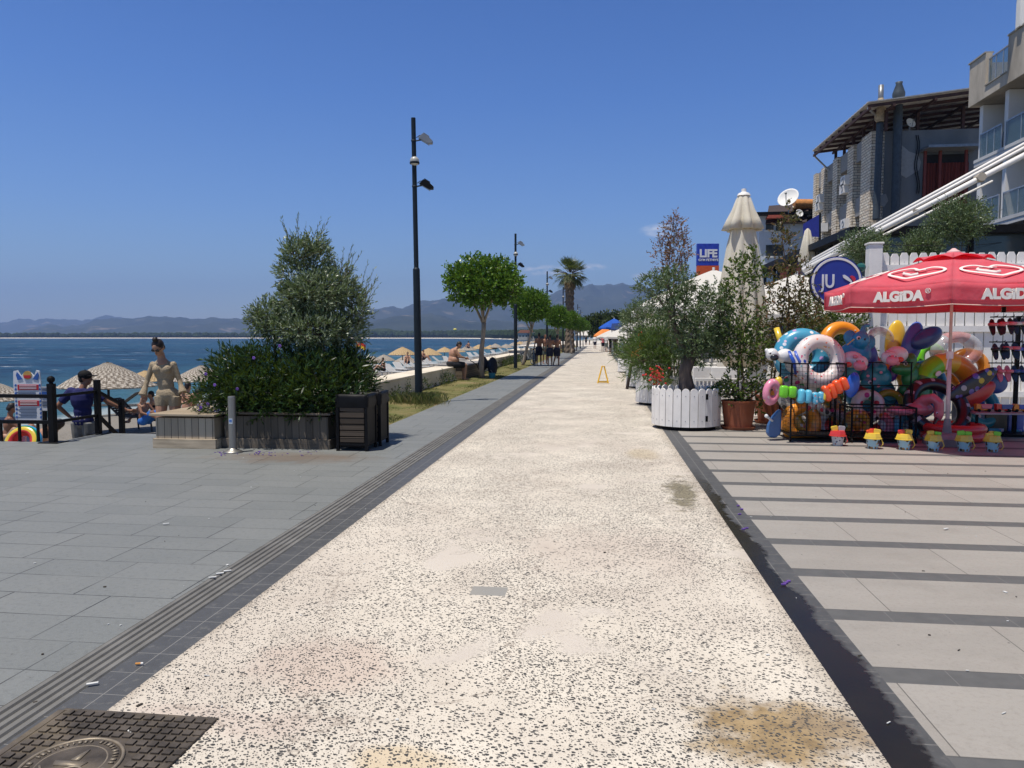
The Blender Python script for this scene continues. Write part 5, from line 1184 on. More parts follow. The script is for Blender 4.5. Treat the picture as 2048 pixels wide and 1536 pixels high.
for px, py, s_, lb_ in others: q = G(px, py); q += q.normalized() * .5; again(RP, (q.x, q.y, 0), .4, lb_, s_)

OLIVE2 = leafmat('olive_leaves_silver', (.045, .08, .032), (.09, .135, .055), (.23, .29, .17), .25, .4)
D = 12.1
ot = thing('olive_tree', 'twisted trunk olive tree growing in the large picket planter', 'tree', A(1375, 780, D)); ot.location.z = .5
bl = [pblob(1338, 583, D, 52, 42), pblob(1300, 572, D, 26, 30), pblob(1360, 625, D, 45, 40), pblob(1415, 640, D - .1, 48, 62), pblob(1425, 600, D, 32, 40), pblob(1390, 675, D, 62, 44), pblob(1440, 680, D, 34, 42), pblob(1355, 560, D + .1, 40, 28), pblob(1395, 705, D, 40, 26)]
b = MB(); Q, inf = shoots([(*q[:3], q[3] * .86, q[4] * .86, q[5] * .86) for q in bl], 1900, .12, 8, .054, .018, .3, (0, 0, 0), .4, .8, 41, .7); b.quads(Q); b.build('crown', OLIVE2, ot)
b = MB(); fk = A(1378, 712, D); bs = A(1376, 788, D); b.tube([bs - Vector((0, 0, .05)), bs + Vector((-.03, 0, .15)), A(1370, 745, D), fk], [.15, .125, .10, .12], 12)
limb(b, fk, A(1345, 640, D), .06, .04, .08, seed=1); limb(b, A(1345, 640, D), A(1335, 570, D), .04, .012, seed=2); limb(b, fk, A(1432, 665, D), .065, .04, .1, seed=3); limb(b, A(1432, 665, D), A(1455, 610, D), .035, .01, seed=4); limb(b, fk, A(1400, 620, D), .05, .015, .08, seed=5); limb(b, A(1345, 640, D), A(1300, 580, D), .03, .01, seed=6)
twigs(b, inf, .004, 0, 8); b.build('trunk', BARKD, ot, smooth=True)

TERRA = mat('terracotta', (.28, .085, .04), .65, .3, var=.12, sc=4, dirt=((.40, .17, .10), .5))
def pot(px, py, d, r, h, label):
    p = A(px, py, d); p.z = 0; t = thing('flower_pot', label, 'pot', p, 0, 'terracotta pots beside the terrace')
    b = MB(); b.lathe([(r * .76, .03), (r * .80, .04), (r * .97, h - .03), (r, h - .02), (r, h), (r * .93, h), (r * .92, h - .05), (0, h - .06)], 36, p, cap=False); b.build('pot', TERRA, t, smooth=False)
    b = MB(); b.lathe([(0, .012), (r * .9, .012), (r * .98, .05), (r * 1.02, .05), (r * .92, .0), (0, 0)], 32, p, cap=False); b.build('saucer', TERRA, t)
    b = MB(); b.lathe([(0, h - .035), (r * .91, h - .04)], 20, p, cap=False); b.build('soil', SOIL, t); return p
LEAFD = leafmat('privet_leaves', (.028, .062, .012), (.07, .12, .02), (.18, .24, .055), .3, .3)
LEAFR = leafmat('bronze_leaves', (.06, .05, .02), (.10, .09, .03), (.20, .09, .05), .25, .4)
LEAFRED = leafmat('rust_leaves', (.16, .045, .035), (.25, .10, .07), (.22, .15, .07), .25, .5)
def shrub(name, label, cat, foot, bl, n, lm, seed, L=.15, ll=.05, lw=.026, per=7, stems=5, top=None, up=.5, shell=.3):
    t = thing(name, label, cat, foot)
    b = MB(); Q, inf = shoots(bl, n, L, per, ll, lw, up, (0, 0, 0), shell, .8, seed, .7); b.quads(Q); b.build('foliage', lm, t)
    b = MB(); g = random.Random(seed)
    for i in range(stems):
        q = bl[i % len(bl)]; limb(b, Vector(foot) + Vector((g.uniform(-.08, .08), g.uniform(-.08, .08), 0)), Vector(q[:3]) + Vector((g.uniform(-.5, .5) * q[3], 0, .5 * q[5])), .018, .007, .07, seed=seed + i, sides=6)
    twigs(b, inf, .0035, 0, 4); b.build('stems', TWIG, t); return t
D = 12.05
p1 = pot(1477, 805, D, .275, .47, 'terracotta pot on a saucer right of the large picket planter')
shrub('potted_shrub', 'tall airy green shrub growing in the front terracotta pot', 'shrub', p1 + Vector((0, 0, .44)), [pblob(1478, 770, D, 48, 38), pblob(1450, 795, D, 30, 20), pblob(1515, 790, D + .05, 30, 26), pblob(1465, 690, D, 42, 42), pblob(1480, 640, D, 42, 46), pblob(1485, 560, D, 34, 48), pblob(1500, 530, D, 30, 34), pblob(1455, 610, D, 25, 40), pblob(1500, 690, D, 34, 40)], 720, LEAFD, 51, .13, .055, .032)
D = 12.9
p2 = pot(1545, 806, D, .30, .5, 'terracotta pot half hidden behind the wire toy crate')
shrub('potted_shrub', 'dark bronze shrub rising behind the toy crate', 'shrub', p2 + Vector((0, 0, .46)), [pblob(1560, 640, D, 50, 60), pblob(1580, 560, D, 40, 50), pblob(1610, 640, D, 46, 55), pblob(1560, 730, D, 40, 60), pblob(1565, 500, D + .3, 24, 60), pblob(1575, 450, D + .4, 16, 45)], 720, LEAFR, 52, .15, .055, .03)
p3 = pot(1512, 760, 14.2, .28, .45, 'rear terracotta pot behind the front potted shrub')
hd_ = shrub('hedge_plant', 'broad dark green plant filling the corner below the round sign', 'shrub', A(1640, 860, 14.4) * 1.0, [pblob(1640, 640, 14.4, 55, 60), pblob(1690, 650, 14.4, 45, 60), pblob(1620, 700, 14.4, 60, 60), pblob(1690, 720, 14.4, 50, 60), pblob(1650, 780, 14.4, 80, 50)], 1500, LEAFD, 53, .2, .06, .03)
D = 16.2
q = G(1318, 812); q += q.normalized() * .5
FERN = leafmat('feathery_leaves', (.03, .07, .012), (.06, .115, .02), (.12, .18, .04), .3, .5)
shrub('palm_fern', 'feathery bright green palm plant in the second picket planter', 'plant', q + Vector((0, 0, .5)), [pblob(1325, 690, D, 40, 40), pblob(1300, 720, D, 34, 40), pblob(1345, 730, D, 34, 36)], 420, FERN, 54, .35, .13, .014, 16, 4, up=.6)
b = MB(); fp = thing('red_flowers', 'coral red flowering plant at the left side of the second picket planter', 'plant', q + Vector((-.35, 0, .5)))
for i in range(70): b.ell(A(random.gauss(1312, 9), random.gauss(752, 12), 15.6), (.024, .02, .02), 6)
b.build('petals', mat('coral_petals', (.65, .06, .05), .6, bump=0), fp); b = MB(); Q, _ = shoots([pblob(1315, 760, 15.7, 22, 22)], 120, .12, 6, .06, .02, seed=55); b.quads(Q); b.build('leaves', LEAFD, fp)
rt = A(1345, 674, 19); rt.z = .3
shrub('slender_tree', 'slender rust red leaved tree rising above the olive tree', 'tree', rt, [pblob(1350, 465, 19, 20, 36), pblob(1355, 500, 19, 26, 34), pblob(1322, 505, 19, 13, 30), pblob(1345, 545, 19, 30, 30), pblob(1350, 440, 19, 10, 16)], 460, LEAFRED, 56, .2, .055, .03, 6, 7)
q = G(1284, 777); q += q.normalized() * .5
shrub('olive_shrub', 'grey green olive shrub over the picket planter behind the menu easel', 'shrub', q + Vector((0, 0, .5)), [pblob(1278, 650, 21.8, 36, 40), pblob(1300, 640, 21.8, 34, 36), pblob(1268, 690, 21.8, 26, 30), pblob(1300, 690, 21.8, 30, 40)], 900, OLIVE2, 57, .22, .07, .022, 9)
b = MB(); fp = thing('canna_plant', 'red and orange flowering plant in the third picket planter', 'plant', q + Vector((-.1, -.3, .5)))
for px, py, m in ((1281, 668, 0), (1281, 688, 0), (1284, 698, 0), (1268, 706, 1), (1276, 702, 1), (1278, 714, 0), (1266, 712, 1)):
    for i in range(6): b.ell(A(px + random.gauss(0, 2), py + random.gauss(0, 2), 21), (.035, .03, .04), 6, mi=m)
b.build('petals', [mat('scarlet_petals', (.55, .02, .02), .6, bump=0), mat('orange_petals', (.75, .25, .03), .6, bump=0)], fp); b = MB(); Q, _ = shoots([pblob(1275, 720, 21.2, 24, 26)], 90, .3, 7, .16, .02, .8, seed=58); b.quads(Q); b.build('leaves', FERN, fp)
q = G(1258, 746); q += q.normalized() * .5
shrub('grassy_plant', 'spiky grassy plant in the farthest picket planter', 'plant', q + Vector((0, 0, .5)), [pblob(1258, 706, 32, 20, 12), pblob(1250, 712, 32, 14, 10)], 160, FERN, 59, .4, .3, .022, 6, 3)
shrub('olive_shrub', 'smaller olive shrub beyond the farthest picket planter', 'shrub', A(1262, 674, 36) - Vector((0, 0, 1.4)), [pblob(1262, 640, 36, 20, 22), pblob(1280, 625, 36, 24, 24)], 420, OLIVE2, 60, .3, .1, .03, 8)
# clipped olives standing behind the fence
for i, (px, py, rx, ry, lb_) in enumerate(((1732, 490, 46, 34, 'clipped olive just left of the tall fence post'), (1842, 492, 42, 32, 'clipped olive behind the middle of the white pickets'), (1918, 438, 62, 50, 'largest clipped olive under the hotel balconies'))):
    d = 21; f_ = A(px, 674, d); f_.z = 1.2 if 0 else 0
    shrub('olive_tree', lb_, 'tree', f_, [pblob(px, py, d, rx * .8, ry * .8), pblob(px - rx * .4, py + 6, d, rx * .6, ry * .7), pblob(px + rx * .4, py + 4, d, rx * .6, ry * .7), pblob(px, py + ry * .5, d, rx * .6, ry * .5)], 900 + 500 * (i == 2), OLIVE2, 61 + i, .22, .06, .024, 9, 3)

# ------------------------------------------------------------------ parasols of the terrace
CREAM = None
k = NT('cream_canvas'); v = k.co(); k.col(k.mix(k.ramp(k.noise(v, 2, 5), .35, .65), (.82, .76, .62), (.88, .83, .72))); k.bump(k.noise(v, 7, 3), .2, .03); k.done(.8, .15)
t_ = k.n('BsdfTranslucent'); t_.inputs[0].default_value = (.7, .6, .42, 1); mx = k.n('MixShader'); mx.inputs[0].default_value = .38; k.L(k.b.outputs[0], mx.inputs[1]); k.L(t_.outputs[0], mx.inputs[2]); k.L(mx.outputs[0], k.out.inputs[0]); CREAM = k.m
def closed_parasol(px, top, d, label, s=1.0, lo=735):
    c = A(px, 674, d); c.z = 0; t = thing('closed_parasol', label, 'parasol', c); zt = A(px, top, d).z
    fold = lambda n, amp, ph: (lambda k, j: 1 + amp * min(1, j / 3) * (abs(math.sin(k * math.pi * n / 96 + ph)) - .5))
    h = zt; z = lambda py: A(px, py, d).z
    b = MB(); b.tube([c, c + Vector((0, 0, zt))], .05 * s, 10); b.build('pole', WHITE, t)
    b = MB(); b.lathe([(.08 * s, zt - .3 * s), (.10 * s, zt - .13 * s), (.138 * s, zt - .14 * s), (.11 * s, zt - .09 * s), (.04 * s, zt - .06 * s), (.035 * s, zt), (.01, zt + .01)], 24, c); b.build('cap', WHITE, t, smooth=False)
    b = MB(); b.lathe([(r_ * s, z(py)) for r_, py in ((.10, top + 12), (.14, top + 20), (.20, top + 42), (.27, top + 62), (.345, top + 82), (.30, top + 83), (.2, top + 70))], 96, c, cap=False, wob=fold(7, .55, .3)); b.build('skirt', CREAM, t, smooth=True)
    b = MB(); q = lo - top - 70
    b.lathe([(r_ * s, z(top + 70 + f * q)) for r_, f in ((.22, 0), (.30, .15), (.36, .35), (.43, .6), (.47, .78), (.42, .9), (.24, 1.0), (.10, .98))], 96, c, cap=False, wob=fold(9, .5, 1.0)); b.build('canopy', CREAM, t, smooth=True); return t
closed_parasol(1482, 378, 15.5, 'tall closed cream parasol behind the potted shrub')
t = thing('closed_parasol', 'small closed cream parasol in front of the slate grey block', 'parasol', A(1610, 674, 30)); c = t.location.copy(); c.z = 0; t.location = c
z = lambda py: A(1610, py, 30).z
b = MB(); b.lathe([(.03, z(457)), (.1, z(462)), (.2, z(490)), (.30, z(520)), (.22, z(532)), (.06, z(530))], 60, c, cap=False, wob=lambda k, j: 1 + .35 * (abs(math.sin(k * .26)) - .5)); b.build('canopy', CREAM, t, smooth=True)
b = MB(); b.tube([c, c + Vector((0, 0, z(458)))], .04, 8); b.build('pole', WHITE, t)
k = NT('white_canvas'); k.col((.74, .72, .68)); k.done(.8, .15); k.bump(k.noise(k.co(), 3, 3), .15, .03)
t_ = k.n('BsdfTranslucent'); t_.inputs[0].default_value = (.72, .64, .46, 1); mx = k.n('MixShader'); mx.inputs[0].default_value = .3; k.L(k.b.outputs[0], mx.inputs[1]); k.L(t_.outputs[0], mx.inputs[2]); k.L(mx.outputs[0], k.out.inputs[0]); WCAN = k.m
def open_parasol(c, half, zr, zt, m, label, rz=0, group=None, val=.22):
    t = thing('open_parasol', label, 'parasol', (0, 0, 0), 0, group); P = []
    b = MB(); n = 8
    for sd in range(4):
        a = R(90 * sd); M = rot(0, 0, 90 * sd); P = []
        for j in range(n + 1):
            f = .03 + .97 * j / n; P.append([M @ Vector((half * f * (2 * i / 6 - 1), -half * f, zt + (zr - zt) * (.8 * f + .2 * f * f) - .06 * half * f * math.sin(math.pi * i / 6) * .5)) for i in range(7)])
        P.append([M @ Vector((half * 1.0 * (2 * i / 6 - 1), -half * 1.002, zr - val - .03 * half * math.sin(math.pi * i / 6))) for i in range(7)]); b.grid(P)
    b.build('canopy', m, t, solid=.006)
    b = MB(); b.tube([(0, 0, 0), (0, 0, zt + .08)], .045, 10); b.build('pole', WHITE, t)
    b = MB()
    for sx_ in (-1, 1):
        for sy_ in (-1, 1): b.bar((0, 0, zt - .1), (sx_ * half * .97, sy_ * half * .97, zr - .02), .03)
    b.build('ribs', GREYM, t); t.location = c; t.rotation_euler = (0, 0, rz); return t
gp = 'open parasols along the restaurant terraces'
q = A(1425, 674, 25); OP = open_parasol((q.x, q.y, 0), 2.6, 2.45, 3.75, WCAN, 'large open white parasol left of the tall closed one', .0, gp)
for px, d, sc_, lb_ in ((1590, 20, .85, 'open white parasol behind the bronze shrub and round sign'), (1335, 36, .8, 'open white parasol farther off behind the small olive shrub'), (1250, 60, .62, 'low open white parasol above the far cafe chairs'), (1226, 78, .62, 'open white parasol over the far market tables'), (1172, 150, .8, 'farthest open cream parasol at the left of the dark trees')):
    q = A(px, 674, d); again(OP, (q.x, q.y, 0), .1, lb_, sc_)
BCL = mat('royal_blue_cloth', (.02, .09, .42), .7, .2); OCL = mat('orange_cloth', (.75, .25, .06), .7, .2); NCL = mat('navy_cloth', (.015, .03, .11), .7, .2)
for px, py, d, h, m, lb_ in ((1228, 637, 75, .95, BCL, 'royal blue parasol highest over the far cafes'), (1210, 655, 85, .8, OCL, 'orange and red parasol over the far cafes')):
    q = A(px, 674, d); zt = A(px, py, d).z; open_parasol((q.x, q.y, 0), h * 1.3, zt - .9, zt, m, lb_, .3, None, .15)
t = thing('navy_awning', 'long navy blue cafe awning in the distance', 'awning', A(1250, 655, 66)); 
b = MB(); p, q = A(1224, 648, 70), A(1290, 645, 62); b.add([p, q, A(1290, 662, 56), A(1222, 660, 64)], [(0, 1, 2, 3)]); b.build('cloth', NCL, t, solid=.1)
for px, d in ((1224, 64.5), (1248, 61), (1270, 58.5)): b = MB(); w = A(px, 660, d); b.bar(w, Vector((w.x, w.y, 0)), .07); b.build('post', GREYM, t)
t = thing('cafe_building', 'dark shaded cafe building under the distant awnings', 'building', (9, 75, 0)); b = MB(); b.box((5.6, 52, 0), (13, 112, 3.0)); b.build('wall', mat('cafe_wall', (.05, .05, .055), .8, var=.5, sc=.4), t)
b = MB(); b.box((5.3, 52, 3.0), (13, 112, 3.3)); b.build('roof', mat('cafe_roof', (.2, .19, .18), .8), t)
# pylon sign
ls = thing('pylon_sign', 'blue square sign lettered LIFE GYM FETHIYE over a red panel', 'sign', A(1415, 674, 44)); ls.location.z = 0
M = rot(0, 0, math.degrees(YAW)); s_ = 44 / F
b = MB(); b.cb(A(1415, 509.5, 44), (43 * s_, .25, 43 * s_), 0, M); b.build('panel', mat('gym_blue', (.025, .055, .40), .4, bump=0), ls, bev=.01)
b = MB(); b.cb(A(1415, 548, 44), (43 * s_, .24, 33 * s_), 0, M); b.build('lower_panel', mat('gym_red', (.60, .10, .03), .5, var=.1), ls)
b = MB(); q = A(1415, 560, 44); b.bar((q.x, q.y, 0), q, .3); b.build('post', GREYM, ls)
text('LIFE', LW_, 21 * s_, A(1415.5, 508, 44) + M @ Vector((0, -.135, 0)), M @ rot(90), ls, 'lettering', .01, bold=.025, sp=.98)
text('GYM FETHIYE', LW_, 6.2 * s_, A(1415.5, 520.5, 44) + M @ Vector((0, -.135, 0)), M @ rot(90), ls, 'lettering', .01, sp=1.05, bold=.006)

# cafe chairs and tables on the terrace
def chair(label):
    t = thing('cafe_chair', label, 'chair', (0, 0, 0), 0, 'white chairs on the restaurant terrace')
    b = MB(); b.box((-.24, -.24, .42), (.24, .24, .46)); b.build('seat', WHITE, t, bev=.01)
    b = MB(); b.box((-.25, .2, .50), (.25, .235, .92)); b.build('backrest', WHITE, t, bev=.02)
    for sx_ in (-1, 1):
        b = MB(); b.tube([(sx_ * .24, .22, .46), (sx_ * .26, .2, .68), (sx_ * .26, -.22, .67), (sx_ * .23, -.22, .42)], .015, 6); b.build('armrest', WHITE, t)
        for sy_ in (-1, 1): b = MB(); b.tube([(sx_ * .21, sy_ * .21, 0), (sx_ * .21, sy_ * .21, .44)], .016, 6); b.build('leg', WHITE, t)
    return t
q = A(1405, 674, 14.8); CH = chair('white armchair seen right behind the olive trunk'); CH.location = (q.x, q.y, 0); CH.rotation_euler = (0, 0, 3.3)
for px, d, rz, lb_ in ((1422, 16.2, .3, 'white armchair facing the viewer behind the olive trunk'), (1450, 14.6, 3.0, 'white armchair between the picket planter and the front pot'), (1395, 18.5, 1.2, 'white armchair at the rear table past the olive trunk'), (1530, 15.5, 2.5, 'white armchair behind the rear terracotta pot')):
    q = A(px, 674, d); again(CH, (q.x, q.y, 0), rz, lb_)
def table(px, d, label):
    q = A(px, 674, d); t = thing('cafe_table', label, 'table', (q.x, q.y, 0), 0, 'white tables on the restaurant terrace')
    o = MB(); o.box((-.45, -.45, .72), (.45, .45, .76)); x = o.build('top', WHITE, None, bev=.006); x.parent = t
    o = MB(); o.tube([(0, 0, .03), (0, 0, .72)], .035, 10); o.lathe([(.25, 0), (.25, .02), (.04, .05)], 18); x = o.build('pedestal', GREYM); x.parent = t
table(1430, 17.2, 'white square table behind the olive trunk'); table(1500, 16.5, 'white square table behind the tall potted shrub')
lf = thing('low_fence', 'low white slatted fence behind the terracotta pots', 'fence', (2.4, 13.4, 0)); b = MB()
for i in range(34): b.box((1.7 + i * .07, 13.40, .12), (1.74 + i * .07, 13.43, .72))
b.build('slats', WHITE, lf); b = MB(); b.box((1.68, 13.36, .72), (4.1, 13.47, .77)); b.box((1.68, 13.36, .08), (4.1, 13.47, .12)); b.build('rail', WHITE, lf)

# things standing on the path
t = thing('wet_floor_stand', 'open yellow A frame floor stand in the middle of the path', 'floor stand', G(1206, 765)); YEL = mat('safety_yellow', (.72, .42, .03), .5); q = G(1206, 766); w = .17
for dy in (-.16, .16):
    b = MB(); cx_ = q + Vector((0, dy, 0))
    for sx_ in (-1, 1): b.bar(cx_ + Vector((sx_ * w, 0, 0)), cx_ + Vector((sx_ * .03, -dy * .9, .56)), .045, .02)
    b.bar(cx_ + Vector((-w, 0, .04)), cx_ + Vector((w, 0, .04)), .02, .03); b.bar(cx_ + Vector((-.05, -dy * .85, .54)), cx_ + Vector((.05, -dy * .85, .54)), .05, .02); b.build('frame', YEL, t)
es = thing('menu_easel', 'dark leaning menu board easel beside the picket planters', 'easel', G(1254, 778)); a_ = G(1254, 778)
DW = mat('dark_wood', (.035, .022, .016), .6, var=.3); b = MB(); tp = A(1265, 716, 21.4); b.bar(a_, tp, .09, .05); b.bar(a_ + Vector((.55, .2, 0)), tp + Vector((.45, .25, .0)), .09, .05); b.build('frame', DW, es)
b = MB(); b.add([tp + Vector((-.02, 0, -.15)), tp + Vector((.52, .2, .1)), tp + Vector((.45, -.1, -.35)) + Vector((0, 0, .3)), tp + Vector((.0, -.3, -.2))], [(0, 1, 2, 3)]); b.build('board', DW, es, solid=.04)
for px, py, w, h, lb_, m in ((1229, 704, 12, 17, 'blank white menu board standing on the path edge', WHITE), (1243, 706, 9, 18, 'tall blue and white menu stand near the far picket planter', mat('pale_blue_poster', (.25, .35, .5), .5, var=.5, sc=9, bump=0))):
    q = G(px, py); s_ = 2220 / (py - 674) / F; t = thing('menu_board', lb_, 'menu board', q)
    b = MB(); b.cb(q + Vector((0, 0, .1 + h * s_ / 2)), (w * s_, .06, h * s_), 0, rot(-6, 0, 0)); b.build('panel', m, t)
    b = MB(); b.bar(q + Vector((-w * s_ * .45, 0, 0)), q + Vector((-w * s_ * .45, .05, .2)), .04); b.bar(q + Vector((w * s_ * .45, 0, 0)), q + Vector((w * s_ * .45, .05, .2)), .04); b.build('feet', GREYM, t)
FT = leafmat('dark_tree_leaves', (.012, .025, .008), (.025, .045, .012), (.06, .08, .02), .15)
for px, d, sc_, lb_ in ((1207, 140, 1.0, 'large dark tree at the far end of the promenade'), (1186, 170, .8, 'dark tree left of the largest far tree'), (1240, 125, 1.0, 'dark tree behind the far cafe parasols'), (1275, 120, 1.05, 'dark tree behind the small olive shrubs')):
    f_ = A(px, 674, d); f_.z = 0
    shrub('tree', lb_, 'tree', f_, [pblob(px, 650, d, 24 * sc_, 20 * sc_), pblob(px - 14, 657, d, 18 * sc_, 16 * sc_), pblob(px + 13, 652, d, 18 * sc_, 18 * sc_)], 900, FT, 71 + px % 7, .9, .55, .32, 5, 3)
# ------------------------------------------------------------------ the beach toy stall
FM = rot(90, 0, math.degrees(YAW))                      # a ring turned towards the path
def px_(d): return d / F
MESHM = BLACKM
def wire_panel(b, o, u, w, h, nu, nv, r=.0022):
    for i in range(nu + 1): p = o + u * (w * i / nu); b.tube([p, p + Vector((0, 0, h))], r, 4)
    for j in range(nv + 1): p = o + Vector((0, 0, h * j / nv)); b.tube([p, p + u * w], r, 4)
def crate(lo, hi, label, nu, nv):
    t = thing('wire_crate', label, 'crate', ((lo[0] + hi[0]) / 2, (lo[1] + hi[1]) / 2, 0)); b = MB()
    x0, y0, z0 = lo; x1, y1, z1 = hi
    for x in (x0, x1):
        for y in (y0, y1): b.bar((x, y, 0), (x, y, z1), .021)
    b.bar((x0 + (x1 - x0) * .3, y0, z0), (x0 + (x1 - x0) * .3, y0, z1), .021)
    for z in (z0, z1):
        for y in (y0, y1): b.bar((x0, y, z), (x1, y, z), .02)
        for x in (x0, x1): b.bar((x, y0, z), (x, y1, z), .02)
    b.build('frame', BLACKM, t)
    w, d, h = x1 - x0, y1 - y0, z1 - z0
    for o, u, ww, n in (((x0, y0, z0), (1, 0, 0), w, nu), ((x0, y0, z0), (0, 1, 0), d, int(nu * d / w)), ((x1, y0, z0), (0, 1, 0), d, int(nu * d / w)), ((x0, y1, z0), (1, 0, 0), w, nu)):
        b = MB(); wire_panel(b, Vector(o), Vector(u), ww, h, n, nv); b.build('mesh_panel', BLACKM, t)
    for x in (x0, x1):
        for y in (y0, y1): b = MB(); b.tube([(x - .012, y, .03), (x + .012, y, .03)], .03, 12); b.build('wheel', BLACKM, t)
    b = MB(); b.box((x0, y0, z0 - .004), (x1, y1, z0)); b.build('floor_tray', BLACKM, t)
crate((2.72, 10.95, .09), (3.46, 11.62, 1.12), 'tall black wire crate packed with swim rings, standing in the sun', 15, 18)
crate((3.56, 10.95, .09), (4.42, 11.5, .50), 'low black wire crate behind the row of sand buckets', 18, 8)
t = thing('display_rack', 'black step rack carrying the animal floats behind the low crate', 'rack', (4.0, 11.8, 0)); b = MB()
for x in (3.52, 4.05, 4.6):
    for y, z in ((11.62, 1.12), (11.56, .78)): b.bar((x, y, 0), (x, y, z), .016)
for y, z in ((11.62, 1.12), (11.56, .78)): b.bar((3.5, y, z), (4.62, y, z), .015)
b.build('frame', BLACKM, t)
P_ = {k_: plastic('vinyl_' + k_, c_) for k_, c_ in dict(orange=(.75, .27, .02), yellow=(.72, .50, .05), blue=(.02, .09, .45), sky=(.03, .32, .58), white=(.70, .69, .68), pink=(.75, .24, .30), green=(.03, .22, .06), lime=(.16, .58, .02), teal=(.02, .22, .28), red=(.60, .04, .03), black=(.015, .015, .018), hot=(.85, .10, .02), aqua=(.12, .50, .68), olive=(.28, .27, .03), navy=(.03, .08, .28), periw=(.07, .13, .50), rose=(.62, .16, .19), grey=(.35, .34, .35)).items()}
HEARTS = spotted('hearts_vinyl', (.68, .62, .60), [(.55, .04, .06), (.75, .25, .15), (.1, .35, .4), (.6, .1, .2), (.7, .5, .2)], 15, .2)
CLOUDS = spotted('clouds_vinyl', (.06, .30, .46), [(.7, .5, .6), (.75, .75, .75), (.5, .3, .55), (.7, .7, .75)], 11, .3)
CANDY = spotted('candy_vinyl', (.66, .36, .03), [(.7, .1, .2), (.75, .3, .4), (.7, .6, .5), (.2, .4, .2)], 11, .25)
TROPIC = spotted('tropical_vinyl', (.62, .58, .50), [(.6, .03, .05), (.05, .3, .1), (.7, .3, .05), (.5, .03, .2), (.02, .02, .02)], 9, .34)
ARMS = spotted('fish_print_vinyl', (.10, .42, .60), [(.7, .7, .7), (.6, .1, .08), (.05, .15, .4)], 26, .3)
BOARD = spotted('splash_print', (.018, .015, .02), [(.55, .45, .02), (.12, .08, .35), (.4, .4, .4), (.15, .15, .4)], 9, .36)
def clear(name, c, a): return plastic(name, c, .12, a)
CLEAR = clear('clear_vinyl', (.62, .66, .70), .5); CLEARR = clear('clear_rose_vinyl', (.62, .34, .34), .6)
CLEARV = plastic('valve_vinyl', (.6, .6, .58))
def ring(px, py, d, ro, ri, m, label, tilt=(0, 0), name='swim_ring', mi=0, flat=1.0, group=None, cat='swim ring'):
    s_ = px_(d); c = A(px, py, d); M = rot(tilt[0], 0, tilt[1]) @ FM
    b = MB(); b.torus((0, 0, 0), (ro + ri) / 2 * s_, (ro - ri) / 2 * s_, M @ Matrix.Diagonal((1, flat, 1)), 48, 16, mi)
    o = b.build(name, m, None, None, True); o.location = c
    b = MB(); q = M @ Vector(((ro + ri) / 2 * s_ * math.cos(.9), (ro + ri) / 2 * s_ * math.sin(.9), 0)) + M @ Vector((0, 0, (ro - ri) / 2 * s_ * flat)); b.tube([q, q + (M @ Vector((0, 0, 1))).normalized() * .014], [.013, .009], 10); vv = b.build('valve', CLEARV); vv.parent = o
    return tag(o, label, cat, group)
ring(1638, 722, 10.98, 54, 24, HEARTS, 'white swim ring printed with little hearts, standing in the tall crate', (-8, 4))
ring(1604, 712, 11.35, 56, 20, CLOUDS, 'blue swim ring with rainbow and cloud print behind the heart ring', (-6, -8))
ring(1684, 690, 11.95, 48, 22, [P_['orange'], P_['yellow']], 'amber and yellow swim ring behind the blue elephant float', (-10, 6), mi=lambda u, v: 1 if .3 < v < .7 else 0)
ring(1628, 826, 11.3, 60, 26, CANDY, 'yellow doughnut ring filling the bottom of the tall crate', (-4, 0))
ring(1652, 806, 11.15, 26, 14, TROPIC, 'red patterned ring inside the tall crate', (-15, 20))
ring(1758, 694, 12.0, 38, 22, CLEAR, 'clear swim ring standing against the white fence', (0, 10), flat=1.1)
ring(1736, 812, 11.2, 34, 12, TROPIC, 'colourful printed swim ring in the low crate', (-10, 0))
ring(1778, 812, 11.35, 34, 20, P_['olive'], 'olive green ring lying behind the printed ring in the low crate', (-5, 0))
ring(1790, 850, 11.2, 34, 16, P_['white'], 'white ring seen through the mesh of the low crate', (0, 0))
ring(1770, 785, 11.55, 30, 15, P_['teal'], 'teal ring on the step rack below the green dinosaur', (-15, 30))
ring(1874, 815, 11.0, 66, 40, [P_['black'], P_['grey']], 'black tyre shaped swim ring behind the parasol pole', (-30, 0), mi=lambda u, v: 1 if int(u * 48) % 4 == 0 and (v > .8 or v < .2) else 0)
RB = [P_['red'], P_['orange'], P_['yellow'], P_['lime'], P_['green']]
c = A(1895, 782, 11.35); s_ = px_(11.35); b = MB(); M = rot(-6, 0, 8) @ FM
b.torus((0, 0, 0), 57 * s_, 20 * s_, M, 60, 16, lambda u, v: min(4, int(u * 1.0 * 5.2)), -10, 200)
o = b.build('rainbow_float', RB, None, None, True); o.location = c; tag(o, 'big rainbow coloured arch float behind the parasol pole', 'pool float')
b = MB(); q = A(1862, 746, 11.35) - HD * .2; b.ell(q - Vector(o.location), (.05, .01, .035), 14, rot(0, 35, 0) if 0 else rot(0, -40, math.degrees(YAW))); st_ = b.build('sticker', P_['white']); st_.parent = o
t = tag(MB().tube([A(1553, 656, 11.7), A(1566, 700, 11.6)], .045, 14).build('pool_noodle', P_['yellow'], None, None, True), 'yellow foam pool noodle poking up at the left of the tall crate', 'pool noodle')
def flo(name, label, cat='pool float'): return thing(name, label, cat, (0, 0, 0))
def blobs(root, name, m, L, vox=.018, tubes=(), org=None):
    b = MB()
    for px, py, d, rx, ry, rd in L:
        s_ = px_(d); b.ell(A(px, py, d), (rx * s_, rd * s_, ry * s_), 14, rot(0, 0, math.degrees(YAW)))
    for pts, r in tubes: b.tube([A(*p) for p in pts], r, 10)
    return b.build(name, m, root, remesh=vox)
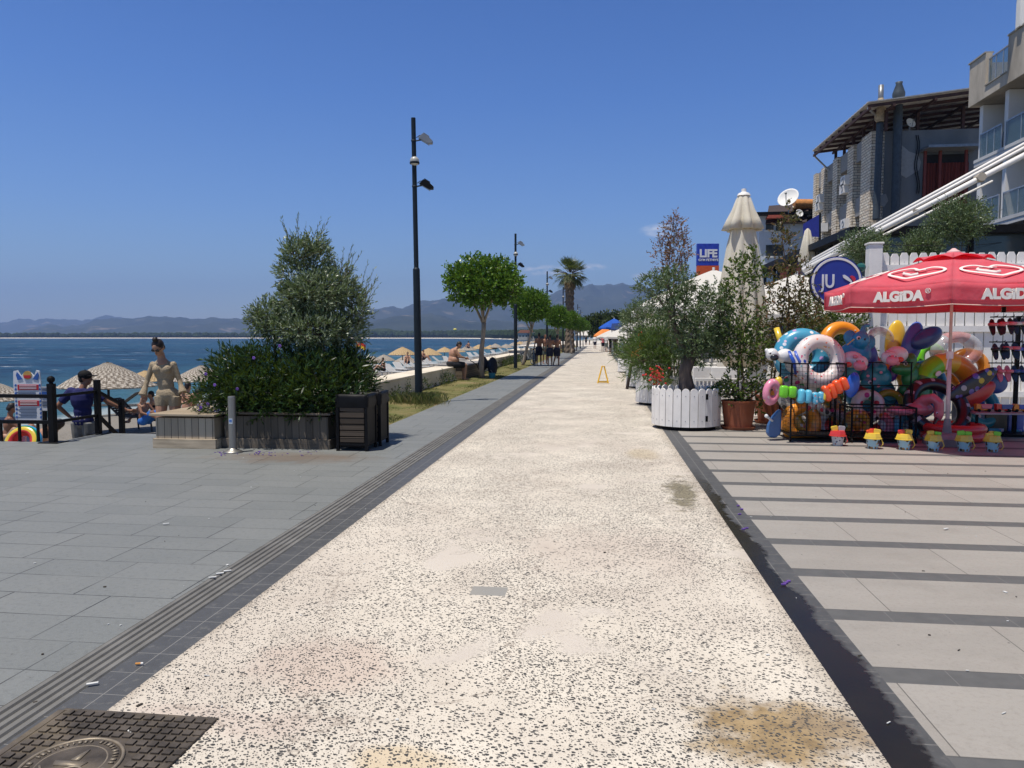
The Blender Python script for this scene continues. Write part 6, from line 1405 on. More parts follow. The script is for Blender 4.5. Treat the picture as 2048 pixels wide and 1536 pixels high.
def eyes(root, L, d, r=4.2):
    s_ = px_(d)
    for px, py in L:
        b = MB(); b.ell(A(px, py, d), (r * s_, 2 * s_, r * s_), 12, mi=0); b.ell(A(px + .8, py + .8, d - 2.2 * s_), (r * .5 * s_, 1.2 * s_, r * .6 * s_), 10, mi=1); b.build('eye', [P_['white'], P_['black']], root, smooth=True)
def ov(px, py, d, rx, ry, m, label, ry_=0, name='pool_float', rd=7):
    s_ = px_(d); b = MB(); b.ell((0, 0, 0), (rx * s_, rd * s_, ry * s_), 24, rot(0, ry_, math.degrees(YAW))); o = b.build(name, m, None, None, True); o.location = A(px, py, d); return tag(o, label, 'pool float')
t = flo('elephant_float', 'bright blue inflatable elephant with its trunk raised on top of the stall'); t.location = A(1716, 720, 11.4)
blobs(t, 'body', P_['sky'], [(1710, 708, 11.45, 32, 26, 24), (1722, 680, 11.3, 17, 18, 16), (1700, 674, 11.42, 14, 15, 4), (1741, 684, 11.42, 11, 15, 4)], .016, [(((1722, 672, 11.3), (1727, 662, 11.3), (1727, 654, 11.3), (1733, 650, 11.3), (1739, 652, 11.3)), [.075, .05, .032, .028, .03])])
eyes(t, ((1717, 676), (1729, 678)), 11.2); b = MB(); q = A(1694, 690, 11.25); b.bar(q, q + Vector((.1, 0, .09)), .03, .01); b.build('yellow_tab', P_['yellow'], t)
for px, py, m, lb_, sg in ((1716, 722, 'white', 'white inflatable cow with a pink snout hanging over the crate edge', 1), (1782, 712, 'pink', 'pale pink inflatable pig lying in front of the yellow float', -1)):
    t = flo('animal_float', lb_); t.location = A(px, py + 20, 11.0)
    blobs(t, 'body', P_['white'], [(px - 12 * sg, py - 3, 11.05, 22, 17, 17), (px + 4 * sg, py + 3, 10.95, 16, 14, 14)], .016)
    blobs(t, 'snout', P_['pink'], [(px + 3, py + 9, 10.82, 13, 11, 9), (px + 14, py + 12, 10.9, 5, 8, 4), (px - 6, py - 9, 10.9, 6, 5, 3)], .016); eyes(t, ((px - 3, py - 1), (px + 9, py)), 10.78, 2.4)
    b = MB(); b.ell(A(px - 19 * sg, py + 7, 10.85), (.05, .02, .04), 10); b.build('red_patch', P_['red'], t)
t = flo('animal_float', 'white inflatable cow head with a black muzzle at the left end of the tall crate'); t.location = A(1560, 720, 11)
blobs(t, 'body', P_['white'], [(1544, 709, 11.0, 13, 13, 12), (1570, 712, 11.05, 18, 15, 14), (1586, 724, 11.1, 17, 22, 14), (1533, 701, 11.0, 4, 5, 4)], .014)
blobs(t, 'muzzle', P_['black'], [(1549, 715, 10.90, 9, 7, 6)], .012); eyes(t, ((1540, 706),), 10.9, 3)
b = MB()
for x0, x1, m in ((1578, 1592, 0), (1590, 1606, 1), (1598, 1616, 0)): b.tube([A(x0, 702, 10.93), A((x0 + x1) / 2 + 2, 722, 10.88), A(x1, 748, 10.93)], [.03, .045, .03], 10, m, flat=.6)
b.build('stripes', [P_['blue'], P_['periw']], t, smooth=True)
t = flo('dinosaur_float', 'green inflatable dinosaur on the step rack'); t.location = A(1815, 760, 11.3)
blobs(t, 'body', P_['green'], [(1806, 738, 11.3, 24, 13, 14), (1822, 722, 11.3, 11, 17, 11), (1822, 755, 11.35, 19, 26, 16), (1835, 733, 11.35, 8, 8, 5), (1840, 750, 11.35, 7, 9, 5), (1812, 780, 11.4, 15, 12, 12)], .014); eyes(t, ((1811, 727),), 11.1, 4)
t = flo('elephant_float', 'dark teal inflatable elephant with pink spots in the shade below the pig float'); t.location = A(1755, 770, 11.3)
blobs(t, 'body', P_['teal'], [(1752, 755, 11.35, 32, 24, 18), (1756, 738, 11.3, 18, 17, 15), (1742, 766, 11.3, 22, 12, 12)], .016); eyes(t, ((1740, 765),), 11.1, 4)
b = MB()
for px, py in ((1749, 758), (1736, 752), (1762, 745), (1757, 772)): b.ell(A(px, py, 11.14), (.025, .01, .022), 8)
b.build('spots', P_['pink'], t)
t = flo('flamingo_float', 'pink inflatable flamingo with bent neck beside the parasol pole'); t.location = A(1855, 840, 10.8)
blobs(t, 'body', P_['rose'], [(1838, 818, 10.95, 28, 15, 22), (1877, 828, 10.7, 9, 15, 9)], .014, [(((1835, 812, 10.95), (1850, 800, 10.85), (1866, 796, 10.75), (1878, 806, 10.7), (1879, 830, 10.7)), [.09, .085, .075, .07, .06])]); eyes(t, ((1874, 826),), 10.6, 2.2)
b = MB(); b.tube([A(1873, 838, 10.66), A(1868, 848, 10.62)], [.035, .015], 10); b.build('beak', P_['black'], t)
ov(1790, 684, 12.05, 20, 44, P_['yellow'], 'mustard yellow oval float standing against the fence', 6, rd=10); ov(1824, 688, 11.9, 20, 46, P_['periw'], 'tall blue oval float right of the yellow one', 14, rd=12); ov(1853, 676, 11.8, 34, 19, P_['navy'], 'darker blue oval float leaning right over the tall blue one', -30, rd=12)
ov(1945, 768, 11.0, 58, 17, BOARD, 'black bodyboard with yellow and purple splashes leaning right of the pole', -32, 'bodyboard', 5); ov(1950, 790, 11.2, 46, 20, P_['red'], 'red oval float in the shade below the bodyboard', -30)
ov(1800, 822, 10.85, 27, 9, P_['pink'], 'bright pink small float lying on the low crate rim', 6, rd=18); ov(1705, 770, 10.45, 14, 26, P_['blue'], 'royal blue fin shaped float hanging at the right corner of the tall crate', 12)
ov(1990, 765, 11.3, 26, 22, P_['navy'], 'dark blue shark float below the slipper stand', 20)
c = A(1912, 700, 12.1); s_ = px_(12.1); b = MB(); M = FM @ Matrix.Diagonal((1, .72, 1)); b.torus((0, 0, 0), 36 * s_, 16 * s_, M, 40, 14, lambda u, v: int(u * 6) % 2); o = b.build('swim_ring', [CLEAR, CLEARR], None, None, True); o.location = c; tag(o, 'large transparent red and clear ring in front of the fence right of the pole', 'swim ring')
ring(1728, 782, 11.7, 46, 22, P_['sky'], 'sky blue swim ring in the dark gap above the low crate', (-12, 15))
ring(1832, 800, 11.55, 40, 18, P_['navy'], 'navy swim ring behind the flamingo float', (-10, -20))
ring(1862, 718, 12.15, 34, 17, P_['lime'], 'lime swim ring peeping above the rainbow arch', (-6, 10))
ov(1700, 742, 11.5, 22, 24, P_['teal'], 'teal float stuffed between the crate corner and the cow float', 15, rd=16); ov(1786, 744, 11.45, 10, 20, plastic('violet_vinyl', (.13, .04, .28)), 'small violet float between the teal elephant and the dinosaur', 10, rd=8)
ov(1718, 848, 11.25, 24, 20, P_['orange'], 'orange float at the bottom left of the low crate', 20, rd=14); ov(1762, 858, 11.25, 26, 14, P_['red'], 'red float at the bottom middle of the low crate', -10, rd=14); ov(1820, 848, 11.3, 16, 26, P_['rose'], 'rose float at the right end of the low crate', 5, rd=12)
ov(1612, 862, 11.3, 34, 14, P_['orange'], 'orange float squashed at the bottom of the tall crate', 5, rd=20); ov(1655, 856, 11.25, 24, 18, P_['red'], 'red float in the bottom right of the tall crate', -15, rd=16); ov(1600, 775, 11.3, 28, 24, P_['grey'], 'grey white float in the left of the tall crate', -15, rd=16)
for px, py, w, h, m, lb_ in ((1945, 838, 46, 60, 'navy', 'dark blue carton behind the right end buckets'), (1992, 866, 40, 34, 'black', 'black carton under the toy table'), (2032, 868, 30, 32, 'blue', 'blue packet under the right of the toy table')):
    q = A(px, py, 11.4); t = thing('carton', lb_, 'box', q, 0, 'cartons stored in the shade of the stall'); s_ = px_(11.4); b = MB(); b.box((q.x - w * s_ / 2, q.y, 0), (q.x + w * s_ / 2, q.y + .3, .05 + h * s_)); b.build('box', P_[m], t, bev=.01); b = MB(); b.cb(q + Vector((0, -.004, .02)), (w * s_ * .7, .006, h * s_ * .4)); b.build('paper_label', CLOUDS, t)
for a_ in ((1722, 745, 11.9, 50, 22, P_['rose'], 'rose swim ring filling the gap behind the cow float', (-8, 10)), (1775, 770, 11.8, 46, 20, P_['yellow'], 'yellow swim ring behind the teal elephant', (-10, -12)), (1850, 770, 11.85, 50, 24, P_['sky'], 'sky blue swim ring behind the rainbow arch', (-6, 14)), (1935, 738, 12.15, 42, 20, P_['orange'], 'orange swim ring behind the bodyboard', (-4, -8)), (1960, 815, 11.5, 44, 20, P_['teal'], 'teal swim ring in the shade below the red oval float', (-12, 10)),
           (1714, 850, 11.12, 32, 11, CANDY, 'candy print ring at the left of the low crate', (-6, 8)), (1757, 852, 11.18, 30, 12, P_['pink'], 'pink ring in the middle of the low crate', (-4, -10)), (1814, 852, 11.14, 30, 11, P_['aqua'], 'aqua ring at the right of the low crate', (-6, 6)), (1598, 788, 11.2, 44, 17, TROPIC, 'tropical print ring at the upper left inside the tall crate', (-10, -6)), (1602, 846, 11.12, 44, 17, P_['orange'], 'orange ring at the lower left inside the tall crate', (-6, 12)), (1664, 846, 11.2, 32, 12, HEARTS, 'heart print ring at the lower right inside the tall crate', (-6, -12))): ring(*a_)
ov(1755, 795, 11.6, 40, 22, P_['aqua'], 'aqua float wedged under the teal elephant', -8, rd=16); ov(1835, 775, 11.6, 22, 34, P_['lime'], 'lime float standing behind the dinosaur', 12, rd=12); ov(1735, 712, 11.75, 20, 30, P_['periw'], 'blue violet float behind the blue elephant', -10, rd=12)
# arm bands strung along the crate front
def band(px, py, w, h, m, label, r_=0, d=10.36):
    s_ = px_(d); b = MB(); M = rot(0, r_, math.degrees(YAW)); w, h = w * s_, h * s_
    b.cb(M @ Vector((-w * .25, 0, 0)), (w * .5, h * .55, h * .92), 0, M); b.cb(M @ Vector((w * .25, .004, .006)), (w * .5, h * .5, h * .86), 0, M)
    o = b.build('arm_band', m, None, None, True); o.location = A(px, py, d); md = o.modifiers.new('bevel', 'BEVEL'); md.width = h * .2; md.segments = 4
    return tag(o, label, 'arm band', 'arm bands strung along the toy crate')
for a_ in ((1576, 784, 34, 27, P_['lime'], 'lime green arm bands strung at the left of the crate', 5), (1609, 793, 28, 32, P_['aqua'], 'plain pale blue arm band right of the lime ones', 6), (1636, 796, 24, 27, ARMS, 'pale blue arm band with a fish print', -4), (1652, 789, 14, 26, P_['yellow'], 'yellow arm band between the fish print and the orange ones', 8), (1659, 785, 26, 36, P_['hot'], 'lower left bright orange arm band', -18), (1682, 771, 30, 32, P_['hot'], 'upper right bright orange arm band', -22)): band(*a_)
t = tag(MB().torus((0, 0, 0), 14 * px_(10.5), 8 * px_(10.5), rot(0, 10, 20) @ FM @ Matrix.Diagonal((.9, 1.25, 1)), 30, 12).build('flower_ring', spotted('pink_flower_vinyl', (.72, .25, .36), [(.75, .5, .55), (.75, .45, .1), (.7, .15, .3)], 14, .22), None, None, True), 'pink flower shaped ring hanging off the left side of the tall crate', 'swim ring'); t.location = A(1543, 784, 10.6)
b = MB(); b.ell(A(1545, 787, 10.62) - Vector(t.location), (.03, .02, .045), 10); o = b.build('orange_heart', P_['orange']); o.parent = t
ov(1556, 767, 10.75, 9, 14, P_['yellow'], 'yellow float end tucked behind the pink flower ring', 10)
t = flo('kickboard', 'blue teardrop kickboard with a white valve leaning at the left foot of the crate'); t.location = A(1550, 866, 10.8)
b = MB(); M = rot(0, 0, math.degrees(YAW)); s_ = px_(10.75); b.prism([(x * s_, -y * s_) for x, y in ((-17, 14), (-15, -2), (-6, -20), (6, -33), (12, -34), (13, -10), (12, 16), (2, 24), (-10, 23))][::-1], .07, A(1549, 852, 10.75), M); b.build('board', plastic('denim_blue_vinyl', (.05, .13, .30)), t, bev=.025)
b = MB(); b.tube([A(1545, 842, 10.68), A(1534, 833, 10.6)], [.014, .02], 10); b.ell(A(1533, 832, 10.6), .03, 10); b.build('valve', P_['white'], t)
# sand buckets in a row
def bucket(px, py, rimc, printm, toys, label):
    c = G(px, py); t = thing('sand_bucket', label, 'bucket', c, random.uniform(-.3, .3) * 0, 'toy sand buckets in a row on the paving')
    b = MB(); b.lathe([(.062, 0), (.066, .01), (.088, .15), (.086, .15), (.06, .02)], 24, c, cap=False); b.build('pail', printm, t, smooth=False)
    b = MB(); b.lathe([(.085, .135), (.112, .14), (.108, .165), (.092, .21), (.07, .215), (0, .215)], 8, c, cap=False); b.torus(c + Vector((0, 0, .14)), .108, .007, nu=24, nv=6); b.build('sieve_lid', rimc, t)
    for i, m in enumerate(toys):
        x = -.05 + .1 * i / max(1, len(toys) - 1); b = MB(); M = rot(0, (i - 1) * 7 + random.uniform(-4, 4), 12 * random.uniform(-1, 1)); h_ = random.uniform(.5, .75)
        b.prism([(-.02, .0), (.02, 0), (.042, .03), (.046, .10 * h_), (.036, .125 * h_), (-.036, .125 * h_), (-.046, .10 * h_), (-.042, .03)], .03, c + Vector((x * .8, .02 * (i % 2) - .01, .185)), M)
        b.build('spade' if i != 1 else 'sand_mould', m, t, bev=.006)
    b = MB(); b.tube([c + Vector((.095, -.03, .15)), c + Vector((.115, -.05, .07)), c + Vector((.08, -.06, .0 + .03))], .006, 6); b.build('handle', rimc, t)
PRG = spotted('white_print_tin', (.55, .55, .54), [(.05, .05, .06), (.3, .1, .1), (.1, .15, .3)], 30, .32); PRB = spotted('beach_print_tin', (.35, .55, .60), [(.05, .03, .02), (.3, .16, .06), (.55, .4, .2)], 20, .36)
Y_, R_, O_, L_ = P_['yellow'], P_['red'], P_['hot'], P_['lime']
for a_ in ((1675, 891, R_, PRG, (Y_, R_, P_['grey']), 'sunlit red lidded sand bucket at the left end of the row'), (1745, 897, Y_, PRB, (O_, R_, Y_), 'second bucket of the row, yellow lid with orange and red spades'), (1808, 899, Y_, PRB, (R_, L_, Y_), 'third bucket of the row, yellow lid with a lime mould between red and yellow'), (1866, 901, Y_, PRB, (Y_, L_, L_), 'fourth bucket, yellow spade left and lime spades right, beside the pole foot'), (1927, 902, Y_, PRB, (L_, R_, L_), 'fifth bucket, red mould between two lime spades'), (1984, 903, Y_, PRB, (Y_, Y_, L_), 'right end bucket of the row, two yellow spades and a lime one')): bucket(*a_)
q = A(1905, 880, 10.75); q.z = 0; t = thing('paddling_pool', 'dark red inflatable paddling pool in the shade around the parasol foot', 'paddling pool', q); b = MB()
b.torus(q + Vector((0, 0, .07)), .36, .075, nu=40, nv=12); b.torus(q + Vector((0, 0, .18)), .36, .07, nu=40, nv=12); b.build('rings', P_['red'], t, smooth=True)
# low table of toy trucks, slipper stand with its price board
tq = A(1995, 830, 10.9); t = thing('toy_table', 'low dark folding table with plastic toy trucks at the right edge', 'table', tq); t.location.z = 0
b = MB(); b.box((tq.x - .42, tq.y - .25, .375), (tq.x + .75, tq.y + .35, .40)); b.build('top', mat('table_top', (.35, .30, .28), .5), t, bev=.004)
for x in (-.38, .7):
    for y in (-.2, .3): b = MB(); b.bar((tq.x + x, tq.y + y, 0), (tq.x + x, tq.y + y, .375), .03); b.build('leg', BLACKM, t)
for i, (dx, m1, m2, lb_) in enumerate(((-.22, 'orange', 'rose', 'orange toy truck at the left end of the table'), (.06, 'red', 'navy', 'red toy truck in the middle of the table'), (.30, 'orange', 'blue', 'orange toy digger with a blue tray on the right of the table'))):
    o_ = Vector((tq.x + dx, tq.y - .02, .40)); t = thing('toy_truck', lb_, 'toy', o_, 0, 'toy trucks on the low table')
    b = MB(); b.cb(o_ + Vector((-.07, 0, .075)), (.07, .09, .08)); b.cb(o_ + Vector((0, 0, .03)), (.2, .08, .02)); b.build('cab', P_[m1], t, bev=.008)
    b = MB(); b.prism([(-.03, .045), (.1, .045), (.12, .11), (-.04, .11)], .1, o_); b.build('tray', P_[m2], t, bev=.005)
    for x in (-.07, .07):
        b = MB(); b.tube([o_ + Vector((x, -.055, .022)), o_ + Vector((x, .055, .022))], .022, 12); b.build('wheels', BLACKM, t)
sq_ = A(2034, 720, 11.3); sq_.z = 0; t = thing('slipper_stand', 'black hook stand hung with slippers at the right edge', 'display stand', sq_); b = MB()
b.bar(sq_, sq_ + Vector((0, 0, 1.82)), .05); b.box((sq_.x - .3, sq_.y - .3, 0), (sq_.x + .3, sq_.y + .3, .04)); b.build('post', BLACKM, t)
for py in (634, 684, 726):
    b = MB(); z = A(2034, py, 11.3).z; b.bar((sq_.x - .42, sq_.y - .03, z), (sq_.x + .42, sq_.y - .03, z), .018)
    for i in range(8): x = sq_.x - .4 + i * .115; b.tube([(x, sq_.y - .03, z), (x, sq_.y - .2, z + .01), (x, sq_.y - .21, z + .03)], .005, 5)
    b.build('hook_rail', BLACKM, t)
t = thing('price_board', 'small wooden board reading 100 above the slippers', 'sign', A(2032, 619, 11.1)); c = A(2032, 619.5, 11.1); M = rot(0, 0, math.degrees(YAW))
b = MB(); b.cb(c, (.44, .02, .085), 0, M); b.build('board', mat('board_wood', (.42, .36, .27), .7, stretch=(.3, 2, 6), var=.25), t)
text('100', mat('board_ink', (.02, .02, .02), .6, bump=0), .095, c + M @ Vector((.03, -.013, 0)), M @ rot(90), t, 'lettering', .002, bold=.003)
b = MB(); b.cb(c + M @ Vector((-.19, -.012, 0)), (.06, .006, .085), 0, M); b.build('dark_end', BLACKM, t)
def slip(px, py, m, label, up=0):
    d = 11.05; c = A(px, py, d); t = thing('slippers', label, 'slippers', c, 0, 'pairs of slippers on the hook stand')
    for dx in (-.055, .055):
        M = rot(-75 if not up else -88, 8 * (1 if dx > 0 else -1), 0); b = MB(); b.prism([(.045 * math.cos(a_) * (1 if math.sin(a_) > 0 else .85), .13 * math.sin(a_)) for a_ in np.linspace(0, 2 * math.pi, 15)[:-1]], .022, c + Vector((dx, 0, -.07)), rot(-18, 0, 0)); sl = b.build('sole', P_['black'] if not up else m, t)
        b = MB(); b.tube([c + Vector((dx - .048, -.0, -.03)), c + Vector((dx - .03, -.06, -.03)), c + Vector((dx + .03, -.06, -.03)), c + Vector((dx + .048, 0, -.03))], .026, 8, flat=1.0); b.build('strap', m, t, smooth=True)
for px, py, m, lb_, u in ((1993, 645, 'rose', 'pink strapped slippers at the upper left of the stand', 0), (2014, 643, 'pink', 'second pair, pink strapped, on the top rail', 0), (2040, 643, 'white', 'cream strapped slippers on the top rail at the frame edge', 0), (1999, 694, 'black', 'black slippers on the middle rail', 0), (2022, 692, 'rose', 'rose strapped slippers in the middle of the second rail', 0), (2042, 694, 'periw', 'violet slippers on the middle rail at the frame edge', 0), (2008, 738, 'rose', 'crimson slippers hung soles outward on the bottom rail', 1), (2037, 738, 'navy', 'navy slippers on the bottom rail', 0)): slip(px, py, P_[m], lb_, u)

# ------------------------------------------------------------------ people
V = Vector
STD = dict(pel=(0, 0, .95), wai=(0, .0, 1.10), che=(0, .01, 1.29), nek=(0, .02, 1.47), hed=(0, -.01, 1.635), sL=(.175, .015, 1.42), sR=(-.175, .015, 1.42), eL=(.23, .03, 1.14), eR=(-.23, .03, 1.14), wL=(.25, -.03, .90), wR=(-.25, -.03, .90), hL=(.09, 0, .92), hR=(-.09, 0, .92), kL=(.10, -.02, .50), kR=(-.10, -.02, .50), aL=(.105, .02, .085), aR=(-.105, .02, .085))
def figure(name_label, loc, rz, H, pose={}, skin=SKIN, look=(0, -1, -.1), wear=(), hair=HAIR, bun=False, cap=None, fat=1.0, fem=False, vox=.016, group=None, scale=1, fing=True):
    t = thing('person', name_label, 'person', loc, 0, group)
    k_ = H / 1.75; Mz = rot(0, 0, math.degrees(rz)); J = {a_: Mz @ (V(v) * k_) + V(loc) for a_, v in {**STD, **pose}.items()}
    lk = (Mz @ V(look)).normalized(); lr = lk.cross(V((0, 0, 1))).normalized(); lu = lr.cross(lk); HM_ = Matrix((lr, lk, lu)).transposed()
    fwd = Mz @ V((0, -1, 0)); side = Mz @ V((1, 0, 0))
    def torso(b, g=0.0, neck=True, hips=True):
        up = (J['nek'] - J['pel']).normalized(); sd = (J['sL'] - J['sR']).normalized(); fr = sd.cross(up); TM_ = Matrix((sd, fr, up)).transposed()
        w = .88 if fem else 1.0
        b.ell(J['che'], ((.165 * w + g) * (1 + (fat - 1) * .5) * k_, (.115 * fat + g) * k_, (.185 + g) * k_), 16, TM_)
        b.ell(J['wai'], ((.125 * w * fat + g) * k_, (.098 * fat + g) * k_, (.15 + g) * k_), 16, TM_)
        if fat > 1.2: b.ell(J['wai'] + (Mz @ V((0, -.07, -.02))) * k_, (.16 * fat * k_, .13 * fat * k_, .15 * k_), 16, TM_)
        if fem:
            for s_ in (-1, 1): b.ell(J['che'] + TM_ @ V((s_ * .07, -.085 if TM_ @ V((0, -1, 0)) @ fwd > 0 else .085, .03)) * k_, (.058 + g) * k_, 12)
        if hips: b.ell(J['pel'], ((.155 * (1.05 if fem else 1) * (1 + (fat - 1) * .5) + g) * k_, (.115 * fat + g) * k_, (.125 + g * .5) * k_), 16, TM_)
        for s_ in 'LR': b.tube([J['che'].lerp(J['s' + s_], .35), J['s' + s_]], [(.075 + g) * k_, ((.044 if fem else .058) * (fat ** .5) + g) * k_], 10); b.ell(J['s' + s_], ((.043 if fem else .058) * fat ** .5 + g) * k_, 10)
        if neck: b.tube([J['che'] + (J['nek'] - J['che']) * .6, J['nek']], [(.10 + g) * k_, (.06 + g) * k_], 12)
    def arm(b, s_, f=2.0, g=0.0, flare=0):
        S_, E_, W_ = J['s' + s_], J['e' + s_], J['w' + s_]; q = fat ** .5 * (.84 if fem else 1)
        e = S_.lerp(E_, min(1, f)); b.tube([S_, S_.lerp(e, .5), e], [(.052 * q + g) * k_, (.047 * q + g) * k_, (.040 * q + g) * k_], 10)
        if f >= 1: b.ell(E_, (.042 * q + g) * k_, 8); w2 = E_.lerp(W_, f - 1); b.tube([E_, E_.lerp(w2, .4), w2], [(.040 * q + g) * k_, (.038 * q + g) * k_, (.027 + g + flare) * k_], 10)
    def leg(b, s_, f=2.0, g=0.0):
        H_, K_, A_ = J['h' + s_], J['k' + s_], J['a' + s_]; q = fat ** .4
        e = H_.lerp(K_, min(1, f)); b.tube([H_, H_.lerp(e, .4), e], [(.088 * q + g) * k_, (.080 * q + g) * k_, ((.056 if f >= 1 else .064) * q + g) * k_], 12)
        if f >= 1: b.ell(K_, (.056 + g) * k_, 8); a_ = K_.lerp(A_, f - 1); b.tube([K_, K_.lerp(a_, .35), a_], [(.053 + g) * k_, (.054 + g) * k_, (.036 + g) * k_], 10)
    b = MB(); torso(b); hc = J['hed']
    b.tube([J['nek'] - (J['nek'] - J['che']) * .2, hc - lu * .07 * k_], [.058 * k_, .05 * k_], 12)
    b.ell(hc + lu * .025 * k_ - lk * .008 * k_, (.074 * k_, .094 * k_, .096 * k_), 16, HM_); b.ell(hc + (lk * .03 - lu * .055) * k_, (.054 * k_, .058 * k_, .06 * k_), 14, HM_)
    b.tube([hc + (lk * .082 + lu * .012) * k_, hc + (lk * .108 - lu * .026) * k_, hc + (lk * .085 - lu * .034) * k_], [.008 * k_, .014 * k_, .012 * k_], 8)
    for s_ in (-1, 1): b.ell(hc + (lr * s_ * .074 - lk * .012 - lu * .005) * k_, (.012 * k_, .02 * k_, .03 * k_), 8, HM_)
    for s_ in 'LR':
        arm(b, s_); leg(b, s_)
        W_ = J['w' + s_]; hd_ = V(pose['d' + s_]).normalized() if 'd' + s_ in pose else None
        hd_ = (Mz @ hd_) if hd_ else (W_ - J['e' + s_]).normalized()
        sv = hd_.cross(fwd); sv = sv.normalized() if sv.length > .1 else side; pv = sv.cross(hd_)
        b.tube([W_, W_ + hd_ * .03 * k_, W_ + hd_ * .085 * k_], [.026 * k_, .036 * k_, .038 * k_], 10, flat=.55)
        for i in range(4):
            o = W_ + hd_ * .08 * k_ + sv * (i - 1.5) * .019 * k_; L_ = (.068, .082, .078, .058)[i] * k_
            b.tube([o, o + hd_ * L_ * .5 + pv * .006 * k_, o + hd_ * L_ * .9 + pv * .028 * k_], [.0105 * k_, .0095 * k_, .008 * k_], 6)
        o = W_ + hd_ * .03 * k_ - sv * .03 * k_; b.tube([o, o + (hd_ * .03 - sv * .022 + pv * .008) * k_, o + (hd_ * .062 - sv * .026 + pv * .02) * k_], [.014 * k_, .012 * k_, .009 * k_], 6)
        A_ = J['a' + s_]; fd = V(pose['f' + s_]).normalized() if 'f' + s_ in pose else V((0, -1, 0)); fd = Mz @ fd
        b.tube([A_ - fd * .045 * k_ - V((0, 0, .045 * k_)), A_ + fd * .06 * k_ - V((0, 0, .04 * k_)), A_ + fd * .165 * k_ - V((0, 0, .058 * k_))], [.04 * k_, .042 * k_, .03 * k_], 10, flat=.8); b.tube([A_, A_ - V((0, 0, .04 * k_))], [.036 * k_, .04 * k_], 8)
    b.build('body', skin, t, remesh=vox)
    for kind, m in wear:
        g = .014 if vox < .012 else .018; b = MB()
        if kind == 'tee': torso(b, g + .006); [arm(b, s_, .72, g + .012) for s_ in 'LR']
        elif kind == 'cover':
            torso(b, g - .008, False); [arm(b, s_, 1.93, .003, .034) for s_ in 'LR']; [leg(b, s_, .34, g + .006) for s_ in 'LR']
        elif kind == 'shorts':
            b.ell(J['pel'] - V((0, 0, .01)), ((.16 * (1 + (fat - 1) * .5) + g) * k_, (.12 * fat + g) * k_, (.11 + g) * k_), 14, Mz); [leg(b, s_, .92, g + .012) for s_ in 'LR']
        elif kind == 'trunks':
            b.ell(J['pel'] - V((0, 0, .01)), ((.16 + g) * k_, (.12 * fat + g) * k_, (.11 + g) * k_), 14, Mz); [leg(b, s_, .5, g + .01) for s_ in 'LR']
        elif kind == 'trousers':
            b.ell(J['pel'], ((.158 + g) * k_, (.12 + g) * k_, (.13 + g) * k_), 14, Mz); [leg(b, s_, 1.9, g + .008) for s_ in 'LR']
        elif kind == 'top': b.ell(J['che'], ((.165 + g) * k_, (.12 + g) * k_, .09 * k_), 14, Mz)
        b.build({'tee': 't_shirt', 'cover': 'cover_up', 'shorts': 'shorts', 'trunks': 'trunks', 'trousers': 'trousers', 'top': 'bikini_top'}[kind], m, t, remesh=vox)
    if hair:
        b = MB(); b.ell(hc + (lu * .045 - lk * .022) * k_, (.083 * k_, .095 * k_, .088 * k_), 16, HM_); b.ell(hc + (-lu * .02 - lk * .055) * k_, (.07 * k_, .055 * k_, .065 * k_), 12, HM_)
        if bun: b.ell(hc + (lu * .145 - lk * .02) * k_, (.042 * k_, .042 * k_, .036 * k_), 12, HM_)
        b.build('hair', hair, t, remesh=max(vox, .01) if vox < .02 else vox)
    if cap:
        b = MB(); o = hc + (lu * .045 - lk * .012) * k_; b.ell(o, (.092 * k_, .108 * k_, .088 * k_), 20, HM_)
        b.prism([(x * k_, y * k_) for x, y in [(-.075, .06), (-.078, .13), (-.045, .175), (0, .185), (.045, .175), (.078, .13), (.075, .06)]], .012 * k_, o + lu * .0, HM_ @ rot(-90, 0, 0) @ Matrix.Diagonal((1, 1, -1)) if 0 else HM_ @ Matrix(((1, 0, 0), (0, 0, 1), (0, -1, 0))))
        b.ell(o + lu * .088 * k_, .010 * k_, 8); b.build('cap', cap, t, smooth=True)
    return t, J, lk, lr, lu
CROCH = None
k = NT('crochet_knit'); v = k.co(); vo = k.vor(v, 75); k.col(k.mix(k.ramp(vo.outputs['Distance'], .25, .5), (.44, .36, .255), (.31, .245, .165))); k.bump(vo.outputs['Distance'], .7, .01); CROCH = k.done(.9, .15)
# woman coming up from the beach
d = 10.95; H = 1.78; p = A(333, 674, d); p.z = A(318, 681, d).z - 1.735 * H / 1.75
t, J, lk, lr, lu = figure('woman in a beige crochet cover up with a bun and sunglasses looking down', p, YAW + .12, H,
    dict(hed=(-.10, -.055, 1.625), nek=(-.07, -.01, 1.47), che=(-.05, .01, 1.29), wai=(-.03, 0, 1.10), sL=(.08, .015, 1.385), sR=(-.205, .015, 1.385), eR=(-.29, .02, 1.16), wR=(-.335, -.07, .925), eL=(.155, .03, 1.15), wL=(.225, -.05, .96), dR=(-.05, -.1, -1), dL=(.1, -.1, -1), kR=(-.095, -.06, .50), aL=(.1, .12, .1)), SKIN, (-.25, -1, -.8), (('cover', CROCH),), bun=True, fem=True, vox=.009)
hc = J['hed']; b = MB()
for s_ in (-1, 1): b.ell(hc + lk * .082 + lr * s_ * .034 + lu * .018, (.030, .010, .025), 14, Matrix((lr, lk, lu)).transposed())
b.tube([hc + lk * .09 - lr * .02 + lu * .022, hc + lk * .09 + lr * .02 + lu * .022], .004, 6)
for s_ in (-1, 1): b.tube([hc + lk * .075 + lr * s_ * .064 + lu * .02, hc - lk * .01 + lr * s_ * .079 + lu * .016], .004, 6)
b.build('sunglasses', mat('dark_lens', (.012, .009, .009), .1, .6, bump=0), t, smooth=True)
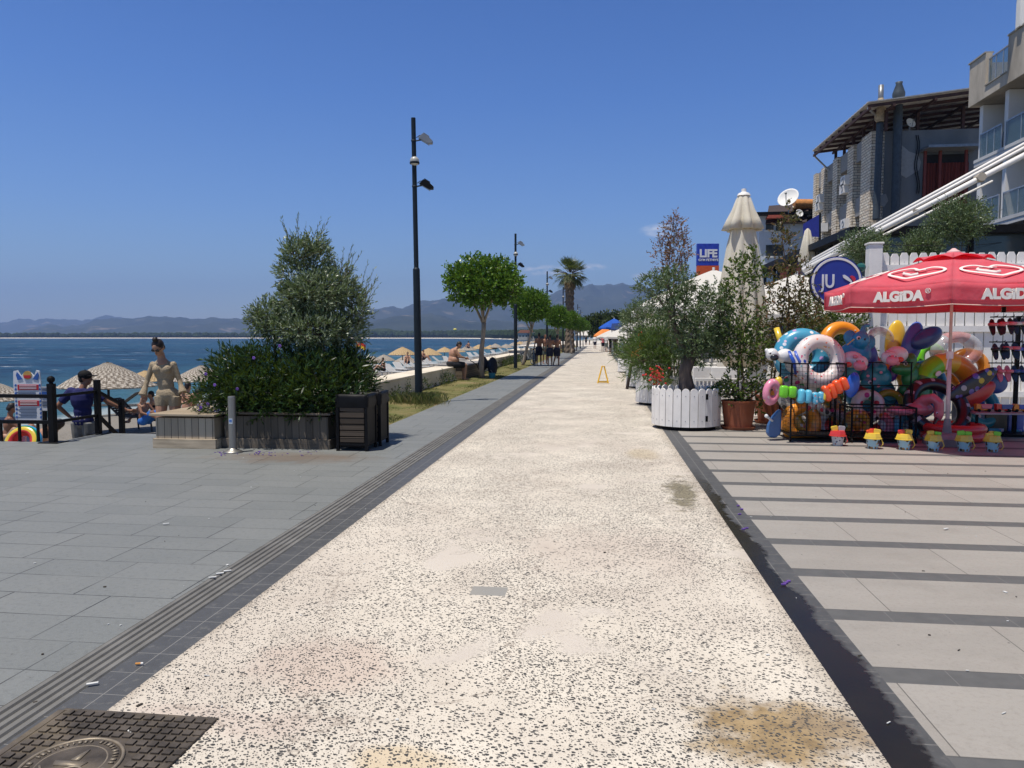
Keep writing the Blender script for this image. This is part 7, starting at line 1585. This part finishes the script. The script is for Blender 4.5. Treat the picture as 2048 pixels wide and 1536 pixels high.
b = MB(); b.ell(hc + lk * .080 - lu * .062, (.022, .008, .009), 10, Matrix((lr, lk, lu)).transposed()); b.build('lips', mat('lips', (.32, .10, .09), .5, bump=0), t, smooth=True)
# man in the cap on the steps, his back to us
d = 12.1; H = 1.76; p = A(160, 674, d); p.z = A(165, 741, d).z - 1.765 * H / 1.75
CAPM = mat('black_cotton', (.008, .008, .009), .8, .2, bump=.3); TEE = mat('navy_cotton', (.024, .026, .095), .9, .15, var=.2, sc=5, bump=.5, bs=9)
figure('man in a navy t shirt and black cap leaning on the railing', p, YAW + math.pi - .1, H,
    dict(hed=(-.05, -.03, 1.64), eL=(.36, .10, 1.19), wL=(.24, -.02, 1.0), dL=(-.6, -.5, -.3), eR=(-.40, -.10, 1.24), wR=(-.62, -.22, 1.10), dR=(-.8, -.4, -.1)), SKINT, (-.95, -.25, -.05), (('tee', TEE), ('trousers', mat('khaki_cotton', (.20, .195, .18), .9, .15, bump=.4))), cap=CAPM, vox=.009)
# seated bather on the low wall
wd = 25.6; p = A(904, 674, wd); p.z = .475 - .86
figure('heavy shirtless man in dark shorts sitting on the low white wall', p, YAW + math.pi / 2 + .3, 1.75,
    dict(pel=(0, .02, .98), wai=(0, .0, 1.13), che=(0, -.05, 1.32), nek=(0, -.14, 1.50), hed=(0, -.25, 1.60), sL=(.19, -.08, 1.43), sR=(-.19, -.08, 1.43), eL=(.25, -.25, 1.20), eR=(-.25, -.25, 1.20), wL=(.12, -.46, 1.16), wR=(-.10, -.46, 1.16), hL=(.1, -.02, .94), hR=(-.1, -.02, .94), kL=(.15, -.45, .92), kR=(-.15, -.45, .92), aL=(.13, -.42, .47), aR=(-.13, -.42, .47)), SKIN, (0, -.8, -.6), (('shorts', mat('black_shorts', (.012, .013, .017), .85)),), fat=1.42, vox=.014)
# boys standing in the shade of the leaning tree
SHD = mat('dark_shorts', (.012, .014, .03), .85); SHG = mat('grey_green_shorts', (.10, .12, .10), .85)
for px, d, H, rz, sh, lb_, ps in ((1078, 39.5, 1.72, 3.2, SHD, 'shirtless boy standing next to the bicycles', {}), (1100, 38.6, 1.62, 3.3, SHD, 'shirtless boy in the middle of the group seen from behind', dict(eR=(-.28, -.02, 1.18), wR=(-.2, -.2, 1.2))), (1114, 38.9, 1.62, 2.9, SHD, 'shirtless boy at the right of the group', dict(aL=(.2, .02, .085))), (1090, 41.5, 1.66, .4, SHG, 'shirtless boy facing the viewer behind the others', {})):
    q = A(px, 674, d); q.z = 0; figure(lb_, q, YAW + rz, H, ps, SKINT, (0.2, -1, 0), (('shorts', sh),), vox=.02, group='group of boys under the leaning tree')
# bathers on the beach
SIT = dict(pel=(0, .05, .16), wai=(0, .06, .31), che=(0, .03, .50), nek=(0, .0, .68), hed=(0, -.03, .84), sL=(.17, .02, .63), sR=(-.17, .02, .63), eL=(.24, -.12, .42), eR=(-.24, -.12, .42), wL=(.16, -.32, .34), wR=(-.16, -.32, .34), hL=(.09, 0, .13), hR=(-.09, 0, .13), kL=(.12, -.38, .44), kR=(-.12, -.38, .44), aL=(.11, -.66, .08), aR=(-.11, -.66, .08))
def beach_person(px, py_seat, z0, label, rz, ps, wear, H=1.7, hair=HAIR, skin=SKIN, look=(0, -1, -.2), vox=.018):
    z = z0; p = G(px, py_seat, z); p.z = z - .05; return figure(label, p, rz, H, ps, skin, look, wear, hair, vox=vox)
TRK = mat('navy_trunks', (.015, .02, .06), .85); BLU = mat('blue_shorts', (.02, .12, .40), .85); BIK = mat('dark_bikini', (.02, .015, .02), .8)
def sit_at(px, top, d, label, rz, wear, H=1.7, skin=SKIN, look=(0, -1, -.2), ps=SIT, hair=HAIR, vox=.018):
    p = A(px, 674, d); p.z = A(px, top, d).z - .965 * H / 1.75; return figure(label, p, rz, H, ps, skin, look, wear, hair, vox=vox)
sit_at(14, 806, 15.5, 'shirtless bather hunched beyond the railing at the left edge', YAW + 2.2, (('trunks', TRK),), look=(.4, -.8, -.6), skin=SKINT)
sit_at(372, 764, 17.5, 'shirtless boy with fair skin seated behind the bench box', YAW + 2.9, (('trunks', TRK),), 1.6)
sit_at(392, 778, 18.5, 'dark haired woman reclining beside the bush', YAW + 1.2, (('top', BIK), ('trunks', BIK)), 1.6)
sit_at(284, 786, 20, 'bather in blue shorts beyond the woman in beige', YAW + 1.3, (('shorts', BLU),), 1.65, SKINT)
sit_at(300, 782, 21.5, 'dark haired bather on the lounger past the steps', YAW - 1.2, (('top', BIK), ('trunks', BIK)), 1.65)
for i, (px, d) in enumerate(((815, 57), (846, 62), (832, 60), (937, 90), (766, 48))):
    sit_at(px, 674 + 2.3 * F / d - 30, d, ('bather seated under the golden umbrella left of the lamp post', 'bather seated just right of the nearest lamp post', 'bather half hidden by the nearest lamp post', 'bather seated far off under the pale umbrella past the seated man', 'sunbather low behind the white wall next to the bush')[i], i * 1.3, (('trunks', (TRK, BIK, BLU)[i % 3]),), 1.7, vox=.03)
lp = A(45, 880, 12.9); t = thing('rainbow_ring', 'rainbow striped swim ring lying behind the railing at the left', 'swim ring', A(46, 882, 12.4))
s_ = px_(12.4); b = MB(); b.torus(A(46, 886, 12.4), 26 * s_, 11 * s_, rot(-25, 0, 0) @ FM, 44, 18, lambda u, v: (3, 2, 2, 0, 0, 0, 1, 2, 4, 4, 3, 3)[int(v * 12) % 12] if 0 else [4, 3, 2, 1, 0, 0, 0, 0, 1, 2, 3, 4][int(v * 12) % 12]); b.build('tube', [P_['red'], P_['red'], P_['yellow'], P_['green'], P_['sky']], t, smooth=True)
b = MB(); b.cb(A(45, 880, 12.5), (15 * s_, .03, 14 * s_)); b.build('handle', P_['white'], t)
LIE = dict(SIT); LIE.update(che=(0, .22, .36), wai=(0, .14, .24), nek=(0, .36, .46), hed=(0, .45, .55), sL=(.17, .33, .42), sR=(-.17, .33, .42), eL=(.3, .2, .2), eR=(-.3, .2, .2), wL=(.28, .0, .1), wR=(-.28, 0, .1), kL=(.14, -.4, .35))
p = A(56, 674, 13.2); p.z = A(20, 858, 13.2).z - .45; figure('bather lying with knees up behind the rainbow ring', p, YAW - 1.5, 1.7, LIE, SKIN, (0, -.5, .5), (('trunks', TRK),), vox=.018)
# backpack bathers' things and bicycles
t = thing('rucksack', 'black rucksack and jacket propped behind the nearest round tree trunk', 'bag', G(978, 752)); q = G(978, 754)
b = MB(); b.ell(q + V((.1, .25, .38)), (.2, .16, .38), 12); b.ell(q + V((-.28, .3, .5)), (.2, .14, .3), 12); b.ell(q + V((.1, .12, .25)), (.15, .1, .2), 10); b.build('sack', mat('black_nylon', (.012, .013, .018), .6, var=.3, bump=.6), t, remesh=.03)
b = MB(); b.tube([q + V((-.75, .2, .62)), q + V((-.5, .25, .45)), q + V((-.35, .3, .0))], .02, 6); b.build('strap', BLACKM, t)
t = thing('blue_bucket', 'small dark teal pail in the grass right of the round tree trunk', 'bucket', G(984, 757)); q = G(984, 757); b = MB(); b.lathe([(.1, 0), (.13, .2), (.12, .2), (.09, .02)], 16, q, cap=False); b.build('pail', P_['teal'], t); b = MB(); b.torus(q + V((0, 0, .2)), .125, .008, rot(0, 60, 0), 16, 5, a0=0, a1=180); b.build('handle', GREYM, t)
def bike(label, basket):
    t = thing('bicycle', label, 'bicycle', (0, 0, 0), 0, 'bicycles parked under the leaning tree')
    for x in (-.52, .52):
        b = MB(); b.torus((x, 0, .34), .31, .022, rot(90), 32, 8); w = b.build('wheel', BLACKM, t); b = MB(); b.torus((x, 0, .34), .285, .008, rot(90), 28, 5)
        for i in range(14): a = i * math.pi / 7; b.tube([(x, 0, .34), (x + .285 * math.cos(a), 0, .34 + .285 * math.sin(a))], .002, 3)
        b.tube([(x, -.05, .34), (x, .05, .34)], .02, 8); b.build('rim', ALU, w)
    b = MB()
    for a_, c_ in (((-.52, 0, .34), (-.08, 0, .30)), ((-.08, 0, .30), (-.2, 0, .82)), ((-.2, 0, .76), (-.52, 0, .34)), ((-.08, 0, .30), (.36, 0, .76)), ((-.19, 0, .74), (.35, 0, .80))): b.tube([a_, c_], .018, 8)
    b.build('frame', mat('bike_paint', (.12, .13, .13), .35), t)
    b = MB(); b.tube([(.52, 0, .34), (.38, 0, .72), (.33, 0, .95)], .016, 8); b.build('fork', BLACKM, t)
    b = MB(); b.tube([(.2, -.28, .98), (.33, -.1, .99), (.33, .1, .99), (.2, .28, .98)], .014, 8); b.build('handlebar', BLACKM, t)
    b = MB(); b.ell((-.22, 0, .87), (.14, .08, .035), 12); b.tube([(-.2, 0, .8), (-.21, 0, .86)], .014, 6); b.build('saddle', BLACKM, t)
    if basket:
        b = MB()
        for i in range(9):
            x = .45 + .03 * i
            for y in (-.15, .15): b.tube([(x, y, .72), (x, y * 1.15, .98)], .004, 4)
        for z in (.72, .8, .9, .98): b.tube([(.45, -.16, z), (.7, -.16, z), (.7, .16, z), (.45, .16, z), (.45, -.16, z)], .005, 4)
        b.build('basket', GREYM, t)
    return t
bk = bike('bicycle with a wire basket leaning by the tree trunk', True); q = G(1056, 729); bk.location = (q.x, q.y, 0); bk.rotation_euler = (R(4), 0, 2.2)
q = G(1068, 731); again(bk, (q.x, q.y, 0), 1.75, 'bicycle nearest the group of boys, seen end on'); 
# far strollers
for px, d, H, rz, lb_, tee, sh in ((1190, 92, 1.72, 3.1, 'distant stroller in a white shirt walking in the middle of the far path', WHITE, SHD), (1172, 130, 1.7, .4, 'distant stroller at the far left of the path end', CAPM, SHD), (1179, 140, 1.7, 2, 'distant stroller in pale clothes at the path end', WHITE, SHG), (1206, 80, 1.68, .3, 'distant person in rose by the cafe parasols', P_['rose'], SHD), (1213, 74, 1.7, 2.2, 'distant person in white by the cafe parasols', WHITE, SHG), (1221, 66, 1.65, 1, 'distant person in black by the cafe tables', CAPM, SHD), (1231, 62, 1.7, 2.6, 'distant person in brown near the cafe posts', DW, SHD)):
    q = A(px, 674, d); q.z = 0; figure(lb_, q, rz, H, {}, SKINT, (0, -1, 0), (('tee', tee), ('shorts', sh)), vox=.035)
